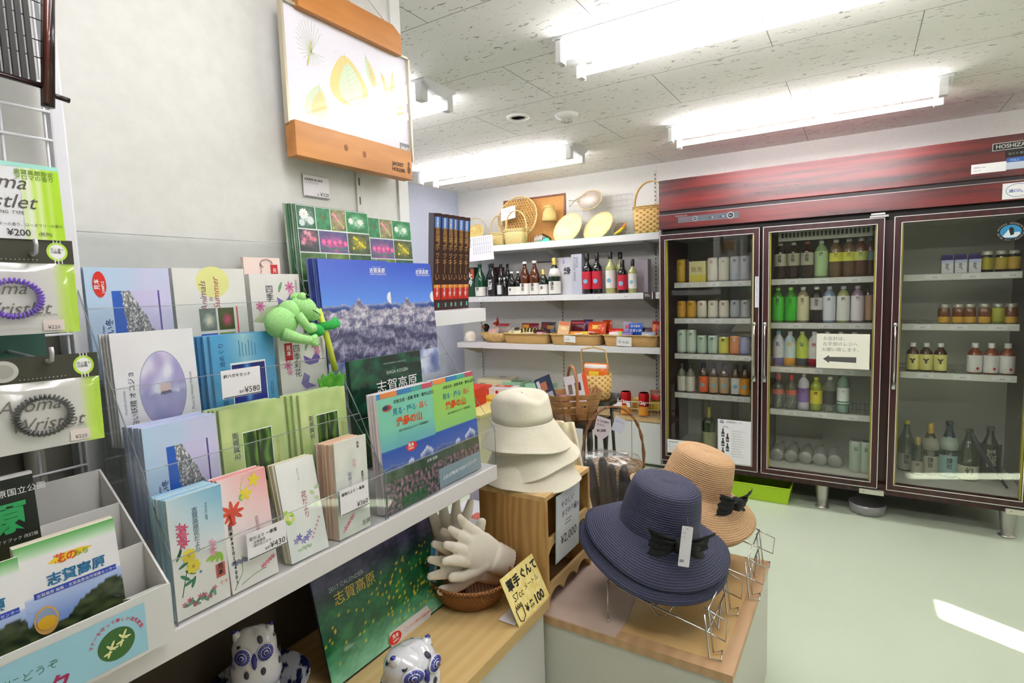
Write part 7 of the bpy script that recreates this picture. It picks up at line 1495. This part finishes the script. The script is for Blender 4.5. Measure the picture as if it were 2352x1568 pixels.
mb = MB(); T = fr_y(.548, FY - .0022, 1.618, 0); mb.rect(0, 0, .11, .072, WH, T, 0); bl = M('#4a62a8', .5)
mb.tube([(.055 + .042 * math.cos(a), .038 + .029 * math.sin(a), .0004) for a in [2 * PI * k / 40 for k in range(40)]], .0009, bl, 5, True, T); mb.text('減CO₂', .022, .030, .017, bl, T, .0005, bold=.02); F(mb, 'eco_sticker', 'white sticker with blue oval mark')
# paper notices on the doors
def door_paper(label, x0, z0, w, h, art, col='#f2f0e6', y=FY - .0155, rz=0., name='door_notice'):
    T = fr_y(x0, y, z0, 0) @ Matrix.Rotation(rz, 4, 'Z'); mb = MB(); slab(mb, T, w, h, .0008, M(col, .55)); art(mb, T, w, h); return mb.build(name, None, label, 'notice')
gy = M('#8f8f8c', .5); dg = M('#565656', .5)
def a1(mb, T, w, h):
    mb.text('お会計は、', w * .12, h * .82, h * .125, gy, T, .0005); mb.text('左手側のレジへ', w * .12, h * .66, h * .125, gy, T, .0005); mb.text('お願い致します。', w * .10, h * .50, h * .125, gy, T, .0005)
    mb.poly([(w * .13, h * .27), (w * .25, h * .38), (w * .25, h * .33), (w * .76, h * .34), (w * .76, h * .18), (w * .25, h * .20), (w * .25, h * .15)], dg, T, .0005)
door_paper('cream notice with a grey left-pointing arrow on the middle door', -.193, .802, .243, .186, a1, '#efeddf')
def a2(mb, T, w, h):
    mb.text('志賀高原ビール', w * .26, h * .93, .0125, INK, T, .0005); mb.text('山', w * .06, h * .92, .024, M('#2c3a6a', .5), T, .0005, bold=.03); mb.text('IPA', w * .16, h * .80, .022, M('#9a9aa2', .5), T, .0005)
    for k in range(5): 
        u = w * (.16 if k % 2 == 0 else .30); v = h * (.60 - .11 * k); c = M(['#3c4650', '#4a2c34', '#26323c', '#2c3a48', '#4a5058'][k], .5)
        mb.poly([(u - .009, v), (u + .009, v), (u + .009, v + .024), (u + .004, v + .034), (u + .004, v + .05), (u - .004, v + .05), (u - .004, v + .034), (u - .009, v + .024)], c, T, .0005); mb.rect(u - .008, v + .008, u + .008, v + .016, M('#b8b8bc', .5), T, .0007)
    for k in range(11): mb.text('志賀高原の自然が育てたビール'[: 14 - (k * 5) % 6], w * .42, h * (.74 - .058 * k), .0058, M('#8a8a90', .5), T, .0005)
door_paper('white beer list with small bottle pictures taped at the bottom right of the left door', -.705, .206, .185, .262, a2, '#f0eff4')
def a3(mb, T, w, h):
    mb.text('House IPA', w * .06, h * .78, .013, INK, T, .0005, bold=.02); mb.oval(w * .87, h * .62, .011, .018, M('#e0607a', .5), T, .0005)
    for k in range(4): mb.text('飲みごたえのあるホップの香り', w * .06, h * (.58 - .15 * k), .0065, M('#a0a0a8', .5), T, .0005)
door_paper('small white beer card with a pink drop at the bottom left of the left door', -1.010, .225, .178, .085, a3, '#f4f3f6')
T = fr_y(-.505, FY - .0155, 1.132, 0); mb = MB(); slab(mb, T, .020, .175, .0008, M('#dcdce4', .5)); mb.text('扉は静かに閉めてください', .010, .162, .0125, M('#9a9ab0', .5), T, .0005, vert=True, ax='C'); mb.build('door_label', None, 'narrow white vertical label on the left door frame', 'sticker')
T = fr_y(.585, FY - .0005, 1.47, 0); mb = MB(); mb.oval(0, 0, .052, .044, BLACK, T, 0, 40); mb.oval(0, 0, .038, .031, M('#2f8fc0', .4), T, .0003, 32); mb.poly([(-.028, -.020), (-.008, .010), (.004, -.004), (.030, -.002), (.034, -.012), (.02, -.026), (-.02, -.026)], M('#d8e4ec', .4), T, .0005)
mb.poly([(.0, -.018), (.012, -.012), (.010, .014), (.002, .022), (-.006, .016), (-.006, .004)], BLACK, T, .0007)
s = 'MOUNTAIN WINTER ICE WIND BREEZE '
for i, ch in enumerate(s): a = PI / 2 - 2 * PI * i / len(s); mb.text(ch, .0425 * math.cos(a), .0355 * math.sin(a), .009, M('#d8c8b8', .4), T, .0005, rot=a - PI / 2, ax='C')
mb.build('round_sticker', None, 'round black and blue emblem sticker on the right door glass', 'sticker')

# ------------------------------------------------------------------ drinks
Z = SHV
ORD = ['leftmost', 'second from left', 'third from left', 'fourth from left', 'fifth from left', 'sixth from left', 'seventh from left', 'eighth from left']
def row(di, si): return ['top', 'second', 'third', 'fourth', 'bottom'][si] + ' shelf, %s door' % DOORS[di][2]
D1 = [-.967, -.905, -.840, -.774, -.708, -.643, -.584]
for i, (x, b_, l_, tx, tc) in enumerate([(-.967, '#c9a43c', '#d9b440', 'ヱ', '#4a3a10'), (-.925, '#3a2030', '#4a2a3c', None, None), (-.777, '#e9e6dc', '#f1ece4', '生', '#b8303a'), (-.710, '#e4e2da', '#ece6dc', 'ラ', '#a8404a'), (-.644, '#c9cdd4', '#c4c8d0', '辛', '#1c1c24'), (-.587, '#bfc3cc', '#bcc0ca', '辛', '#1c1c24')]):
    can('tall beer can, %s on the %s' % (['gold one leftmost', 'narrow dark one second', 'white one in the middle', 'cream and red one', 'silver one left of the pair', 'silver one at the right end'][i], row(0, 0)), 'can', x, 3.60, Z[0][0] + .0005, .030 if i != 1 else .02, .146, b_, l_, (.06, .94), tx, tc, 'beer cans in the left refrigerator section')
carton('six_pack', 'yellow and white pack of cans on the top shelf behind the left door', 'drink pack', -.862, 3.62, Z[0][0] + .001, .10, .10, .128, '#e6dfa8', lambda mb, T, w, h: (mb.rect(0, 0, w, h * .35, M('#e2d45c', .4), T, .0004), mb.text('発泡', w * .1, h * .5, .035, M('#8a5a3c', .5), T, .0006)))
for i, x in enumerate(D1):
    s = [('#c8962c', '#d0a03c', '金', '#6a4a10')] * 2 + [('#d8d2c6', '#e2dcd0', '麦', '#8a3a2c')] * 3 + [('#a9adb4', '#b4b8c0', '辛', '#24242c')] * 2
    b_, l_, tx, tc = s[i]; can('%s short beer can, %s on the %s' % (['gold', 'gold', 'silver and red', 'silver and red', 'silver and red', 'grey', 'grey'][i], ORD[i], row(0, 1)), 'can', x, 3.60, Z[0][1] + .0005, .029, .108, b_, l_, (.08, .92), tx, tc, 'beer cans in the left refrigerator section')
for i, x in enumerate(D1):
    s = [('#d6ddd4', '#cfe0d6', '緑', '#2a6a4c', .15)] * 2 + [('#c6d2ca', '#bcd4c6', '緑', '#2a6a4c', .115)] * 2 + [('#d8d890', '#e6e070', '檸', '#4a6a2c', .108), ('#d8905c', '#e69a6c', '橙', '#f2e6d8', .115), ('#8a9ad8', '#9aa8e0', '葡', '#d8e04c', .108)]
    b_, l_, tx, tc, h = s[i]; can('%s, %s on the %s' % (['tall green and white can', 'tall green and white can', 'short green and white can', 'short green and white can', 'yellow citrus can', 'orange citrus can', 'blue can'][i], ORD[i], row(0, 2)), 'can', x, 3.60, Z[0][2] + .0005, .030, h, b_, l_, (.08, .92), tx, tc, 'beer cans in the left refrigerator section')
JB = liquid('#6a4a2c')
for i, x in enumerate([-.968, -.912, -.830, -.768, -.705, -.637, -.583]):
    lc = ['#d8d6cc', '#d8d6cc', '#e8622c', '#b8a07c', '#b8a07c', '#dfe2e4', '#e0962c'][i]
    o = bottle('craft_drink_bottle', '%s bottle, %s on the %s' % (['white-labelled small', 'white-labelled small', 'orange-labelled', 'brown round-label', 'tan round-label', 'white blue-dot label', 'amber-labelled'][i], ORD[i], row(0, 3)), 'bottle', x, 3.60, Z[0][3] + .0005, .0285, .185 if i > 1 else .175, JB if i not in (0, 1) else liquid('#9a9a88'), M(['#3a3a34', '#3a3a34', '#1c2a4a', '#1a2236', '#1a2236', '#23202a', '#23202a'][i], .4), 'small', M(lc, .45), (.04, .58), None, 'small drink bottles behind the left door')
    if i > 1: wl(o, .055, .0285)
bottle('champagne_bottle', 'green sparkling wine bottle with gold foil at the bottom of the left section', 'bottle', -.815, 3.68, .2065, .042, .272, liquid('#4a5a2c'), M('#c9c06c', .35, .4), 'wine', M('#b9bc8c', .5), (.05, .42), capz=.62)
# middle section
TEA, GRL, CLR = liquid('#3a1c12'), liquid('#4fae2c'), clear('clear_pet', '#e6ece6', .14, .05, .08)
CWH = M('#e8e8ea', .4)
s = [('#c9c6b4', TEA, '#b9b8a0', '烏龍'), ('#c9c6b4', TEA, '#b9b8a0', '烏龍'), ('#a8644c', TEA, '#b4b39c', '烏龍'), ('#e8e8ea', liquid('#a8c88c'), '#b4d4a0', '綾'), ('#e8e8ea', liquid('#8a6a44'), '#dcd84c', '茶'), ('#e8e8ea', liquid('#7a5a3c'), '#d8dc50', '茶'), ('#e8e8ea', liquid('#7a4a34'), '#c9d46c', '茶'), ('#7ab4cc', liquid('#6a4a3c'), '#7a9a9c', None)]
for i, x in enumerate([-.397, -.329, -.258, -.188, -.117, -.055, .0, .043]):
    cp, bd, lb, tx = s[i]; bottle('tea_bottle', '%s bottle, %s on the %s' % (['dark oolong tea', 'dark oolong tea', 'dark oolong tea with red-brown cap', 'pale green tea', 'yellow-labelled tea', 'yellow-labelled tea', 'yellow-green labelled tea', 'blue-capped tea'][i], ORD[i], row(1, 0)), 'bottle', x, 3.60 + (.03 if i == 7 else 0), Z[1][0] + .0005, .033 if i != 7 else .02, .205, bd, M(cp, .4), 'pet', M(lb, .45), (.36, .70) if i < 3 else ((.05, .72) if i == 3 else (.42, .66)), tx, 'drink bottles in the middle refrigerator section', tcol=INK, tsz=.022)
s = [('#8cd84c', GRL, '#4cc83c', 'お茶'), ('#8cd84c', GRL, '#3cc02c', 'お茶'), ('#e8e8ea', liquid('#c4b48c'), '#dcd8b0', '麦茶'), ('#e8e8ea', liquid('#140c0c'), '#c8c4c4', '珈琲'), ('#c4ccd8', liquid('#9ab4d8'), '#dfe4f0', '水'), ('#c4ccd8', liquid('#c8cc8c'), '#e6e8e4', '柚'), ('#d8c8c8', liquid('#b89ab8'), '#ece6ee', '葡'), ('#5a3c2c', TEA, '#d0a888', None)]
for i, x in enumerate([-.406, -.339, -.276, -.207, -.145, -.077, -.009, .04]):
    cp, bd, lb, tx = s[i]; bottle('tea_bottle', '%s bottle, %s on the %s' % (['bright green tea', 'bright green tea', 'beige barley tea', 'black coffee', 'pale blue water', 'yellow citrus water', 'lilac grape water', 'brown-labelled drink'][i], ORD[i], row(1, 1)), 'bottle', x, 3.60 + (.03 if i == 7 else 0), Z[1][1] + .0005, .032 if i != 7 else .022, .200, bd, M(cp, .4), 'pet', M(lb, .45), (.06, .74) if i not in (3,) else (.36, .70), tx, 'drink bottles in the middle refrigerator section', tcol=M('#2a3a34', .5), tsz=.022)
s = [('#8cc0d8', '#e4e4ec', '#3a5aa8', '乳'), ('#e8e8ea', '#cfe6ee', '#e8a83c', '桃'), ('#c8c88c', '#c8dc5c', '#3a5a6c', '青'), ('#e8e8ea', '#ece8ee', '#a8243c', '林'), ('#e8e8ea', '#e0e6ec', '#4a8a5c', None), ('#e8e8ea', '#e8e0d8', '#c8843c', None), ('#e8e8ea', '#dce8e0', '#3c8a9a', None)]
for i, x in enumerate([-.401, -.340, -.276, -.215, -.150, -.085, -.02]):
    cp, lb, l2, tx = s[i]; o = bottle('soft_drink_bottle', '%s bottle, %s on the %s' % (['white and blue milk drink', 'pale blue peach drink', 'lime green soda', 'white and red apple drink', 'green soft drink', 'orange soft drink', 'teal soft drink'][i], ORD[i], row(1, 2)), 'bottle', x, 3.60, Z[1][2] + .0005, .031, .20, M(lb, .35), M(cp, .4), 'pet', M(lb, .45), (.1, .72), tx, 'drink bottles in the middle refrigerator section', tcol=M(l2, .5), tsz=.026); MB().lathe([(.0318, .005), (.0322, .045), (.0315, .05)], M(l2, .45), 18).build('label_band', o)
s = [(None, '#c8584c', '#cf7468', CLR, .20), (None, '#d8483c', '#d06458', CLR, .20), ('葡', '#e4e2ea', '#8a6ab8', M('#d4cfe0', .3), .208), ('檸', '#e2e23c', '#e6d83c', liquid('#b8cc3c'), .19), ('炭', '#dcdad4', '#2c2a2c', CLR, .195), ('三', '#9ac8b4', '#e6ecf0', liquid('#9fc4b4'), .23)]
for i, x in enumerate([-.400, -.330, -.266, -.201, -.133, -.067]):
    tx, cp, lb, bd, h = s[i]; o = bottle('soda_bottle', '%s bottle, %s on the %s' % (['clear glass red-script', 'clear glass red-script', 'white and purple', 'yellow-capped lemon', 'clear with black oval label', 'pale green cider'][i], ORD[i], row(1, 3)), 'bottle', x, 3.60, Z[1][3] + .0005, .031, h, bd, M(cp, .4), 'wine' if i < 2 else 'pet', M(lb, .45), (.42, .56) if i < 2 else (.22, .62), tx, 'drink bottles in the middle refrigerator section', tsz=.022)
    if i == 5: MB().lathe([(.0318, .045), (.0318, .052)], M('#2a7a4c', .4), 18).lathe([(.0318, .060), (.0318, .067)], M('#2a7a4c', .4), 18).build('label_band', o)
for i, x in enumerate([.002, .05]): can('tall pale green and silver can, %s at the bottom of the middle section' % ['left', 'right'][i], 'can', x, 3.57 + .0 * i, .2065, .0335, .175, '#c0ccc4', '#b4c8b8', (.1, .9), '麦', '#4a6a4c', 'pale green cans at the bottom of the middle section')
DGL = clear('dull_green_glass', '#8aa08c', .16, .15, .35)
for i, x in enumerate([-.40, -.325, -.250, -.175, -.10]):
    o = MB().lathe([(0, 0), (.034, .0), (.037, .006), (.037, .15), (.03, .19), (.014, .22), (.014, .28), (0, .28)], DGL, 24, Matrix.Rotation(-PI / 2, 4, 'X')).build('lying_bottle', None, 'cloudy green bottle lying base-out at the bottom of the middle section, %s' % ORD[i], 'bottle', 'cloudy green bottles lying at the bottom'); o.location = (x, 3.58, .2435)
# right section
for i, x in enumerate([.372, .426, .481]):
    mb = MB(); w = .0235; mb.box(-w, w, -w, w, 0, .066, M('#e2e2ea', .4), bev=.001); mb.add([(-w, -w, .066), (w, -w, .066), (w, w, .066), (-w, w, .066), (-w, 0, .088), (w, 0, .088)], [(0, 1, 5, 4), (2, 3, 4, 5), (1, 2, 5), (3, 0, 4)], M('#3a2c7a', .4)); mb.box(-w, w, -.001, .001, .087, .094, M('#3a2c7a', .4))
    T = fr_y(-w, -w - .0002, 0, 0); mb.rect(0, .050, .047, .066, M('#b9c4e8', .4), T, .0002); mb.text('牛乳', .023, .035, .017, M('#4a4a5c', .5), T, .0004, vert=True, ax='C', bold=.03); o = mb.build('milk_carton', None, 'small purple-topped milk carton, %s on the top shelf behind the right door' % ['left', 'middle', 'right'][i], 'carton', 'milk cartons'); o.location = (x, 3.59, Z[2][0] + .0005)
for i, x in enumerate([.531, .585, .632]):
    bottle('jelly_jar', 'dark jar with yellow label, %s on the top shelf behind the right door' % ['left', 'middle', 'right'][i], 'jar', x, 3.60, Z[2][0] + .0005, .0255, .10, liquid('#1c141c'), M('#d0ccc4', .3, .3), 'jar', M(['#b8ac2c', '#c0a83c', '#c4a030'][i], .45), (.12, .70), None, 'dark jars behind the right door')
for i, x in enumerate([.370, .427, .473, .530, .582, .632]):
    bottle('juice_jar', '%s, %s on the second shelf behind the right door' % ('green coffee can' if i == 4 else 'amber jar with yellow base', ORD[i]), 'jar', x, 3.60, Z[2][1] + .0005, .0255, .095, liquid('#8a4a1c') if i != 4 else M('#7a8a2c', .4), M('#b8b4ac', .3, .5), 'jar', M('#d8ac3c' if i != 4 else '#a8a83c', .45), (.04, .36) if i != 4 else (.1, .8), None, 'amber jars behind the right door')
for i, x in enumerate([.245, .302, .362]):
    o = bottle('juice_bottle', 'apple juice bottle with yellow label, %s' % ['left', 'middle', 'right'][i], 'bottle', x, 3.60, Z[2][2] + .0005, .029, .145, liquid('#5a2014'), CWH, 'small', M('#e6e28c', .45), (.05, .62), None, 'yellow-labelled juice bottles', capz=.88)
    vs, fs = glyphs('Y', False, .08); mb = MB(); mb.add([(.0305 * math.sin((a - .35) * 1.1), -.0305 * math.cos((a - .35) * 1.1), .045 + b_ * .03) for a, b_ in vs], fs, M('#3a3434', .5)); mb.build('lettering', o)
for i, x in enumerate([.500, .564, .626]):
    o = bottle('juice_bottle', 'amber juice bottle with white label and red apple, %s' % ['left', 'middle', 'right'][i], 'bottle', x, 3.60, Z[2][2] + .0005, .031, .150, liquid('#a8481c'), CWH, 'small', M('#e6e4e6', .45), (.04, .62), None, 'white-labelled juice bottles', capz=.86)
    mb = MB(); mb.grid(lambda u, v: (.0322 * math.sin(.3 + .2 * v * math.cos(2 * PI * u)), -.0322 * math.cos(.3 + .2 * v * math.cos(2 * PI * u)), .027 + .007 * v * math.sin(2 * PI * u)), 12, 2, M('#c83028', .4)); mb.build('emblem', o)
zb = .2065
bottle('sake_bottle', 'tall green sake bottle at the bottom left behind the right door', 'bottle', .238, 3.72, zb, .040, .275, liquid('#3a4c30'), M('#c8c848', .4), 'sake', M('#b9b9a8', .5), (.03, .36), '縁喜', tz=.26)
bottle('sake_bottle', 'small gold-capped sake bottle beside the tall green one', 'bottle', .285, 3.66, zb, .028, .20, liquid('#3a4c30'), M('#c9b84c', .35, .3), 'sake', M('#b9b9a8', .5), (.04, .38), '縁', tz=.26, capz=.68)
bottle('sake_bottle', 'brown sake bottle with gold cap and slanted neck band', 'bottle', .343, 3.70, zb, .042, .275, liquid('#4a3624'), M('#c8a43c', .35, .3), 'sake', M('#bcb8a8', .5), (.03, .38), '縁喜', tz=.27, capz=.78, neck=M('#a8a498', .5))
bottle('sake_bottle', 'blue sake bottle with pale blue label', 'bottle', .424, 3.70, zb, .044, .295, liquid('#1c3c50'), M('#202a3a', .4), 'sake', M('#9cc4c8', .5), (.03, .40), '縁喜', tz=.27, neck=M('#a8b8b4', .5))
bottle('sake_bottle', 'olive green sake bottle with a yellow and white label', 'bottle', .503, 3.68, zb, .046, .265, liquid('#33442c'), M('#23281c', .4), 'sake', M('#c9ccb4', .5), (.02, .30), '幻', tz=.14, tsz=.04)
bottle('sake_bottle', 'near-black bottle with white brush strokes at the bottom right', 'bottle', .598, 3.74, zb, .048, .275, DK, CAPK, 'sake', M('#201c1a', .4), (.05, .7), '黒部', tcol=M('#c9c4b8', .5), tsz=.05, tz=.45)
mb = MB(); mb.tube([(.505, 3.60, zb + .265), (.53, 3.59, zb + .20), (.585, 3.58, zb + .10), (.645, 3.57, zb + .008)], .007, M('#241c3a', .3), 8, rs=[.006, .011, .009, .005]); mb.build('ribbon_strap', None, 'dark purple strap slanting down in front of the right bottles', 'strap')
# ------------------------------------------------------------------ on the floor under the refrigerator
LG = M('#a8cc1c', .4)
t = thing('plastic_tray', 'lime green plastic tray on the floor under the refrigerator', 'tray', (-.475, 3.56, .001)); mb = MB()
w, d, h = .165, .145, .095
mb.add([(-w * .92, -d * .9, 0), (w * .92, -d * .9, 0), (w * .92, d * .9, 0), (-w * .92, d * .9, 0), (-w, -d, h), (w, -d, h), (w, d, h), (-w, d, h), (-w * .96, -d * .95, h), (w * .96, -d * .95, h), (w * .96, d * .95, h), (-w * .96, d * .95, h), (-w * .88, -d * .86, .004), (w * .88, -d * .86, .004), (w * .88, d * .86, .004), (-w * .88, d * .86, .004)],
       [(3, 2, 1, 0), (0, 1, 5, 4), (1, 2, 6, 5), (2, 3, 7, 6), (3, 0, 4, 7), (4, 5, 9, 8), (5, 6, 10, 9), (6, 7, 11, 10), (7, 4, 8, 11), (8, 9, 13, 12), (9, 10, 14, 13), (10, 11, 15, 14), (11, 8, 12, 15), (12, 13, 14, 15)], LG); mb.build('body', t)
MB().tube([(-w, -d, h), (w, -d, h), (w, d, h), (-w, d, h)], .004, LG, 6, True).build('rim', t)
o = MB().lathe([(0, .0), (.075, 0), (.082, .004), (.088, .055), (.085, .055), (.078, .006), (0, .004)], clear('smoky_plastic', '#8a8d88', .14, .1, .3), 32).build('plastic_dish', None, 'round smoky clear plastic dish on the floor under the middle door', 'dish'); o.location = (.06, 3.52, .001)
bpy.context.view_layer.update()
